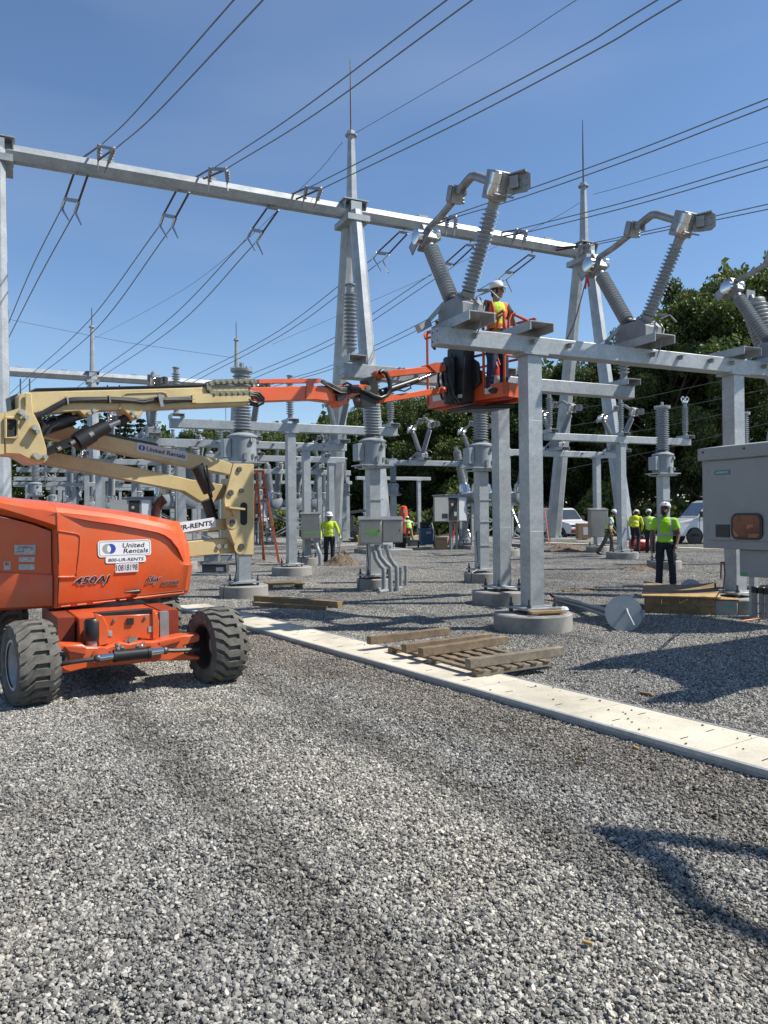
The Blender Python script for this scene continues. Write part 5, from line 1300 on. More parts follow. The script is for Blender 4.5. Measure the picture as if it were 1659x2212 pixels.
up = trace('upper_link', [(95, 908), (222, 939.7), (307, 957), (469, 990), (506, 1003), (500, 1026), (274, 981), (183, 962), (92, 942)], -.30, -.50, BEIGE)
lo = trace('lower_link', [(118.5, 976.7), (307, 1012), (413, 1036), (487, 1047.5), (484, 1074), (462, 1085.7), (437.5, 1085.7), (399, 1061.4), (307, 1043.4), (92.6, 1001.7), (95, 985)], -.34, -.50, BEIGE)
m = MB(); pin(m, 451, 1081, -.34, .04, .04); LB(m, 'pin_head', ZINC, lo)
m = MB(); m.bar(pl(224, 937, -.36), pl(340, 961, -.36), .04, .03); LB(m, 'link_hose', HOSE, up)
# boom decal: runs down the link
a, b = pl(293, 975.5, -.298), pl(404, 997, -.298); xd = (b - a).normalized(); ud = BN.cross(xd); w = (b - a).length; h = .125
o = decal('rental_decal', a + BN * .001, xd, ud, w, h, mk('pale lilac vinyl', (.62, .60, .60), .4), up, .03, .003)
a = a + BN * .006; nd = BN; R0 = h * .26
flat('logo_crescent', crescent(w * .085, h * .5, R0, R0 * .95, -1), BLUEINK, up); flat('logo_crescent', crescent(w * .085 + R0 * .72, h * .5, R0, R0 * .95, 1), BLUEINK, up, .001)
lettering('lettering', 'United Rentals', w * .76, a + xd * w * .19 + ud * h * .27, xd, ud, INK, up, bold=.018, shear=.12, height=h * .45)
riser = trace('riser', [(505, 1001), (548.6, 1002), (548.6, 1198.5), (514, 1198.5), (493, 1143), (484, 1080.5)], .26, .22, BEIGE, bevel=.006)
LB(MB().prism([pl(x, y, -.52) for x, y in ((505, 1001), (548.6, 1002), (548.6, 1198.5), (514, 1198.5), (493, 1143), (484, 1080.5))], BN * -.04).prism([pl(x, y, .2) for x, y in ((531, 1030), (547, 1030), (547, 1190), (531, 1190))], BN * -.7), 'riser_web', BEIGE, riser)
sl_ = [pl(519.6 + 7 + 7.5 * math.cos(q), (1092.5 if math.sin(q) > 0 else 1127) - 7.5 * math.sin(q), .262) for q in [2 * math.pi * k / 24 + .13 for k in range(24)]]
LB(MB().prism(sl_, BN * .002), 'slot', DARKIN, riser)
m = MB()
for x, y, r in ((516, 1014, .035), (497.5, 1064.5, .038), (520.7, 1059.5, .03), (501, 1128.5, .038), (520, 1181, .042)): pin(m, x, y, .262, r, .025)
LB(m, 'pin_head', BOLT, riser)
m = MB()
for x, y, r in ((501, 1128.5, .085), (520, 1181, .10)): pin(m, x, y, .262, r, .008)
m.prism([pl(x, y, .262) for x, y in ((486, 1094), (520, 1098), (520, 1102), (486, 1098))], BN * .12); m.prism([pl(x, y, .262) for x, y in ((498, 1100), (517, 1101), (504, 1117))], BN * .03)
LB(m, 'boss', BEIGE, riser)
ua = trace('upper_arm', [(300, 1140), (390.6, 1129), (490, 1120), (490, 1144), (404.5, 1151.7), (300, 1165)], .15, -.15, BEIGE)
la = trace('lower_arm', [(300, 1180), (413, 1169), (493, 1162), (514, 1193), (422, 1202), (300, 1216)], .15, -.15, BEIGE)
a, b = pl(396, 1150, .156), pl(464, 1139, .156); xd = (b - a).normalized(); ud = BN.cross(xd); w = (b - a).length; h = .13
decal('phone_decal', a - xd * .45 + BN * .001, xd, ud, w + .47, h, WHITE, ua, .02, .003)
lettering('lettering', '800-UR-RENTS', w * 1.55, a + xd * (w * .93 - w * 1.55) + ud * h * .26 + BN * .006, xd, ud, INK, ua, bold=.018, shear=.1, height=h * .48)
m = MB()
for x, y in ((470.6, 1180), (486, 1180)): pin(m, x, y, .15, .03, .03)
LB(m, 'pin_head', ZINC, la)
# dark tower cylinder between links and hoses there
c = LB(MB().cyl(pl(425, 1008, -.05), pl(452, 1062, -.05), .085, 16).cyl(pl(446, 1080, -.05), pl(462, 1128, -.05), .075, 16), 'tower_cylinder', BLACK)
LB(MB().tube([pl(x, y, 0) for x, y in ((436, 1000), (446, 1030), (450, 1062), (470, 1120))], .018, 6).tube([pl(x, y, .05) for x, y in ((446, 1005), (452, 1040), (458, 1075))], .014, 6), 'tower_hose', HOSE, c)
# lift cylinders
cy = LB(MB().cyl(pl(160, 958, .02), pl(231, 920, .02), .085, 20).cyl(pl(166, 956, .05), pl(198, 936, .05), .11, 16), 'lift_cylinder', BLACK)
LB(MB().cyl(pl(229, 921, .02), pl(266, 906, .02), .036, 14), 'cylinder_rod', CHROME, cy)
LB(MB().cyl(pl(258, 909, .02), pl(284, 898, .02), .05, 14), 'rod_eye', BLACK, cy)
m = MB()
for k in range(5): m.tube([pl(100, 973 + k * 2.2, .05 + .02 * k), pl(125, 958 + k * 3.4, .06 + .02 * k), pl(150, 948 + k * 3.6, .06 + .02 * k), pl(180, 940 + k * 2, .08)], .017, 6)
LB(m, 'cylinder_hose', HOSE, cy)
for q_ in ((124, 971, 131, 967, .14, .026), (152, 958, 161, 953, .14, .026), (192, 941, 200, 936, .12, .045)): LB(MB().cyl(pl(q_[0], q_[1], q_[4]), pl(q_[2], q_[3], q_[4]), q_[5], 12), 'hose_fitting', ZINC, cy)
c2_ = LB(MB().cyl(pl(84, 928, -.02), pl(156, 904, -.02), .085, 18), 'level_cylinder', BLACK)
LB(MB().cyl(pl(154, 905, -.02), pl(185, 896, -.02), .04, 12), 'cylinder_rod', BOLT, c2_)
LB(MB().tube([pl(x, y, .08) for x, y in ((70, 900), (84, 906), (95, 918), (88, 938))], .03, 8).tube([pl(x, y, .06) for x, y in ((98, 912), (108, 902), (120, 900), (124, 908))], .014, 6).tube([pl(x, y, .1) for x, y in ((100, 938), (112, 922), (130, 914))], .02, 6), 'cylinder_hose', HOSE, c2_)

# ---- fly boom and jib
fly = trace('fly_boom', [(530, 838), (548, 836.4), (709.7, 832.7), (756, 832.7), (752, 860), (750.5, 871.6), (734, 880), (724.5, 868), (682, 863), (530, 868)], .10, -.10, ORANGE)
m = MB(); m.prism([pl(x, y, .115) for x, y in ((559.7, 819), (693, 817.5), (693, 826), (559.7, 827.5))], BN * -.10); m.prism([pl(x, y, .12) for x, y in ((661, 829), (678, 827), (676.5, 843), (664, 844.5), (682, 863), (661, 862)[:2])], BN * .0) if False else None
m.prism([pl(x, y, .118) for x, y in ((663, 828), (679, 826), (677, 843), (672, 845), (661, 862), (680, 862.5), (652, 862.5), (655, 845))[0:5]], BN * -.02)
LB(m, 'chain_tray', ORANGE, fly)
LB(MB().prism([pl(x, y, .116) for x, y in ((724, 853), (744, 852), (745, 858), (737, 866), (727, 866))], BN * .04).prism([pl(x, y, .116) for x, y in ((715, 835), (752, 834), (748, 852), (722, 850))], BN * .01), 'cover_plate', BLACK, fly)
m = MB()
for k in range(6): m.tube([pl(694, 821 + k * .9, .08 + .015 * k), pl(714, 829 + k * 1.6, .13), pl(735, 838 + k * 2.0, .14 + .01 * k), pl(757, 837 + k * 2.6, .13)], .014, 6)
m.tube([pl(740, 832, .14), pl(750, 827, .16), pl(758, 831, .15), pl(758, 840, .14)], .018, 6); LB(m, 'boom_hose', HOSE, fly)
rot = trace('jib_mount', [(756, 831), (794, 830.5), (798, 836), (797, 846), (776, 852), (752, 862)], .09, -.09, ORANGE, parent=LIFT)
LB(MB().cyl(pl(796, 838, -.13), pl(796, 838, .14), .04, 14).cyl(pl(772, 862, .06), pl(794, 870, .06), .030, 12), 'pivot_pin', ZINC, rot)
kb = LB(MB().prism([pl(x, y, .10) for x, y in ((794, 820), (806, 812), (812, 814), (817, 836), (817, 862), (812, 876), (802, 879), (784, 878), (778, 858), (780, 850), (794, 848), (800, 840))], BN * -.20), 'knuckle', BLACK)
LB(MB().tube([pl(x, y, .12) for x, y in ((756, 839), (776, 841), (793, 848), (806, 855), (822, 860), (836, 854), (843, 840), (841, 822), (834, 806), (824, 801), (820, 805))], .034, 10).tube([pl(x, y, .10) for x, y in ((758, 846), (780, 846), (800, 852), (818, 863))], .024, 8), 'sleeved_hose', HOSE, kb)
ju = LB(MB().bar(pl(808, 812, .0), pl(957, 795, .0), .14, .105), 'jib_arm', ORANGE, bevel=.008)
LB(MB().prism([pl(x, y, .09) for x, y in ((925, 788), (942, 783), (950, 783), (957, 792), (958, 801), (945, 806))], BN * -.18).ball(pl(815, 812, .0), .09, 10), 'jib_end', ORANGE_D, ju)
LB(MB().bar(pl(880, 800, -.04), pl(945, 790.5, -.04), .1, .02), 'top_hose', HOSE, ju)
jl = LB(MB().bar(pl(814, 865.5, .0), pl(960, 842, .0), .13, .095), 'jib_arm', ORANGE, bevel=.008)
LB(MB().ball(pl(957, 842, .08), .055, 10).cyl(pl(957, 842, -.1), pl(957, 842, .1), .04, 12), 'jib_pin', ORANGE_D, jl)
jc = LB(MB().cyl(pl(822, 848, .03), pl(901, 821, .03), .055, 16), 'jib_cylinder', BLACK)
LB(MB().cyl(pl(899, 822, .03), pl(938, 806, .03), .022, 12), 'cylinder_rod', CHROME, jc)
LB(MB().tube([pl(x, y, .09) for x, y in ((858, 842), (874, 845), (888, 838), (885, 832), (878, 832))], .013, 6), 'cylinder_hose', HOSE, jc)

# ---- platform: long side across the boom
PC = Pt(7.55, 0, 0); FZ = 3.72
def PF(n, w, z): return V((PC.x, PC.y, 0)) + BN * n + BW * w + Z * (FZ + z)
HL, HWd = .93, .40
def PF(n, w, z): return V((PC.x, PC.y, 0)) + BN * n + BW * w + Z * (FZ + (z if z < .5 else z * 1.12))
fl = MB()
for k in range(13): w = -HWd + .03 + k * (2 * HWd - .06) / 12; fl.bar(PF(-HL + .02, w, .0), PF(HL - .02, w, .0), .035, .025)
for k in range(24): n = -HL + .05 + k * (2 * HL - .1) / 23; fl.bar(PF(n, -HWd + .02, -.012), PF(n, HWd - .02, -.012), .02, .02)
fl.bar(PF(-HL + .02, -.2, -.05), PF(HL - .02, -.2, -.05), .06, .06); fl.bar(PF(-HL + .02, .2, -.05), PF(HL - .02, .2, -.05), .06, .06)
plat = LB(fl, 'platform', ORANGE_D)
tb = MB(); t = .025
tb.prism([PF(.08, -HWd, -.06), PF(HL - .06, -HWd, -.06), PF(HL - .06, -HWd, .17), PF(.08, -HWd, .17)], BW * t)
tb.prism([PF(-HL, -HWd, -.06), PF(-.45, -HWd, -.06), PF(-.45, -HWd, .17), PF(-HL, -HWd, .17)], BW * t)
tb.prism([PF(HL - .06, -HWd, -.06), PF(HL, -HWd + .06, -.06), PF(HL, -HWd + .06, .17), PF(HL - .06, -HWd, .17)], BW * t)
tb.prism([PF(HL, -HWd + .06, -.06), PF(HL, HWd, -.06), PF(HL, HWd, .17), PF(HL, -HWd + .06, .17)], -BN * t)
tb.prism([PF(-HL, -HWd, -.06), PF(-HL, HWd, -.06), PF(-HL, HWd, .17), PF(-HL, -HWd, .17)], BN * t)
tb.prism([PF(-HL, HWd, -.06), PF(HL, HWd, -.06), PF(HL, HWd, .17), PF(-HL, HWd, .17)], -BW * t)
tb.prism([PF(.26, -HWd, .17), PF(.52, -HWd, .17), PF(.46, -HWd, .42), PF(.30, -HWd, .46)], BW * t)
LB(tb, 'toe_board', ORANGE, plat)
rl = MB(); r_ = .023; RH = 1.18
for n, w in ((-HL + .02, -HWd), (-HL + .02, HWd), (-.32, -HWd), (.46, -HWd), (HL - .03, -HWd + .02), (HL - .02, HWd), (0, HWd)): rl.tube([PF(n, w, 0), PF(n, w, RH)], r_, 8)
for z in (RH, .62):
    rl.tube([PF(HL - .02, HWd, z), PF(-HL + .02, HWd, z), PF(-HL + .02, -HWd, z)], r_, 8)
    rl.tube([PF(-HL + .02, -HWd, z), PF(-.32, -HWd, z)], r_, 8)
rl.tube([PF(-.32, -HWd, .62), PF(HL - .03, -HWd + .02, .62)], r_, 8); rl.tube([PF(.46, -HWd, RH - .12), PF(HL - .03, -HWd + .02, RH + .02)], r_, 8)
rl.tube([PF(HL - .03, -HWd + .02, .55), PF(HL - .02, HWd, .55)], r_, 8)
rl.tube([PF(-HL + .0, -HWd, RH), PF(-HL + .08, -HWd - .12, RH - .07), PF(-.72, -HWd - .22, RH - .16), PF(-.5, -HWd - .12, RH - .13), PF(-.40, -HWd, RH - .06)], r_, 8)
# bent guards on the viewer's side
rl.tube([PF(.46, -HWd, .9), PF(.46, -HWd - .02, 1.32), PF(.54, -HWd - .02, 1.40), PF(.66, -HWd, 1.36), PF(.70, -HWd, 1.24), PF(.70, -HWd, 1.1)], r_, 8)
rl.tube([PF(.55, -HWd, .86), PF(.60, -HWd, 1.14), PF(.72, -HWd, 1.18), PF(.80, -HWd, 1.10), PF(.76, -HWd, .96), PF(.55, -HWd, .86)], r_, 8)
rl.tube([PF(HL + .02, -HWd + .06, .62), PF(HL + .04, -HWd + .06, 1.05), PF(HL + .03, -HWd + .14, 1.16), PF(HL + .02, .22, 1.10), PF(HL + .02, .34, 1.0), PF(HL + .01, .36, .62)], r_ * 1.1, 8)
LB(rl, 'guard_rail', ORANGE_D, plat)
cb = MB(); cb.prism([PF(-.16, -HWd - .02, .74), PF(.20, -HWd - .02, .74), PF(.20, -HWd - .02, 1.08), PF(-.16, -HWd - .02, 1.10)], -BW * .2); LB(cb, 'control_box', BLACK, plat, bevel=.02)
LB(MB().prism([PF(-.06, -HWd - .222, .84), PF(.12, -HWd - .222, .84), PF(.12, -HWd - .222, 1.0), PF(-.06, -HWd - .222, 1.0)], -BW * .004), 'control_label', SILVERLBL, plat)
sp_ = MB(); sp_.prism([PF(-.14, -HWd - .03, -.10), PF(.26, -HWd - .03, -.10), PF(.30, -HWd - .03, .75), PF(-.12, -HWd - .03, .75)], -BW * .26)
sp_.cyl(PF(.0, -HWd - .34, -.12), PF(.0, -HWd - .34, .60), .11, 18); sp_.prism([PF(-.3, -HWd - .1, -.14), PF(.25, -HWd - .1, -.14), PF(.62, .2, -.10), PF(-.1, .3, -.10)], Z * -.07)
sp_.prism([PF(-.34, -HWd - .02, .02), PF(-.14, -HWd - .02, .02), PF(-.14, -HWd - .02, .5), PF(-.34, -HWd - .02, .4)], -BW * .10); sp_.prism([PF(.24, -HWd - .01, .1), PF(.44, -HWd - .01, .22), PF(.40, -HWd - .01, .5), PF(.24, -HWd - .01, .6)], -BW * .08)
su = LB(sp_, 'platform_rotator', BLACK, plat, bevel=.02)
m = MB()
for k in range(4): m.tube([PF(-.26 + .1 * k, -HWd - .34, .5 + .05 * k), PF(-.16 + .1 * k, -HWd - .46, .3), PF(-.12 + .1 * k, -HWd - .42, .0), PF(-.0 + .08 * k, -HWd - .33, -.13)], .02, 6)
m.tube([PF(-.6, -HWd - .12, .95), PF(-.5, -HWd - .25, .85), PF(-.4, -HWd - .3, .8)], .025, 6); LB(m, 'rotator_hose', HOSE, plat)
m = MB(); m.prism([PF(-.30, -HWd - .125, .20), PF(-.22, -HWd - .125, .20), PF(-.22, -HWd - .125, .34), PF(-.30, -HWd - .125, .34)], -BW * .003); m.prism([PF(-.20, -HWd - .125, .06), PF(-.16, -HWd - .125, .06), PF(-.16, -HWd - .125, .22), PF(-.20, -HWd - .125, .22)], -BW * .003)
m.prism([PF(.14, -HWd - .295, -.03), PF(.24, -HWd - .295, -.03), PF(.24, -HWd - .295, .03), PF(.14, -HWd - .295, .03)], -BW * .003); m.prism([PF(.44, -HWd - .003, .02), PF(.64, -HWd - .003, .02), PF(.64, -HWd - .003, .12), PF(.44, -HWd - .003, .12)], -BW * .002); m.prism([PF(-.78, -HWd - .003, .05), PF(-.56, -HWd - .003, .05), PF(-.56, -HWd - .003, .15), PF(-.78, -HWd - .003, .15)], -BW * .002); LB(m, 'warning_label', WHITE, plat)
p = PF(.62, -HWd + .12, .04); ext_ = LB(MB().lathe(p, Z, [(.05, 0), (.065, .03), (.065, .40), (.03, .47), (.03, .52)], 16), 'fire_extinguisher', SILVERLBL, plat)
LB(MB().lathe(p, Z, [(.067, .02), (.067, .10)], 16).lathe(p, Z, [(.067, .28), (.067, .40), (.04, .47)], 16).tube([p + Z * .5, p + Z * .56 + BN * .05, p + Z * .45 + BN * .09], .015, 6), 'red_bands', RED, plat)
# ------------------------------------------------------------------ circuit breakers
def make_breaker():
    root = thing('circuit_breaker', 'x', 'circuit breaker')
    for k, u in enumerate((0, 1.25, 2.5)):
        t = MB().lathe((u, -.85, 2.55), (0, 1, 0), [(.2, 0), (.36, .05), (.36, .12), (.30, .14), (.30, 1.56), (.36, 1.58), (.36, 1.65), (.2, 1.7)], 24).build('tank', TANK, root, smooth=30)
        for s in (-1, 1):
            ax = V((0, s * math.sin(R_(20)), math.cos(R_(20)))); P = V((u, s * .5, 2.72))
            b = MB().lathe(P, ax, ins_prof(.13, .20, .55, 1.75, 22)[:1] + [(.19 - .05 * 0, .55)] + ins_prof(.15, .215, .56, 1.72, 24), 24).build('bushing', PORC2, root, smooth=25)
            MB().lathe(P, ax, [(.24, 0), (.24, .08), (.30, .09), (.30, .44), (.25, .46), (.22, .55)], 28).build('collar', POLISH, b)
            MB().lathe(P, ax, [(.16, 2.26), (.19, 2.3), (.19, 2.36), (.05, 2.38), (.05, 2.5)], 18).build('terminal', ALU, b)
            MB().obox(P + ax * 2.5, (.10, 0, 0), (0, .012, 0), (0, 0, .10)).build('pad', ALU, b)
    f = MB()
    for u in (-.3, 2.8):
        for v in (-.55, .55): f.box((u, v, 1.1), (.12, .12, 2.2))
        f.bar((u, -.55, .4), (u, .55, 2.0), .07, .05); f.bar((u, .55, .4), (u, -.55, 2.0), .07, .05)
    for v in (-.55, .55):
        f.box((1.25, v, 2.2), (3.3, .14, .14)); f.bar((-.3, v + .03, .4), (2.8, v + .03, 2.0), .07, .05); f.bar((-.3, v - .03, 2.0), (2.8, v - .03, .4), .07, .05)
    f.build('frame', GALV, root)
    for u in (-.3, 2.8): MB().box((u, 0, .08), (.5, 1.6, .24)).build('footing_pad', CONC, root)
    c = MB().box((-1.15, .1, 2.0), (1.15, 1.3, 1.25)); c.box((-1.15, .1, 2.66), (1.25, 1.4, .06)); cb = c.build('control_cabinet', CABGREY, root, bevel=.015)
    MB().box((-1.35, -.56, 1.98), (.46, .02, 1.08)).build('opening', DARKIN, cb)
    d = MB().box((-2.05, -.60, 1.98), (.72, .04, 1.12)); d.build('open_door', CABGREY, cb)
    MB().box((-1.86, -.625, 1.66), (.30, .012, .22)).build('door_window', BLACK, cb)
    e = MB(); e.box((-1.42, -.572, 2.2), (.12, .006, .12)); e.box((-1.25, -.572, 1.75), (.14, .006, .2)); e.build('gauges', SILVERLBL, cb)
    MB().box((-.84, -.565, 1.98), (.40, .02, 1.1)).build('door_leaf', WHITE, cb)
    p = MB()
    for x, y in ((-1.3, -.2), (-1.15, 0), (-.95, -.15), (-1.05, .25)): p.cyl((x, y, .0), (x, y, 1.38), .07, 10)
    p.build('conduits', PVC, cb)
    return root
BRK = make_breaker()
BG = 'dead tank circuit breakers'
use(BRK, (xat(1018, 38), 38, 0), GA, 'circuit breaker with open grey cabinet door left of the wide column', BG)
use(BRK, (xat(352, 36), 36, 0), GA, 'circuit breaker behind the exhaust pipe, silver collars showing', BG)
use(BRK, (xat(592, 47), 47, 0), GA, 'far circuit breaker seen behind the orange ladder', BG)
use(BRK, (xat(150, 50), 50, 0), GA, 'far circuit breaker above the left half of the orange hood', BG)
r2 = use(BRK, V((7.9, 16.4, 0)) - GV * 1.66, GA, 'big circuit breaker at right edge, one fat slanted bushing beside the cut off switch', BG); r2.scale = (1.25, 1.25, 1.25)
for ch in list(r2.children):     # this one has the tall separate cabinet instead of a small one
    if ch.name.startswith('control_cabinet'):
        for q in list(ch.children): bpy.data.objects.remove(q)
        bpy.data.objects.remove(ch)

# tall cabinet at the right edge
F0 = V((5.13, 12.4, 0)); CW, CDp, ZB, ZT = 1.75, 1.0, 1.157, 2.72
root = thing('breaker_cabinet', 'large grey cabinet with orange window and SIEMENS plate at the right edge', 'cabinet', F0, GA)
def lv(px, py):                                      # photo point on the front face -> local (v, z)
    p = onp(px, py, F0, GV); return (p - F0).dot(GV), p.z
MB().box((CDp / 2, -CW / 2, (ZB + ZT) / 2), (CDp, CW, ZT - ZB)).build('body', CABGREY, root, bevel=.012)
l = MB().prism([(-.06, .03, ZT - .165), (-.06, .03, ZT + .03), (CDp * .5, .03, ZT + .10), (CDp + .05, .03, ZT + .05), (CDp + .05, .03, ZT - .1), (-.0, .03, ZT - .1), (-.03, .03, ZT - .165)], (0, -CW - .06, 0)).build('sloped_lid', CABGREY, root, bevel=.006)
b = MB()
for v in (-.08, -.85): b.cyl((-.06, v, ZT - .03), (-.072, v, ZT - .03), .018, 10)
b.build('lid_bolts', BOLT, l)
vd, zd = lv(1532, 1000)
d = MB().box((-.012, -(CW - .13) / 2 - .13, (ZB + .13 + ZT - .18) / 2), (.024, CW - .13, ZT - .18 - ZB - .13)).build('door', CABGREY, root, bevel=.008, segs=2)
h = MB()
for py in (1020, 1138): v, z = lv(1533, py); h.cyl((-.015, v, z - .05), (-.015, v, z + .05), .010, 8)
h.build('hinge', BOLT, root)
(v0, z0), (v1, z1) = lv(1584, 1165), lv(1651, 1108)
def rr2(v0, v1, z0, z1, r, x): return [(x, v0 + a * (1 if v1 > v0 else -1), z0 + b_) for a, b_ in rrect(abs(v1 - v0), z1 - z0, r, 6)]
MB().prism(rr2(v0, v1, z0, z1, .11, -.026), (-.022, 0, 0)).build('window_gasket', BLACK, d)
og, nt, bs = newmat('amber window'); ob = coords(nt); vo = nt.nodes.new('ShaderNodeTexVoronoi'); vo.distance = 'CHEBYCHEV'; vo.inputs['Scale'].default_value = 6; nt.links.new(ob, vo.inputs['Vector'])
sp = nt.nodes.new('ShaderNodeSeparateColor'); nt.links.new(vo.outputs['Color'], sp.inputs[0]); rp = ramp(nt, [(.2, (.10, .022, .010)), (.75, (.20, .05, .018)), (.95, (.36, .13, .06))]); nt.links.new(sp.outputs[0], rp.inputs[0]); nt.links.new(rp.outputs[0], bs.inputs['Base Color'])
bs.inputs['Roughness'].default_value = .12
MB().prism(rr2(v0 - .04, v1 + .04, z0 + .035, z1 - .035, .08, -.049), (-.002, 0, 0)).build('window_pane', og, d)
(v0, z0), (v1, z1) = lv(1549, 1160), lv(1579, 1133)
vt = MB().box((-.028, (v0 + v1) / 2, (z0 + z1) / 2), (.008, abs(v1 - v0), z1 - z0)).build('vent', BLACK, d)
fr = MB()
for q in range(9): fr.box((-.036, (v0 + v1) / 2, z0 + (z1 - z0) * (q + .5) / 9), (.008, abs(v1 - v0) * .95, .006))
fr.build('louvre', BOLT, vt)
(v0, z0), (v1, z1) = lv(1546, 1026.5), lv(1580, 1014.5)
LF = ROOT[root.name]
o_ = LF @ V((-.025, v0, z0))
decal('name_plate', o_, -GV, Z, abs(v1 - v0), z1 - z0, TEAL, d, .004, .003)
lettering('lettering', 'SIEMENS', abs(v1 - v0) * .80, LF @ V((-.029, v0 - abs(v1 - v0) * .10, z0 + (z1 - z0) * .26)), -GV, Z, SIGNW, d, bold=.02, height=(z1 - z0) * .5)
MB().box((.35, -.92, ZB - .21), (.5, .62, .41)).build('lower_box', CABGREY, root, bevel=.008)
MB().box((.098, -.69, ZB - .38), (.004, .10, .05)).build('green_tag', mk('green tag', (.03, .45, .12), .5), root)
lg = MB()
for v in (-.25, -1.5): lg.box((.86, v, ZB / 2), (.1, .1, ZB + .0)); lg.box((.86, v, .01), (.25, .25, .03))
lg.build('support_legs', GALV, root)

# unseen stand-in arm added outside the frame, only to throw the elbow shaped shadow
def shadow_src(px, py, z): 
    p = gnd(px, py); return p + SD * (z / SD.z)
A_ = shadow_src(1280, 1798, 6.8); B_ = shadow_src(1700, 1862, 6.95); C_ = shadow_src(1430, 1870, 6.78); D_ = shadow_src(1700, 2050, 6.65)
root = thing('shadow_caster_arm', 'unseen folded arm added out of frame at right to throw the elbow shaped shadow', 'shadow caster', (D_.x + 1.5, D_.y - .1, 0))
MB().tube([A_, A_.lerp(B_, .3), B_, B_ + (B_ - A_) * .6], [.05, .085, .07, .07], 10).build('upper_arm', ORANGE_D, root, world=True)
MB().tube([C_, C_.lerp(D_, .35) + V((-.10, -.10, 0)), C_.lerp(D_, .7) + V((-.08, -.08, 0)), D_, D_ + (D_ - C_) * .5], [.085, .06, .06, .07, .07], 10).build('lower_arm', ORANGE_D, root, world=True)
MB().tube([A_, A_.lerp(C_, .6), C_], [.03, .085, .08], 10).build('knuckle', BLACK, root, world=True)
E_ = D_ + (D_ - C_) * .5; MB().box(((E_.x + B_.x) / 2 + .8, E_.y + .1, E_.z / 2), (.3, .3, E_.z)).build('riser', ORANGE_D, root, world=True)

# unseen slab added outside the frame, cut to the outline of the broad shadow
DZ = 3.1
shadow_outline = [(1232, 1452), (1330, 1425), (1480, 1402), (1560, 1392), (1700, 1370), (1700, 1480), (1600, 1496), (1520, 1524), (1405, 1523), (1440, 1506), (1500, 1494), (1470, 1474), (1390, 1448)]
P = [shadow_src(x, y, DZ) for x, y in shadow_outline]
cx_, cy_ = sum(p.x for p in P) / len(P), sum(p.y for p in P) / len(P)
root = thing('shadow_caster_deck', 'unseen deck added out of frame at right to throw the broad gravel shadow', 'work deck', (cx_, cy_, 0))
MB().prism(P, (0, 0, .12)).build('deck', GALV, root, world=True)
for dx, dy in ((.5, .5), (.7, -.6), (1.6, .1)): MB().box((dx, dy, DZ / 2), (.12, .12, DZ)).build('post', GALV, root)
# ------------------------------------------------------------------ people
def remeshed(mb, name, mat, parent, vox=.011, smooth_it=3):
    me = mb.mesh(name + '_raw', [], recalc=True, smooth=0)
    o = bpy.data.objects.new(name, me); col.objects.link(o)
    r = o.modifiers.new('r', 'REMESH'); r.mode = 'VOXEL'; r.voxel_size = vox
    s = o.modifiers.new('s', 'SMOOTH'); s.iterations = smooth_it; s.factor = .5
    dg = bpy.context.evaluated_depsgraph_get()
    n = bpy.data.meshes.new_from_object(o.evaluated_get(dg)); bpy.data.objects.remove(o); bpy.data.meshes.remove(me)
    n.name = name; n.materials.clear(); n.materials.append(mat); n.polygons.foreach_set('use_smooth', [True] * len(n.polygons)); n.update()
    o = bpy.data.objects.new(name, n); col.objects.link(o); o.parent = parent; return o
JD = dict(pelvis=(0, 0, .95), belly=(0, 0, 1.12), chest=(0, 0, 1.30), neck=(0, .01, 1.47), head=(0, -.02, 1.645),
          shL=(.185, 0, 1.41), elL=(.255, .02, 1.12), haL=(.25, -.06, .86), shR=(-.185, 0, 1.41), elR=(-.255, .02, 1.12), haR=(-.25, -.06, .86),
          hiL=(.095, 0, .92), knL=(.115, -.02, .50), anL=(.125, .02, .09), toL=(.145, -.15, .035), hiR=(-.095, 0, .92), knR=(-.115, -.02, .50), anR=(-.125, .02, .09), toR=(-.145, -.15, .035))
def hand(mb, el, ha, side, curl=.6, grip=None):
    el, ha = V(el), V(ha); d = (ha - el).normalized(); x = d.cross(V((0, 1, 0)));
    if x.length < .1: x = d.cross(V((1, 0, 0)))
    x.normalize(); f = x.cross(d)
    if grip is not None: f = V(grip).normalized(); x = d.cross(f).normalized()
    p = ha + d * .035
    mb.capsule(ha - d * .01, p + d * .025, .030, .034, 8)
    for k, L in enumerate((.062, .074, .070, .055)):
        b = p + d * .040 + f * ((k - 1.5) * .019); c = b + d * (L * .5) + x * (side * .006)
        e = c + (d * math.cos(curl) + x * (side * math.sin(curl))) * (L * .45)
        mb.capsule(b, c, .0105, .0095, 7); mb.capsule(c, e, .0095, .0085, 7)
    t0 = p - f * .028; t1 = t0 + (d * .6 - f * .7 + x * (side * .3)).normalized() * .04; mb.capsule(t0, t1, .012, .010, 7); mb.capsule(t1, t1 + (d * .9 + x * (side * .4)).normalized() * .028, .010, .009, 7)
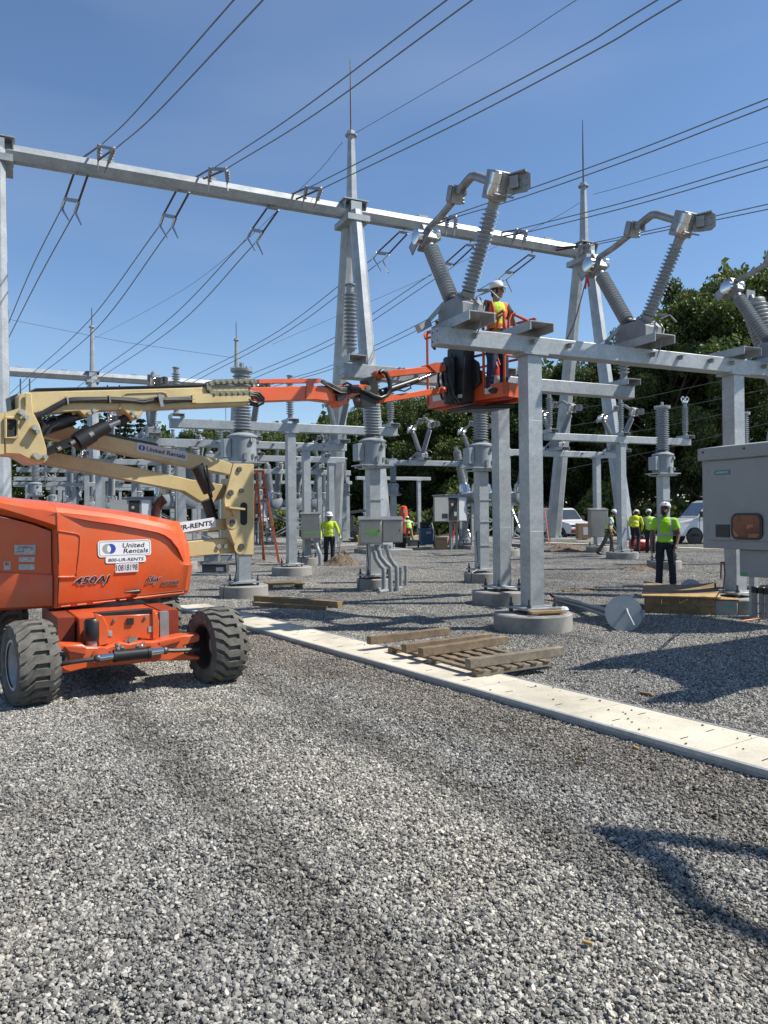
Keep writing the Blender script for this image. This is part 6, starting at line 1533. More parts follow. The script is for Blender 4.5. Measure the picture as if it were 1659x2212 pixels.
def person(label, loc, rz, J=None, skin=SKIN, top=None, sleeves='short', pants=NAVY, vest=None, hat='cap', yaw=0, pitch=0, roll=0, beard=False, hair=True, scale=1.0, gloves=None, curl=.6, glasses=False, belt=False):
    P = {k: V(v) for k, v in JD.items()}
    for k, v in (J or {}).items(): P[k] = V(v)
    root = thing('person', label, 'person', loc, rz); root.scale = (scale,) * 3
    HR = Matrix.Rotation(yaw, 3, 'Z') @ Matrix.Rotation(pitch, 3, 'X') @ Matrix.Rotation(roll, 3, 'Y')
    H = P['head']
    hp = lambda x, y, z: H + HR @ V((x, y, z))
    b = MB()
    b.ball(hp(0, .01, .03), (.076, .095, .095), 14, HR); b.ball(hp(0, -.02, -.045), (.060, .072, .075), 12, HR); b.ball(hp(0, -.055, -.085), (.032, .03, .025), 10, HR)
    b.capsule(hp(0, -.085, .03), hp(0, -.112, -.018), .012, .017, 8); b.ball(hp(0, -.082, -.055), (.026, .012, .010), 8, HR); b.ball(hp(0, -.075, .045), (.05, .016, .012), 8, HR)
    for s in (-1, 1): b.ball(hp(s * .078, .012, -.005), (.012, .026, .034), 8, HR); b.ball(hp(s * .032, -.083, .018), (.014, .010, .009), 8, HR); b.ball(hp(s * .042, -.058, -.03), (.026, .025, .022), 8, HR)
    b.capsule(P['neck'] - Z * .04, hp(0, .02, -.06), .060, .054, 12)
    b.ball(P['chest'], (.155, .10, .17), 14); b.ball(P['belly'], (.135, .095, .15), 14); b.ball(P['pelvis'], (.15, .10, .12), 14); b.capsule(P['pelvis'], P['chest'], .09, .09)
    for q in 'LR':
        s = 1 if q == 'L' else -1
        b.capsule(P['neck'] - Z * .06, P['sh' + q], .055, .058); b.capsule(P['sh' + q], P['el' + q], .052, .041); b.capsule(P['el' + q], P['ha' + q], .041, .028)
        if not gloves: hand(b, P['el' + q], P['ha' + q], -s, curl)
        b.capsule(P['hi' + q], P['kn' + q], .082, .056); b.capsule(P['kn' + q], P['an' + q], .055, .038); b.capsule(P['an' + q], P['to' + q], .040, .035)
    remeshed(b, 'body', skin, root, .0095, 2)
    if gloves:
        g = MB()
        for q in 'LR': hand(g, P['el' + q], P['ha' + q], -1 if q == 'L' else 1, curl)
        remeshed(g, 'gloves', gloves, root, .009, 2)
    def torso(mb, k=1.0):
        mb.ball(P['chest'] + Z * .02, (.182 * k, .122 * k, .19), 16); mb.ball(P['belly'], (.165 * k, .118 * k, .17), 16); mb.ball(P['pelvis'] + Z * .03, (.168 * k, .118 * k, .13), 16)
        mb.capsule(P['pelvis'] + Z * .06, P['chest'], .112 * k, .118 * k)
    t = MB(); torso(t)
    for q in 'LR':
        t.capsule(P['neck'] - Z * .05, P['sh' + q], .064, .072)
        if sleeves == 'short':
            e = P['sh' + q].lerp(P['el' + q], .62); t.lathe(P['sh' + q], e - P['sh' + q], [(.07, -.03), (.072, 0), (.076, (e - P['sh' + q]).length), (.05, (e - P['sh' + q]).length + .004)], 14)
        else:
            t.capsule(P['sh' + q], P['el' + q], .070, .060); w = P['el' + q].lerp(P['ha' + q], .92); t.capsule(P['el' + q], w, .060, .044)
    remeshed(t, 'shirt', top, root, .012, 2)
    if vest:
        v = MB(); torso(v, 1.09)
        for q in 'LR': v.capsule(P['neck'] - Z * .05, P['sh' + q].lerp(P['neck'], .25), .072, .078)
        remeshed(v, 'vest', vest, root, .012, 2)
    l = MB(); l.ball(P['pelvis'] - Z * .015, (.172, .122, .12), 14)
    for q in 'LR':
        l.capsule(P['hi' + q], P['kn' + q], .100, .075); l.lathe(P['kn' + q], P['an' + q] - P['kn' + q], [(.072, -.03), (.076, 0), (.072, .2), (.070, (P['an' + q] - P['kn' + q]).length - .0), (.05, (P['an' + q] - P['kn' + q]).length + .01)], 14)
        k = P['kn' + q].lerp(P['hi' + q], .35); l.ball(k + V(((.07 if q == 'L' else -.07), 0, 0)), (.03, .055, .075), 8)
        for w, r_ in ((.55, .083), (.72, .081), (.88, .086)): c = P['kn' + q].lerp(P['an' + q], w); l.ball(c + V((.01 * math.sin(w * 40), 0, 0)), (r_, r_, .03), 10)
    remeshed(l, 'trousers', pants, root, .012, 2)
    bo = MB()
    for q in 'LR':
        a, tt = P['an' + q], P['to' + q]; bo.capsule(a + Z * .05, a, .055, .052); bo.capsule(a + V((0, .02, -.03)), tt, .052, .046); bo.ball(tt + Z * .01, (.05, .06, .04), 10)
    remeshed(bo, 'boots', BOOT, root, .012, 1)
    if belt:
        t2_ = MB(); c_ = P['pelvis'] + Z * .07; n_ = 24; vv = []
        for k in range(n_): q_ = 2 * math.pi * k / n_; vv += [c_ + V((.182 * math.cos(q_), .134 * math.sin(q_), z_)) for z_ in (-.025, .025)]
        t2_.add(vv, [(2 * k, 2 * ((k + 1) % n_), 2 * ((k + 1) % n_) + 1, 2 * k + 1) for k in range(n_)])
        for x_, y_ in ((.17, -.04), (-.175, .02), (.12, .11)): t2_.box(c_ + V((x_, y_, -.07)), (.06, .10, .14))
        t2_.build('tool_belt', BOOT, root)
    if hair:
        h = MB(); h.ball(hp(0, .022, .035), (.082, .095, .094), 14, HR); h.ball(hp(0, .06, -.03), (.062, .045, .07), 10, HR)
        for s in (-1, 1): h.ball(hp(s * .072, -.005, .0), (.014, .03, .05), 8, HR)
        remeshed(h, 'hair', HAIR, root, .01, 1)
    if beard:
        h = MB(); h.ball(hp(0, -.045, -.075), (.062, .062, .062), 12, HR); h.ball(hp(0, -.088, -.066), (.034, .03, .014), 8, HR)
        for s in (-1, 1): h.ball(hp(s * .058, -.02, -.045), (.016, .035, .055), 8, HR)
        remeshed(h, 'beard', HAIR, root, .008, 1)
    if glasses:
        g = MB()
        for s in (-1, 1): g.ball(hp(s * .034, -.092, .02), (.028, .008, .018), 10, HR); g.bar(hp(s * .062, -.088, .025), hp(s * .08, .01, .02), .006, .008)
        g.bar(hp(-.01, -.098, .025), hp(.01, -.098, .025), .006, .006); g.build('glasses', BLACK, root)
    up = HR @ V((0, .06, 1)).normalized(); c = hp(0, .012, .055); hm = MB()
    hm.lathe(c, up, [(.128 if hat == 'brim' else .108, -.004), (.150 if hat == 'brim' else .112, .0), (.118, .012), (.116, .04), (.108, .072), (.085, .102), (.045, .118), (.003, .122)], 24)
    if hat == 'cap':
        f = HR @ V((0, -1, 0)); f = (f - up * f.dot(up)).normalized(); sd = up.cross(f)
        Q = [c + f * (.10 + .065 * math.cos(q)) + sd * (.085 * math.sin(q)) - up * (.006 + .012 * math.cos(q)) for q in [-1.57 + 3.14 * k / 10 for k in range(11)]] + [c + sd * .08, c - sd * .08]
        hm.prism(Q, up * .010)
    f = HR @ V((0, -1, 0)); f = (f - up * f.dot(up)).normalized(); hm.tube([c + f * .112 + up * .05, c + f * .07 + up * .112, c + up * .130, c - f * .07 + up * .112, c - f * .112 + up * .05], .010, 8)
    ho = hm.build('hard_hat', HATW, root, smooth=50)
    if hat == 'cap':
        MB().lathe(c + f * .108 + up * .045 + up.cross(f) * .035, (f + up.cross(f) * .3 + up * .25), [(.018, 0), (.018, .006)], 12).build('hat_badge', BLUEINK, ho)
    return root
g1 = gnd(1438, 1270)
LIMET = mk_hivis('lime hi-vis tee', LIME, bands=[(1.085, 1.145)], verts=[(.105, .15, 1.11)], stripe=(.34, .36, .35))
person('standing man in lime hi-vis tee, dark trousers and white hard hat, looking up', g1, R_(-18), dict(head=(0, .0, 1.64), elL=(.275, .03, 1.13), haL=(.215, -.10, .90), elR=(-.27, .03, 1.12), haR=(-.275, -.03, .86), knL=(.13, -.02, .5), anL=(.15, .0, .09), toL=(.2, -.16, .035), anR=(-.13, .02, .09), toR=(-.17, -.16, .035)),
       SKIN2, LIMET, 'short', NAVY, hat='cap', yaw=R_(-14), pitch=R_(-20), beard=True, glasses=True, scale=1.09)
YELS = mk_hivis('yellow hi-vis shirt', YELLOW, bands=[(1.09, 1.125)], verts=[(.09, .12, 1.12)], stripe=(.50, .62, .10))
g2 = gnd(712, 1220)
man2 = person('man in yellow hi-vis shirt and wide brim hard hat standing with a shovel', g2, R_(6), dict(elL=(.30, -.02, 1.16), haL=(.36, -.16, .97), elR=(-.29, -.02, 1.15), haR=(-.30, -.12, .92), head=(0, -.05, 1.63), anL=(.10, -.06, .09), toL=(.13, -.22, .035), knL=(.11, -.05, .5)),
       SKIN2, YELS, 'long', NAVY, hat='brim', yaw=R_(6), pitch=R_(14), gloves=GLOVE, scale=1.04)
sh = thing('shovel', 'wooden handled shovel held by the man in yellow shirt', 'shovel', g2, R_(6))
MB().tube([(.38, -.17, 1.45), (.37, -.19, .9), (.34, -.22, .25)], .017, 8).build('handle', WOODX, sh)
MB().prism([(.26, -.215, .28), (.42, -.215, .28), (.41, -.24, .08), (.34, -.25, .0), (.27, -.24, .08)], (0, .012, 0)).build('blade', BOLT, sh)
tp = thing('tamping_bar', 'dark bar leaning at the right hand of the man in yellow shirt', 'bar', g2, R_(6)); MB().tube([(-.38, -.12, 1.0), (-.28, -.1, .05)], .02, 8).build('shaft', BOLT, tp)
VESTL = mk_hivis('lime mesh vest', (.42, .70, .10), bands=[(1.09, 1.13)], verts=[(.09, .13, 1.1)], stripe=(.55, .56, .50))
g3 = gnd(888, 1170); g3 = at(884, 1168, 46); g3.z = 0
person('man in lime vest and khaki trousers bending forward with one arm out', g3, R_(200), dict(pelvis=(0, .0, .92), belly=(0, -.05, 1.06), chest=(0, -.14, 1.22), neck=(0, -.22, 1.35), head=(0, -.29, 1.48), shL=(.18, -.19, 1.30), shR=(-.18, -.19, 1.30), elL=(.25, -.36, 1.08), haL=(.22, -.5, .96), elR=(-.40, -.30, 1.22), haR=(-.62, -.36, 1.20), knL=(.12, -.12, .5), anL=(.13, .0, .09), toL=(.14, -.15, .035), anR=(-.16, .35, .12), knR=(-.13, .12, .5), toR=(-.16, .2, .035)),
       SKIN, GREYT, 'short', KHAKI, VESTL, 'cap', pitch=R_(18), scale=1.0)
g4 = gnd(1310, 1196)
person('man in grey tee and lime vest facing right with one leg stretched back', at(1316, 1197, 31.2) * 1 - Z * at(1316, 1197, 31.2).z, R_(75), dict(pelvis=(0, .0, .93), chest=(0, -.06, 1.29), neck=(0, -.10, 1.45), head=(0, -.17, 1.60), shL=(.18, -.07, 1.39), shR=(-.18, -.07, 1.39), elL=(.24, -.06, 1.12), haL=(.2, -.2, .92), elR=(-.25, .0, 1.12), haR=(-.23, -.10, .85), knL=(.10, -.12, .52), anL=(.1, -.06, .10), toL=(.1, -.24, .04), knR=(-.1, .18, .52), anR=(-.1, .42, .14), toR=(-.1, .28, .04)),
       SKIN, GREYT, 'short', TANP, VESTL, 'cap', pitch=R_(32), belt=True, scale=1.05)
YELS2 = mk_hivis('plain yellow shirt', (.62, .66, .02), bands=[(1.10, 1.13)], stripe=(.5, .55, .25))
p5 = at(1372, 1180, 31.6); p5.z = .25
person('man in yellow long sleeves stooping at the footing with a hand on his knee', p5, R_(150), dict(pelvis=(0, .0, .86), belly=(0, -.04, 1.0), chest=(0, -.12, 1.16), neck=(0, -.20, 1.30), head=(0, -.28, 1.42), shL=(.19, -.16, 1.25), shR=(-.19, -.16, 1.25), elL=(.27, -.2, .98), haL=(.16, -.32, .80), elR=(-.27, -.2, .98), haR=(-.2, -.34, .76), hiL=(.1, 0, .84), hiR=(-.1, 0, .84), knL=(.13, -.24, .5), anL=(.13, -.12, .09), toL=(.14, -.3, .03), knR=(-.13, -.05, .44), anR=(-.14, .1, -.10), toR=(-.15, -.06, -.16)),
       SKIN, YELS2, 'long', NAVY, None, 'brim', pitch=R_(35), scale=1.0)
p6 = at(1405, 1190, 32.3); p6.z = 0
person('man in lime vest and white tee reaching one arm to the steel column', p6, R_(165), dict(chest=(.02, -.05, 1.28), neck=(.03, -.09, 1.44), head=(.04, -.15, 1.60), shL=(.2, -.08, 1.39), shR=(-.17, -.06, 1.38), elL=(.48, -.22, 1.30), haL=(.74, -.38, 1.28), elR=(-.24, -.1, 1.10), haR=(-.2, -.22, .92)),
       SKIN, GREYT, 'short', NAVY, VESTL, 'cap', pitch=R_(25), scale=1.05)
HARN = mk_hivis('orange and lime vest', (.50, .70, .05), bands=[(1.20, 1.245), (1.03, 1.06)], verts=[(.10, .135, 1.1)], stripe=(.50, .46, .30), zone=[(.095, .2, 1.06, 1.6, (.85, .16, .03)), (-1, .06, 1.06, 1.12, (.85, .16, .03))])
person('lift platform worker in orange and lime vest and jeans looking to the right', (1.92, 12.86, FZ + .015), R_(22), dict(elL=(.27, -.08, 1.14), haL=(.12, -.27, 1.22), elR=(-.29, -.03, 1.13), haR=(-.17, -.26, 1.16), head=(0, -.03, 1.65)),
       SKIN, PLAID, 'short', JEANS, HARN, 'cap', yaw=R_(42), glasses=True, belt=True, scale=1.04)
person('second lift platform worker mostly hidden behind the switch, white hat showing', (1.46, 13.38, FZ + .015), R_(-60), dict(elR=(-.3, -.2, 1.25), haR=(-.2, -.4, 1.3)), SKIN2, GREYT, 'long', NAVY, VESTL, 'brim', pitch=R_(10), scale=1.0)
# ------------------------------------------------------------------ vehicles
def van_mesh():
    root = thing('van', 'x', 'van')
    W2 = .98
    prof = [(-2.75, .42), (-2.78, .75), (-2.72, .98), (-2.55, 1.08), (-1.90, 1.20), (-1.68, 1.27), (-1.10, 1.97), (-.85, 2.06), (2.6, 2.08), (2.72, 1.95), (2.76, .5), (2.6, .40), (-2.6, .40)]
    b = MB(); inn = [( x, z) for x, z in prof]
    n = len(prof); L = []
    for y, k in ((-W2, 0), (W2, 0)):
        L.append([V((x, y * (1.0 if z < 1.25 else (1 - .12 * (z - 1.25) / .8)), z)) for x, z in prof])
    b.v = L[0] + L[1]; b.f = [tuple(range(n)), tuple(reversed(range(n, 2 * n)))] + [((i + 1) % n, i, n + i, n + (i + 1) % n) for i in range(n)]
    body = b.build('body', VANW, root, bevel=.05, segs=3)
    def side(poly, s, d=.004): return [V((x, s * (W2 * (1.0 if z < 1.25 else (1 - .12 * (z - 1.25) / .8)) + d), z)) for x, z in poly]
    for s in (-1, 1):
        w = MB().prism(side([(-1.45, 1.33), (-.45, 1.33), (-.45, 1.88), (-.95, 1.88)], s), (0, s * .004, 0)); w.build('side_window', GLASS_D, body)
        q = MB(); q.tube(side([(-1.62, .5), (-1.58, 1.25), (-.98, 1.95), (-.40, 1.95), (-.36, .5)], s, .0), .012, 5); q.tube(side([(.9, .55), (.9, 1.95)], s, 0), .010, 5); q.build('door_gap', DARKIN, body)
        MB().box((-.50, s * (W2 + .015), 1.10), (.09, .03, .20)).build('door_handle', BLACK, body)
        MB().box((-1.55, s * (W2 + .12), 1.40), (.10, .22, .28)).build('mirror', BLACK, body)
        MB().box((-2.70, s * .72, .86), (.12, .42, .26)).build('headlight', GLASS_D, body); MB().box((-2.74, s * .72, .70), (.10, .40, .09)).build('turn_lamp', BRIGHTOR, body)
        MB().prism(side([(2.0, .5), (-2.3, .5), (-2.3, .38), (2.0, .38)], s, .01), (0, s * .01, 0)).build('sill', BLACK, body)
        for x in (-1.85, 1.65):
            t = MB().lathe((x, s * (W2 - .22), .37), (0, s, 0), [(.24, 0), (.35, .01), (.37, .06), (.37, .18), (.35, .23), (.23, .24)], 28).build('tyre', BLACK, root)
            MB().lathe((x, s * (W2 - .05), .37), (0, s, 0), [(.22, 0), (.21, .05), (.08, .055)], 20).build('rim', ALU, t)
            MB().lathe((x, s * (W2 - .02), .38), (0, s, 0), [(.43, 0), (.43, .024)], 28).build('wheel_arch', DARKIN, body)
    ws = MB().prism([V((-1.65, -.86, 1.32)), V((-1.65, .86, 1.32)), V((-1.14, .78, 1.93)), V((-1.14, -.78, 1.93))], (-.02, 0, .02)); ws.build('windscreen', GLASS_D, body)
    MB().box((-2.76, 0, .86), (.08, .95, .22)).build('grille', BLACK, body); MB().box((-2.80, 0, .55), (.14, 1.9, .20)).build('bumper', BLACK, body)
    rk = MB()
    for x in (-.4, .8, 2.0): rk.box((x, 0, 2.22), (.06, 1.7, .05)); rk.box((x, .8, 2.15), (.05, .05, .16)); rk.box((x, -.8, 2.15), (.05, .05, .16))
    for y in (-.8, .8): rk.box((.8, y, 2.26), (2.9, .05, .05))
    rk.build('roof_rack', ALU, root)
    MB().box((.9, -.3, 2.33), (2.6, .35, .10)).build('rack_load', RED, root)
    return root
VAN = van_mesh()
v1 = V((xat(1556, 41.5), 41.5, 0))
use(VAN, v1, R_(4), 'white van side on behind the standing man, red load on its roof rack', 'white vans'); VAN.scale = (1.05, 1.05, 1.13)
v2 = V((xat(1200, 51), 51.5, 0))
c = place(VAN, v2, R_(118), 'white van seen from the front behind the tall leaning leg', 'white vans'); c.scale = (1, 1, 1)
for ch in list(c.children):
    if ch.name.startswith(('rack_load', 'roof_rack')): bpy.data.objects.remove(ch)
t = thing('utility_truck', 'dark utility truck with open body and red tool box behind the transformer post', 'truck', (xat(796, 50), 50.5, 0), R_(8))
m = MB(); m.box((0, 0, .8), (3.4, 1.8, .35)); m.box((-1.4, 0, 1.35), (.7, 1.75, .8)); m.prism([(-1.75, -.9, 1.75), (1.2, -.9, 2.15), (1.2, -.9, 2.25), (-1.75, -.9, 1.95)], (0, 1.8, 0)); m.box((1.2, 0, 1.5), (.1, 1.7, 1.3)); m.build('body', mk('dark grey paint', (.07, .075, .08), .5), t, bevel=.02)
MB().box((.55, -.6, 1.5), (.55, .5, .75)).build('tool_box', RED, t); MB().box((-.1, -.3, 1.15), (.5, .7, .5)).build('load', BLACK, t)
for x in (-1.1, 1.1): MB().lathe((x, -.92, .38), (0, 1, 0), [(.2, 0), (.36, .02), (.38, .1), (.36, .2), (.2, .22)], 20).build('tyre', BLACK, t)
b_ = thing('orange_tank', 'bright orange rounded tank behind the man in khaki trousers', 'tank', (xat(872, 49), 49, 0))
MB().lathe((0, 0, 0), Z, [(.55, .6), (.5, 1.0), (.42, 1.5), (.36, 1.55), (.36, 2.1), (.28, 2.45), (.1, 2.5)], 20).build('tank', BRIGHTOR, b_); MB().box((.1, -.37, 2.1), (.25, .02, .22)).build('label', WHITE, b_); MB().box((0, 0, .35), (1.1, .9, .5)).build('skid', BLACK, b_); b_.scale = (.72, .72, .92)

# ------------------------------------------------------------------ ladders
def ladder_side(root, a0, a1, b0, b1, n, name, mat=LADDER):
    m = MB(); m.bar(a0, a1, .05, .09); m.bar(b0, b1, .05, .09); o = m.build(name, mat, root, world=True)
    s = MB()
    for k in range(1, n): s.bar(V(a0).lerp(V(a1), k / n), V(b0).lerp(V(b1), k / n), .06, .03)
    s.build('rungs', ALU, o, world=True); return o
top = at(561, 1020, 28.8); f1, f2 = gnd(571, 1212), gnd(603, 1217); back = f1 + V((-.9, 2.2, 0)); back2 = back + (f2 - f1) * .9
L = thing('step_ladder', 'tall orange step ladder standing open behind the cream boom upright', 'ladder', (f1.x, f1.y, 0))
ladder_side(L, f1, top - V((.12, 0, 0)), f2, top + V((.12, 0, 0)), 12, 'front_rails'); ladder_side(L, back, top + V((-.12, .15, 0)), back2, top + V((.12, .15, 0)), 6, 'rear_rails')
MB().box(top + Z * .03, (.4, .3, .08)).build('top_cap', LADDER, L, world=True)
a = gnd(1187, 1181); b = gnd(1172, 1181); t0 = at(1176, 1098, 41.5); t1 = at(1162, 1098, 41.5)
L = thing('ladder', 'orange ladder leaning between the nearest column and the white van', 'ladder', (a.x, a.y, 0)); ladder_side(L, a, t0, b, t1, 7, 'rails')
a = gnd(976, 1178); t0 = at(984, 1130, 44); b = gnd(968, 1178); t1 = at(976, 1130, 44)
L = thing('ladder', 'small dark red ladder under the open grey cabinet breaker', 'ladder', (a.x, a.y, 0)); ladder_side(L, a, t0, b, t1, 5, 'rails', RED)

# ------------------------------------------------------------------ timber
def block(name, P0, P1, w, h, mat, label, cat, group=None, rough=.004):
    """timber from P0 to P1 (points on its lower edge)"""
    P0, P1 = V(P0), V(P1); d = (P1 - P0); mid = (P0 + P1) / 2; rz = math.atan2(d.y, d.x)
    o = MB().box((0, 0, h / 2), (V((d.x, d.y, 0)).length, w, h)).build(name, mat, bevel=.006); o.location = mid; o.rotation_euler = (0, -math.atan2(d.z, V((d.x, d.y)).length), rz)
    tag(o, label, cat, group); return o
def gz(x, y, z=0.0): return gnd(x, y, z)
# pallet across the trench with four timbers on it; photo corner points on the ground / trench
PZ = TZ + .004
q0, q1, q2 = gz(836, 1400, PZ + .05), gz(1040, 1455, PZ + .05), gz(1205, 1440, PZ + .05)
pd = (q1 - q0).normalized(); pw = V((-pd.y, pd.x, 0)); PLn = (q1 - q0).length - .06
PLw = 1.02
pal = thing('pallet', 'weathered slatted pallet under four loose timbers beside the pale trench', 'pallet', (q0.x, q0.y, PZ), math.atan2(pd.y, pd.x))
for k in range(6): MB().box((PLn / 2, .06 + k * (PLw - .12) / 5, .060), (PLn, .085, .018)).build('slat', WOOD, pal, bevel=.003)
for k in range(3): MB().box((.06 + k * (PLn - .12) / 2, PLw / 2, .026), (.09, PLw, .05)).build('bearer', WOODG, pal, bevel=.003)
TG_ = 'loose square timbers on the pallet'
zt = PZ + .071
for (x0, y0, x1, y1, lab) in ((796, 1392, 968, 1371, 'timber at the far left end of the pallet, lying half on the trench'), (872, 1410, 1059, 1384, 'second timber from the far end of the pallet'), (908, 1419, 1093, 1390, 'third timber from far, close beside the second one'), (1010, 1444, 1211, 1415, 'nearest and longest timber on the pallet, grey front face')):
    a, b = gz(x0, y0, zt), gz(x1, y1, zt); block('timber', a, b, .095, .098, WOODG if 'nearest' in lab else WOOD, lab, 'timber', TG_)
a, b = gz(553, 1302, .0), gz(735, 1316, .0); block('timber', a, b, .15, .15, WOODX, 'thick brown timber lying beyond the trench near the tyre', 'timber', 'timbers lying on the gravel')
a, b = gz(550, 1310, .0), gz(704, 1320, .0); block('timber', a + V((0, -.02, 0)), b + V((0, -.02, 0)), .13, .09, WOODX, 'thinner brown timber lying in front of the thick one', 'timber', 'timbers lying on the gravel')
a = gz(577, 1276, 0); p2 = thing('pallet', 'small dark pallet on the gravel right of the round footing', 'pallet', (a.x, a.y, 0), R_(14))
for k in range(5): MB().box((.45, .06 + k * .2, .13), (.9, .12, .02)).build('slat', WOODX, p2)
for k in range(2): MB().box((.1 + k * .7, .45, .06), (.08, .9, .11)).build('bearer', WOODX, p2)
ft = V((PA.x, PA.y, .272))
bd = thing('wood_scrap', 'two fresh yellow boards lying on the nearest footing', 'board', ft + V((.12, -.38, 0)), R_(16))
MB().box((0, 0, .05), (.50, .10, .035)).build('board', WOODN, bd, bevel=.003); MB().box((.12, .05, .018), (.36, .09, .03)).build('board', WOODN, bd, bevel=.003)
MB().ball((.36, .14, .05), (.09, .07, .05), 8).build('plastic_wrap', mk('crumpled clear film', (.75, .78, .8), .2), bd, smooth=0)
for (x, y, s, lab) in ((1396, 1500, .17, 'small brown wood chip on the gravel before the big shadow'), (1252, 1650, .05, 'tiny yellow chip on the near gravel right of centre'), (1374, 1618, .06, 'tiny tan chip near the pale trench edge'), (1268, 3722 * .5486, .04, 'tan chip on the near gravel at lower right')):
    P = gz(x, min(y, 2100), .02); o = MB().box((0, 0, .012), (s, s * .3, .014)).build('wood_chip', WOODN, bevel=.002); o.location = P; o.rotation_euler = (.15, .1, .9 + x); tag(o, lab, 'wood chip')

# wooden cover box at the right, on the gravel
a, b = gz(1392, 1326), gz(1546, 1331); d = (b - a).normalized(); nrm = V((-d.y, d.x, 0)); Lx = (b - a).length
bx = thing('wooden_cover', 'low wooden cover box with sagging sloped board lid at right', 'wooden box', (a.x, a.y, 0), math.atan2(d.y, d.x))
for k in range(4): MB().box((Lx / 8 + k * Lx / 4, .012, .075), (Lx / 4 - .004, .024, .15)).build('front_board', WOODX, bx); MB().box((Lx / 8 + k * Lx / 4, .012, .225), (Lx / 4 - .004, .024, .142)).build('front_board', WOODN if k == 9 else WOODX, bx)
MB().box((.012, .55, .14), (.024, 1.05, .28)).build('side_board', WOODX, bx); MB().box((Lx - .012, .55, .14), (.024, 1.05, .28)).build('side_board', WOODX, bx)
for k in range(4):
    y0, y1 = -.05 + k * .33, .27 + k * .33
    N = 8; m = MB()
    zz = lambda x, y: .30 + .10 * (y) + .05 * ((x / Lx - .5) ** 2 * 4 - 1) * (y / 1.2) + .004
    vs_ = []
    for i in range(N + 1):
        x = -.04 + (Lx + .12) * i / N
        vs_ += [(x, y0, zz(x, y0)), (x, y1, zz(x, y1)), (x, y1, zz(x, y1) + .022), (x, y0, zz(x, y0) + .022)]
    fs = []
    for i in range(N):
        for k2 in range(4): k3 = (k2 + 1) % 4; fs.append((i * 4 + k2, i * 4 + k3, (i + 1) * 4 + k3, (i + 1) * 4 + k2))
    fs += [(0, 1, 2, 3), tuple(reversed(range(N * 4, N * 4 + 4)))]
    m.add(vs_, fs); m.build('lid_board', WOODX if k else WOODN, bx)
cb_ = thing('cable_box', 'pale grey box with green tag at the right end of the wooden cover', 'box', (b.x + .25, b.y + .2, 0), math.atan2(d.y, d.x))
MB().box((0, 0, .13), (.34, .5, .26)).build('body', CABGREY, cb_, bevel=.008); MB().box((.05, -.252, .16), (.07, .004, .05)).build('tag', mk('mint tag', (.05, .50, .35), .5), cb_)
MB().box((0, 0, .275), (.4, .5, .015)).build('board', WOODN, cb_)
hk = MB().tube([gz(1468, 1304, .36), gz(1480, 1297, .40), gz(1484, 1294, .42), gz(1486, 1297, .41)], .010, 6).build('wire_hook', WOODN); tag(hk, 'small pale wire hook lying on the wooden cover lid', 'hook')

# round plate on pipes
dc = gz(1348, 1364); C = V((dc.x, dc.y, .265)); nv = V((-.18, -.95, .18)).normalized(); tv = nv.cross(Z).normalized(); uv = tv.cross(nv)
ds = thing('plate_stand', 'round grey steel plate on pipes lying tipped on the gravel', 'steel plate', (dc.x, dc.y, 0))
m = MB().lathe(C, nv, [(.265, -.008), (.265, .008)], 40); m.obox(C + uv * .262 - tv * .12, tv * .03, nv * .008, uv * .02); m.obox(C - tv * .262, tv * .03, nv * .008, uv * .05); m.build('plate', TANK, ds, world=True)
h0 = C + nv * .01 + uv * .04 - tv * .03
MB().tube([h0, h0 + nv * .10 + uv * .01, h0 + nv * .15 - uv * .04, h0 + nv * .17 - uv * .22 - tv * .08], .020, 10).build('bent_handle', TANK, ds, world=True)
e0 = gz(1196, 1288, .10); e1 = gz(1203, 1296, .05)
MB().tube([C - nv * .02 - uv * .02, C.lerp(e0, .5), e0], .034, 10).build('pipe', PVC, ds, world=True); MB().tube([C - nv * .02 - uv * .12, C.lerp(e1, .5) - Z * .04, e1], .036, 10).build('pipe', PVC, ds, world=True)
MB().tube([C.lerp(e1, .25) + V((0, 0, .06)), C.lerp(e1, .25) + V((.02, -.06, -.02)), C.lerp(e1, .25) + V((0, 0, -.1))], .010, 6).build('strap', HOSE, ds, world=True)
m = MB().tube([gz(1196, 1290, .13), gz(1188, 1284, .22), gz(1192, 1280, .2)], .02, 6); o = m.build('copper_wire', COPPER); tag(o, 'short copper ends sticking up right of the nearest column', 'wire')
dc = gz(1497, 1291); C = V((dc.x, dc.y + .1, .17)); nv = V((-.35, -.8, .45)).normalized(); tv = nv.cross(Z).normalized(); uv = tv.cross(nv)
d2 = thing('plate_stand', 'smaller grey steel plate tipped behind the wooden cover box', 'steel plate', (dc.x, dc.y, 0))
MB().lathe(C, nv, [(.21, -.008), (.21, .008)], 32).build('plate', TANK, d2, world=True); MB().bar(C + nv * .015 + uv * .12, C + nv * .03 - uv * .1 - tv * .05, .03, .03).build('rib', ALU, d2, world=True)
for i, (x, lab) in enumerate(((1632, 'left capped grey pvc stub at the right edge'), (1647, 'middle capped grey pvc stub at the right edge'), (1660, 'right capped grey pvc stub cut by the edge'))):
    P = gz(x, 1336 + i * 2); rt = thing('pvc_stub', lab, 'pipe', P, 0, 'capped pvc stubs')
    MB().cyl((0, 0, 0), (0, 0, .46), .05, 16).build('pipe', PVC, rt); MB().lathe((0, 0, .42), Z, [(.06, 0), (.06, .09), (.05, .10)], 16).build('cap', BLACK, rt); MB().lathe((0, 0, .24), Z, [(.055, 0), (.055, .03)], 16).build('clamp', ALU, rt)
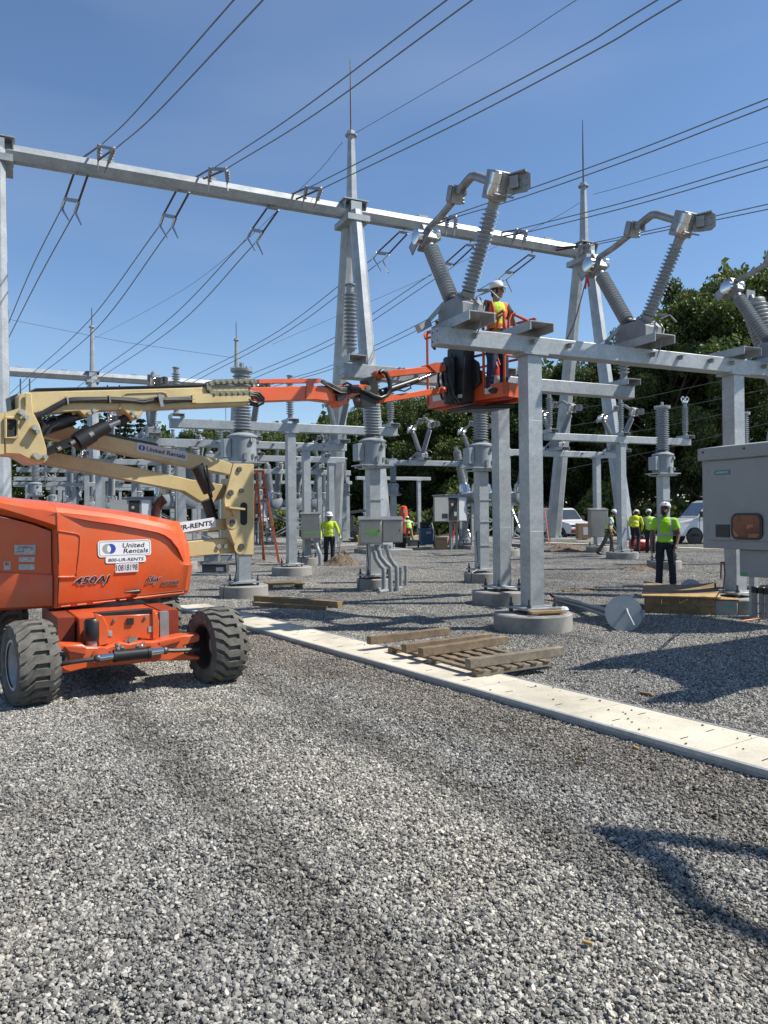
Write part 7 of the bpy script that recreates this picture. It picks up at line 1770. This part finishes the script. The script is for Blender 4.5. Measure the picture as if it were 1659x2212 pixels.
m = MB().tube([gz(1632, 1325, .34), gz(1643, 1325, .42), gz(1655, 1326, .36), gz(1650, 1328, .2), gz(1645, 1336, .05), gz(1610, 1340, .03), gz(1592, 1346, .02)], .009, 6); tag(m.build('copper_wire', COPPER), 'loops of copper wire around the pvc stubs at right', 'wire')
m = MB().tube([gz(1553, 1280, .35), gz(1562, 1275, .5), gz(1566, 1240, .9), gz(1564, 1215, 1.2), gz(1558, 1215, 1.2), gz(1557, 1250, .8)], .010, 6); tag(m.build('ground_cable', HOSE), 'dark looped ground cable beside the column under the large cabinet', 'cable')

# ------------------------------------------------------------------ tools and boxes about the yard
def crate(name, px, py, w, d, h, mat, label, cat, rz=0, extra=None):
    P = gz(px, py); r = thing(name, label, cat, P, rz); b = MB().box((0, 0, h * .42), (w, d, h * .84)).build('body', mat, r, bevel=.01); MB().box((0, 0, h * .93), (w * 1.03, d * 1.04, h * .14)).build('lid', mat, r, bevel=.01)
    if extra: extra(r, w, d, h)
    return r
DG = mk('dark grey plastic', (.06, .065, .065), .55, 0, .2, 8)
lbl = lambda r, w, d, h: MB().box((w * .22, -d * .53, h * .45), (w * .3, .004, h * .4)).build('label', SILVERLBL, r)
crate('tool_case', 466, 1238, .75, .5, .30, DG, 'dark tool case with pale label by the boom upright', 'tool case', .05, lbl)
crate('tool_case', 458, 1214, .55, .4, .30, CABGREY, 'grey case behind the dark tool case by the boom upright', 'tool case', .05)
crate('tool_case', 490, 1212, .45, .4, .28, CABGREY, 'small grey case just left of the transformer post by the boom upright', 'tool case', .2)
def bucket(px, py, r, h, mat, label, cat, hz_=0.0):
    P = gz(px, py); rt = thing('bucket', label, cat, P, 0); MB().lathe((0, 0, hz_), Z, [(r * .85, 0), (r, h * .9), (r * 1.06, h * .92), (r * 1.06, h), (r * .92, h), (r * .85, h * .75)], 24).build('pail', mat, rt); MB().tube([(-r, 0, hz_ + h * .9), (0, -r * 1.2, hz_ + h * .5), (r, 0, hz_ + h * .9)], .012, 6).build('handle', BOLT, rt); return rt
bucket(789, 1184, .42, .40, YEL, 'yellow tub with brown sacks standing behind the yellow shirt man', 'tub', .2)
tag(MB().ball((0, 0, 0), (.40, .34, .26), 10).build('sack', CARD, smooth=60), 'brown paper sack sitting in the yellow tub', 'sack').location = gz(789, 1184) + Z * .72
bucket(862, 1188, .38, .62, BLACK, 'black bucket behind the right steel cabinet', 'bucket')
w_ = gz(922, 1184); w_ = thing('welding_machine', 'blue welding machine on wheels with a hose, before the open breaker cabinet', 'welder', w_, .1)
MB().box((0, 0, .62), (.75, .7, .85)).build('case', TEALB, w_, bevel=.03); MB().box((-.05, 0, 1.2), (.55, .5, .3)).build('wire_feeder', BLACK, w_, bevel=.03); MB().box((.05, -.36, .8), (.25, .01, .12)).build('panel', SILVERLBL, w_)
for s in (-1, 1): MB().lathe((s * .42, .2, .18), (1, 0, 0), [(.08, -.04), (.18, -.03), (.18, .03), (.08, .04)], 16).build('wheel', BLACK, w_)
MB().tube([(.1, -.36, 1.1), (.2, -.42, 1.3), (.3, -.4, .9), (.28, -.42, .4)], .03, 8).build('hose', WHITE, w_)
crate('cardboard_box', 953, 1188, .55, .5, .62, CARD, 'cardboard box right of the blue welding machine', 'cardboard box', .1)
P = V((xat(1259, 45), 45, .22)); r = thing('cardboard_box', 'cardboard box with white label on the plinth by the tall leaning leg', 'cardboard box', P, .1); MB().box((0, 0, .45), (.75, .5, .9)).build('carton', CARD, r, bevel=.01); MB().box((.06, -.252, .45), (.28, .004, .45)).build('label', WHITE, r)
P = gz(1385, 1192); g_ = thing('air_compressor', 'small red compressor with hoses beside the crouching men', 'compressor', P, .2)
MB().lathe((-.5, 0, .32), (1, 0, 0), [(.1, 0), (.26, .05), (.28, .1), (.28, .75), (.26, .8), (.1, .85)], 20).build('tank', RED, g_); MB().box((0, 0, .62), (.5, .3, .2)).build('motor', BLACK, g_); MB().tube([(-.5, -.1, .6), (-.1, -.3, .75), (.2, -.32, .4), (.1, -.4, .05), (.6, -.6, .02)], .02, 6).build('hose', PVC, g_)
for s in (-1, 1): MB().lathe((.25, s * .3, .12), (0, 1, 0), [(.12, -.03), (.12, .03)], 14).build('wheel', BLACK, g_)
crate('tool_chest', 900, 1180, .9, .5, .35, DG, 'long dark tool chest at the feet of the man in khaki trousers', 'tool case', .3)
P = at(1085, 1178, 45); 
for (x0, y0, x1, y1, Y0, Y1, lab) in ((770, 1157, 910, 1155, 42, 46, 'yellow barrier tape strung left of the welding machine'), (905, 1157, 985, 1146, 43, 41, 'yellow barrier tape strung under the open breaker cabinet')):
    A_, B_ = at(x0, y0, Y0), at(x1, y1, Y1); m = MB()
    for k in range(8):
        p, q = A_.lerp(B_, k / 8), A_.lerp(B_, (k + 1) / 8); z0 = -.18 * 4 * (k / 8) * (1 - k / 8); z1 = -.18 * 4 * ((k + 1) / 8) * (1 - (k + 1) / 8); m.bar(p + Z * z0, q + Z * z1, .01, .06)
    tag(m.build('barrier_tape', TAPE), lab, 'tape', 'yellow barrier tapes')
pl_ = thing('hand_pole', 'long pole held by the man bending in lime vest', 'pole', (g3.x, g3.y, 0)); a, b = at(893, 1118, 45.5), at(918, 1180, 44); b.z = .02; MB().tube([a, b], .025, 8).build('shaft', WOODX, pl_, world=True)
ps = thing('pry_bar', 'dark bar leaning against the right hand T stand column', 'bar', (p6.x, p6.y, 0)); a, b = at(1352, 1140, 28.2), at(1331, 1190, 28.2); MB().tube([a, b], .035, 8).build('shaft', GALV, ps, world=True)
pq = thing('long_pole', 'thin pole held by the man with one leg stretched back', 'pole', (p6.x - 2, p6.y, 0)); a, b = at(1319, 1120, 30.6), at(1334, 1150, 30.2); MB().tube([a, b, b + (b - a) * .6], .02, 8).build('shaft', PVC, pq, world=True)
cl = thing('ground_clamp', 'white four hole plate with red clamp hanging from the second large switch', 'ground clamp', at(1266, 585, 14.2)); MB().box((0, -.05, 0), (.13, .02, .17)).build('plate', WHITE, cl); MB().prism([(-.02, -.07, -.09), (.02, -.07, -.09), (.05, -.07, -.3), (.02, -.07, -.32), (.0, -.07, -.2), (-.02, -.07, -.36), (-.05, -.07, -.33)], (0, .03, 0)).build('clamp', RED, cl)
tag(MB().tube([at(1265, 608, 14.2), at(1257, 640, 14.2), at(1240, 700, 14.1), at(1222, 738, 14.0), at(1206, 770, 14.0)], .010, 6).build('ground_lead', HOSE), 'thin black lead sagging left from the red ground clamp', 'cable')
# ------------------------------------------------------------------ trees beyond the yard
import numpy as np
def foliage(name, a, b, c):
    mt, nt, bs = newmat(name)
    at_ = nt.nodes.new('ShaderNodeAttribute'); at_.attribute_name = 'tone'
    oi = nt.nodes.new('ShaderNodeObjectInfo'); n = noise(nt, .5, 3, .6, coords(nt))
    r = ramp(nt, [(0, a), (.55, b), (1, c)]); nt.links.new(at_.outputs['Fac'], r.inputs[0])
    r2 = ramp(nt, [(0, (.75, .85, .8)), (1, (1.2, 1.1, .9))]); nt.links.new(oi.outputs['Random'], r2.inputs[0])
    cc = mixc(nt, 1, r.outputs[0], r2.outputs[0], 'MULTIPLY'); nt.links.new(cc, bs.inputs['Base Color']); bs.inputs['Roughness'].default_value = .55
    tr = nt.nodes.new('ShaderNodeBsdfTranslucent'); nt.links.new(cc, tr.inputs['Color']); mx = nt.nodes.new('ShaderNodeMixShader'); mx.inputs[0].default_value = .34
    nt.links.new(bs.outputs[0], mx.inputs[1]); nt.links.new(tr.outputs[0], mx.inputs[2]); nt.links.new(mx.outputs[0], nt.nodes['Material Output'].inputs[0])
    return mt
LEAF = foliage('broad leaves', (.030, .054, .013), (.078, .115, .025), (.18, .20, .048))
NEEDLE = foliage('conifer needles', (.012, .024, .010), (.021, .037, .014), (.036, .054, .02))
BARK = mk('bark', (.10, .08, .06), .9, 0, .3, 4, bmp=.5)
def leaf_mesh(name, P, S, rg, mat, flat=.0, tone=None):
    N = len(P); a = rg.normal(size=(N, 3)); a /= np.linalg.norm(a, axis=1)[:, None]
    b = rg.normal(size=(N, 3)); b -= a * (a * b).sum(1)[:, None]; b /= np.linalg.norm(b, axis=1)[:, None]
    S = S[:, None]
    v = np.empty((N, 4, 3)); v[:, 0] = P - a * S; v[:, 1] = P + b * S * .62; v[:, 2] = P + a * S; v[:, 3] = P - b * S * .62
    me = bpy.data.meshes.new(name); me.vertices.add(4 * N); me.vertices.foreach_set('co', v.reshape(-1)); me.loops.add(4 * N); me.loops.foreach_set('vertex_index', np.arange(4 * N))
    me.polygons.add(N); me.polygons.foreach_set('loop_start', np.arange(0, 4 * N, 4)); me.polygons.foreach_set('loop_total', np.full(N, 4)); me.update()
    at_ = me.attributes.new('tone', 'FLOAT', 'FACE'); at_.data.foreach_set('value', np.clip((rg.random(N) if tone is None else tone), 0, 1).astype(np.float32)); me.materials.append(mat); return me
def broad(seed, n=26000):
    """crown of unit height tree: clumps on limbs, 0..1 high"""
    rg = np.random.default_rng(seed); r = random.Random(seed); cl = []
    for k in range(46):
        z = r.uniform(.22, .97); env = .30 * math.sin(math.pi * min(1, (z - .08) / .95)) ** .7 + .02; a = r.uniform(0, 6.28); d = env * (r.random() ** .45)
        cl.append((d * math.cos(a), d * math.sin(a), z, r.uniform(.05, .10), r.uniform(.6, 1.0)))
    P = []; T = []
    for k in range(n):
        c = cl[int(r.random() * len(cl))]; u = V((r.gauss(0, 1), r.gauss(0, 1), r.gauss(0, 1))).normalized() * (r.random() ** .28)
        P.append((c[0] + u.x * c[3] * 1.15, c[1] + u.y * c[3] * 1.15, c[2] + u.z * c[3] * c[4])); T.append(.35 + .25 * u.z + r.uniform(-.3, .35))  # tone lifted on each clump's upper side: top light put into the leaf colour
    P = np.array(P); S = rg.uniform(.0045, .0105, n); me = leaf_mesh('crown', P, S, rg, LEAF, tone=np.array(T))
    t = MB(); t.tube([(0, 0, -.01), (.005, 0, .2), (-.006, .004, .5), (.0, 0, .85)], [.020, .015, .010, .003], 8)
    for c in cl[::2]: t.tube([(0, 0, max(.12, c[2] - .22)), (c[0] * .5, c[1] * .5, c[2] - .10), (c[0], c[1], c[2])], [.007, .005, .002], 5)
    return me, t.mesh('trunk', [BARK])
def conifer(seed, n=5000):
    rg = np.random.default_rng(seed); r = random.Random(seed); P = []
    for k in range(n):
        lay = int(r.random() ** 1.3 * 22); z0 = .12 + lay * .04; rad = .20 * (1 - z0) ** .85 + .008; nb = 9; a = (int(r.random() * nb) + lay * .37) * 6.283 / nb; d = rad * r.random() ** .6
        P.append((d * math.cos(a) + r.gauss(0, .010), d * math.sin(a) + r.gauss(0, .010), z0 - d * .25 + r.gauss(0, .006) + .03))
    me = leaf_mesh('crown', np.array(P), rg.uniform(.008, .016, n), rg, NEEDLE)
    return me, MB().tube([(0, 0, -.01), (0, 0, .5), (0, 0, .99)], [.014, .009, .002], 6).mesh('trunk', [BARK])
BV = [broad(s) for s in (3, 8, 15, 21, 34)]; CV = [conifer(4), conifer(9)]
def tree(px, top_y, Y, label, kind, k, wide=1.0, group='trees beyond the yard'):
    h = at(px, top_y, Y).z; me, tr = (BV if kind == 'broad' else CV)[k % (5 if kind == 'broad' else 2)]
    root = thing('broadleaf_tree' if kind == 'broad' else 'conifer_tree', label, 'tree', (xat(px, Y), Y, -.05), (px * 1.7) % 6.28, group)
    for nme, m_ in (('crown', me), ('trunk', tr)): o = bpy.data.objects.new(nme, m_); col.objects.link(o); o.parent = root; o.scale = (h * wide, h * wide, h)
    return root
TL = [(1668, 566, 62, 1.0, 'tallest tree, cut by the right edge above the third large switch'), (1618, 600, 66, .9, 'tall tree left of the one cut by the right edge'), (1560, 640, 60, 1.0, 'bushy tree behind the gap right of the second large switch'), (1503, 588, 64, .62, 'tall narrow tree crown just right of the second large switch'),
      (1455, 672, 62, .85, 'tree behind the right insulator of the second large switch'), (1412, 690, 70, .8, 'tree crown low behind the V of the second large switch'), (1362, 752, 66, 1.1, 'tree behind the base of the second large switch'), (1300, 800, 68, 1.1, 'tree between the two legs of the right gantry tower'), (1238, 782, 72, 1.0, 'tree just left of the right gantry tower'), (1190, 790, 70, 1.0, 'tree right behind the nearest column head'),
      (1130, 832, 72, 1.1, 'tree behind the platform column'), (1068, 842, 74, 1.1, 'tree directly below the lift platform'), (1005, 848, 70, 1.15, 'tree below the left half of the lift platform'), (945, 846, 76, 1.1, 'round tree left below the lift platform'), (893, 862, 72, 1.15, 'tree behind the small distant switch left of the platform'), (842, 874, 80, 1.1, 'tree right of the transformer under the orange knuckle'), (765, 880, 84, 1.0, 'tree behind the central gantry legs'), (712, 908, 86, 1.0, 'small tree showing over the T stand beam'), (655, 915, 88, 1.1, 'tree behind the T stand right of the ladder'),
      (590, 935, 95, 1.2, 'low tree right of the boom upright'), (540, 930, 92, 1.2, 'low tree behind the boom upright'), (470, 928, 96, 1.2, 'low tree left of the transformer by the boom upright'), (420, 934, 98, 1.2, 'low tree above the cream upper link'), (365, 930, 100, 1.2, 'low tree over the middle of the cream link')]
for i, (px, ty, Y, w, lab) in enumerate(TL): tree(px, ty, Y, lab, 'broad', i, w)
for i, (px, ty, Y, lab) in enumerate(((196, 872, 95, 'dark conifer left of the distant gantry tower'), (222, 905, 92, 'small dark conifer right of the distant gantry tower'), (240, 880, 98, 'dark conifer under the cream boom, left of the middle'), (272, 868, 96, 'tallest dark conifer under the cream boom'), (150, 900, 99, 'dark conifer behind the black lift cylinder'), (305, 905, 100, 'small conifer just right of the tallest one'))): tree(px, ty, Y, lab, 'conifer', i, 1.1, 'conifers beyond the yard')
# far wood that closes the gaps behind the single trees: one mass nobody could count
rg = np.random.default_rng(77); r = random.Random(77)
prof = [(-120, 925), (60, 915), (330, 955), (600, 955), (700, 945), (820, 910), (900, 895), (1000, 880), (1120, 862), (1200, 830), (1350, 800), (1420, 730), (1520, 670), (1660, 620), (1800, 600)]
P = []; 
for k in range(90000):
    px = r.uniform(-120, 1800); Y = r.uniform(78, 104) if px > 640 else r.uniform(104, 125)
    ty = interp(prof, px) + 22 * math.sin(px * .051) + 14 * math.sin(px * .13 + 2); zt_ = 1.75 + (1112 - ty) / F * 88 * (1 if px > 640 else 1.3)
    z = zt_ * (1 - r.random() ** 1.4 * 1.0); P.append((xat(px, Y), Y, max(.2, z)))
wm = leaf_mesh('far_wood', np.array(P), rg.uniform(.25, .5, len(P)), rg, LEAF); wo_ = bpy.data.objects.new('far_wood', wm); col.objects.link(wo_)
tag(wo_, 'dark mass of woodland closing the view behind the single trees', 'woodland', kind='stuff')
# shade loving brush at the wood's edge
P = []
for k in range(26000):
    px = r.uniform(560, 1800); Y = r.uniform(57, 64) if px > 1100 else r.uniform(62, 74); h = 2.6 + 1.6 * math.sin(px * .03) * math.sin(px * .011)
    P.append((xat(px, Y), Y + r.gauss(0, .5), abs(r.random() ** .8 * h)))
bm2 = leaf_mesh('undergrowth', np.array(P), rg.uniform(.12, .3, len(P)), rg, LEAF); bo_ = bpy.data.objects.new('undergrowth', bm2); col.objects.link(bo_)
tag(bo_, 'tangled undergrowth along the foot of the trees', 'undergrowth', kind='stuff')
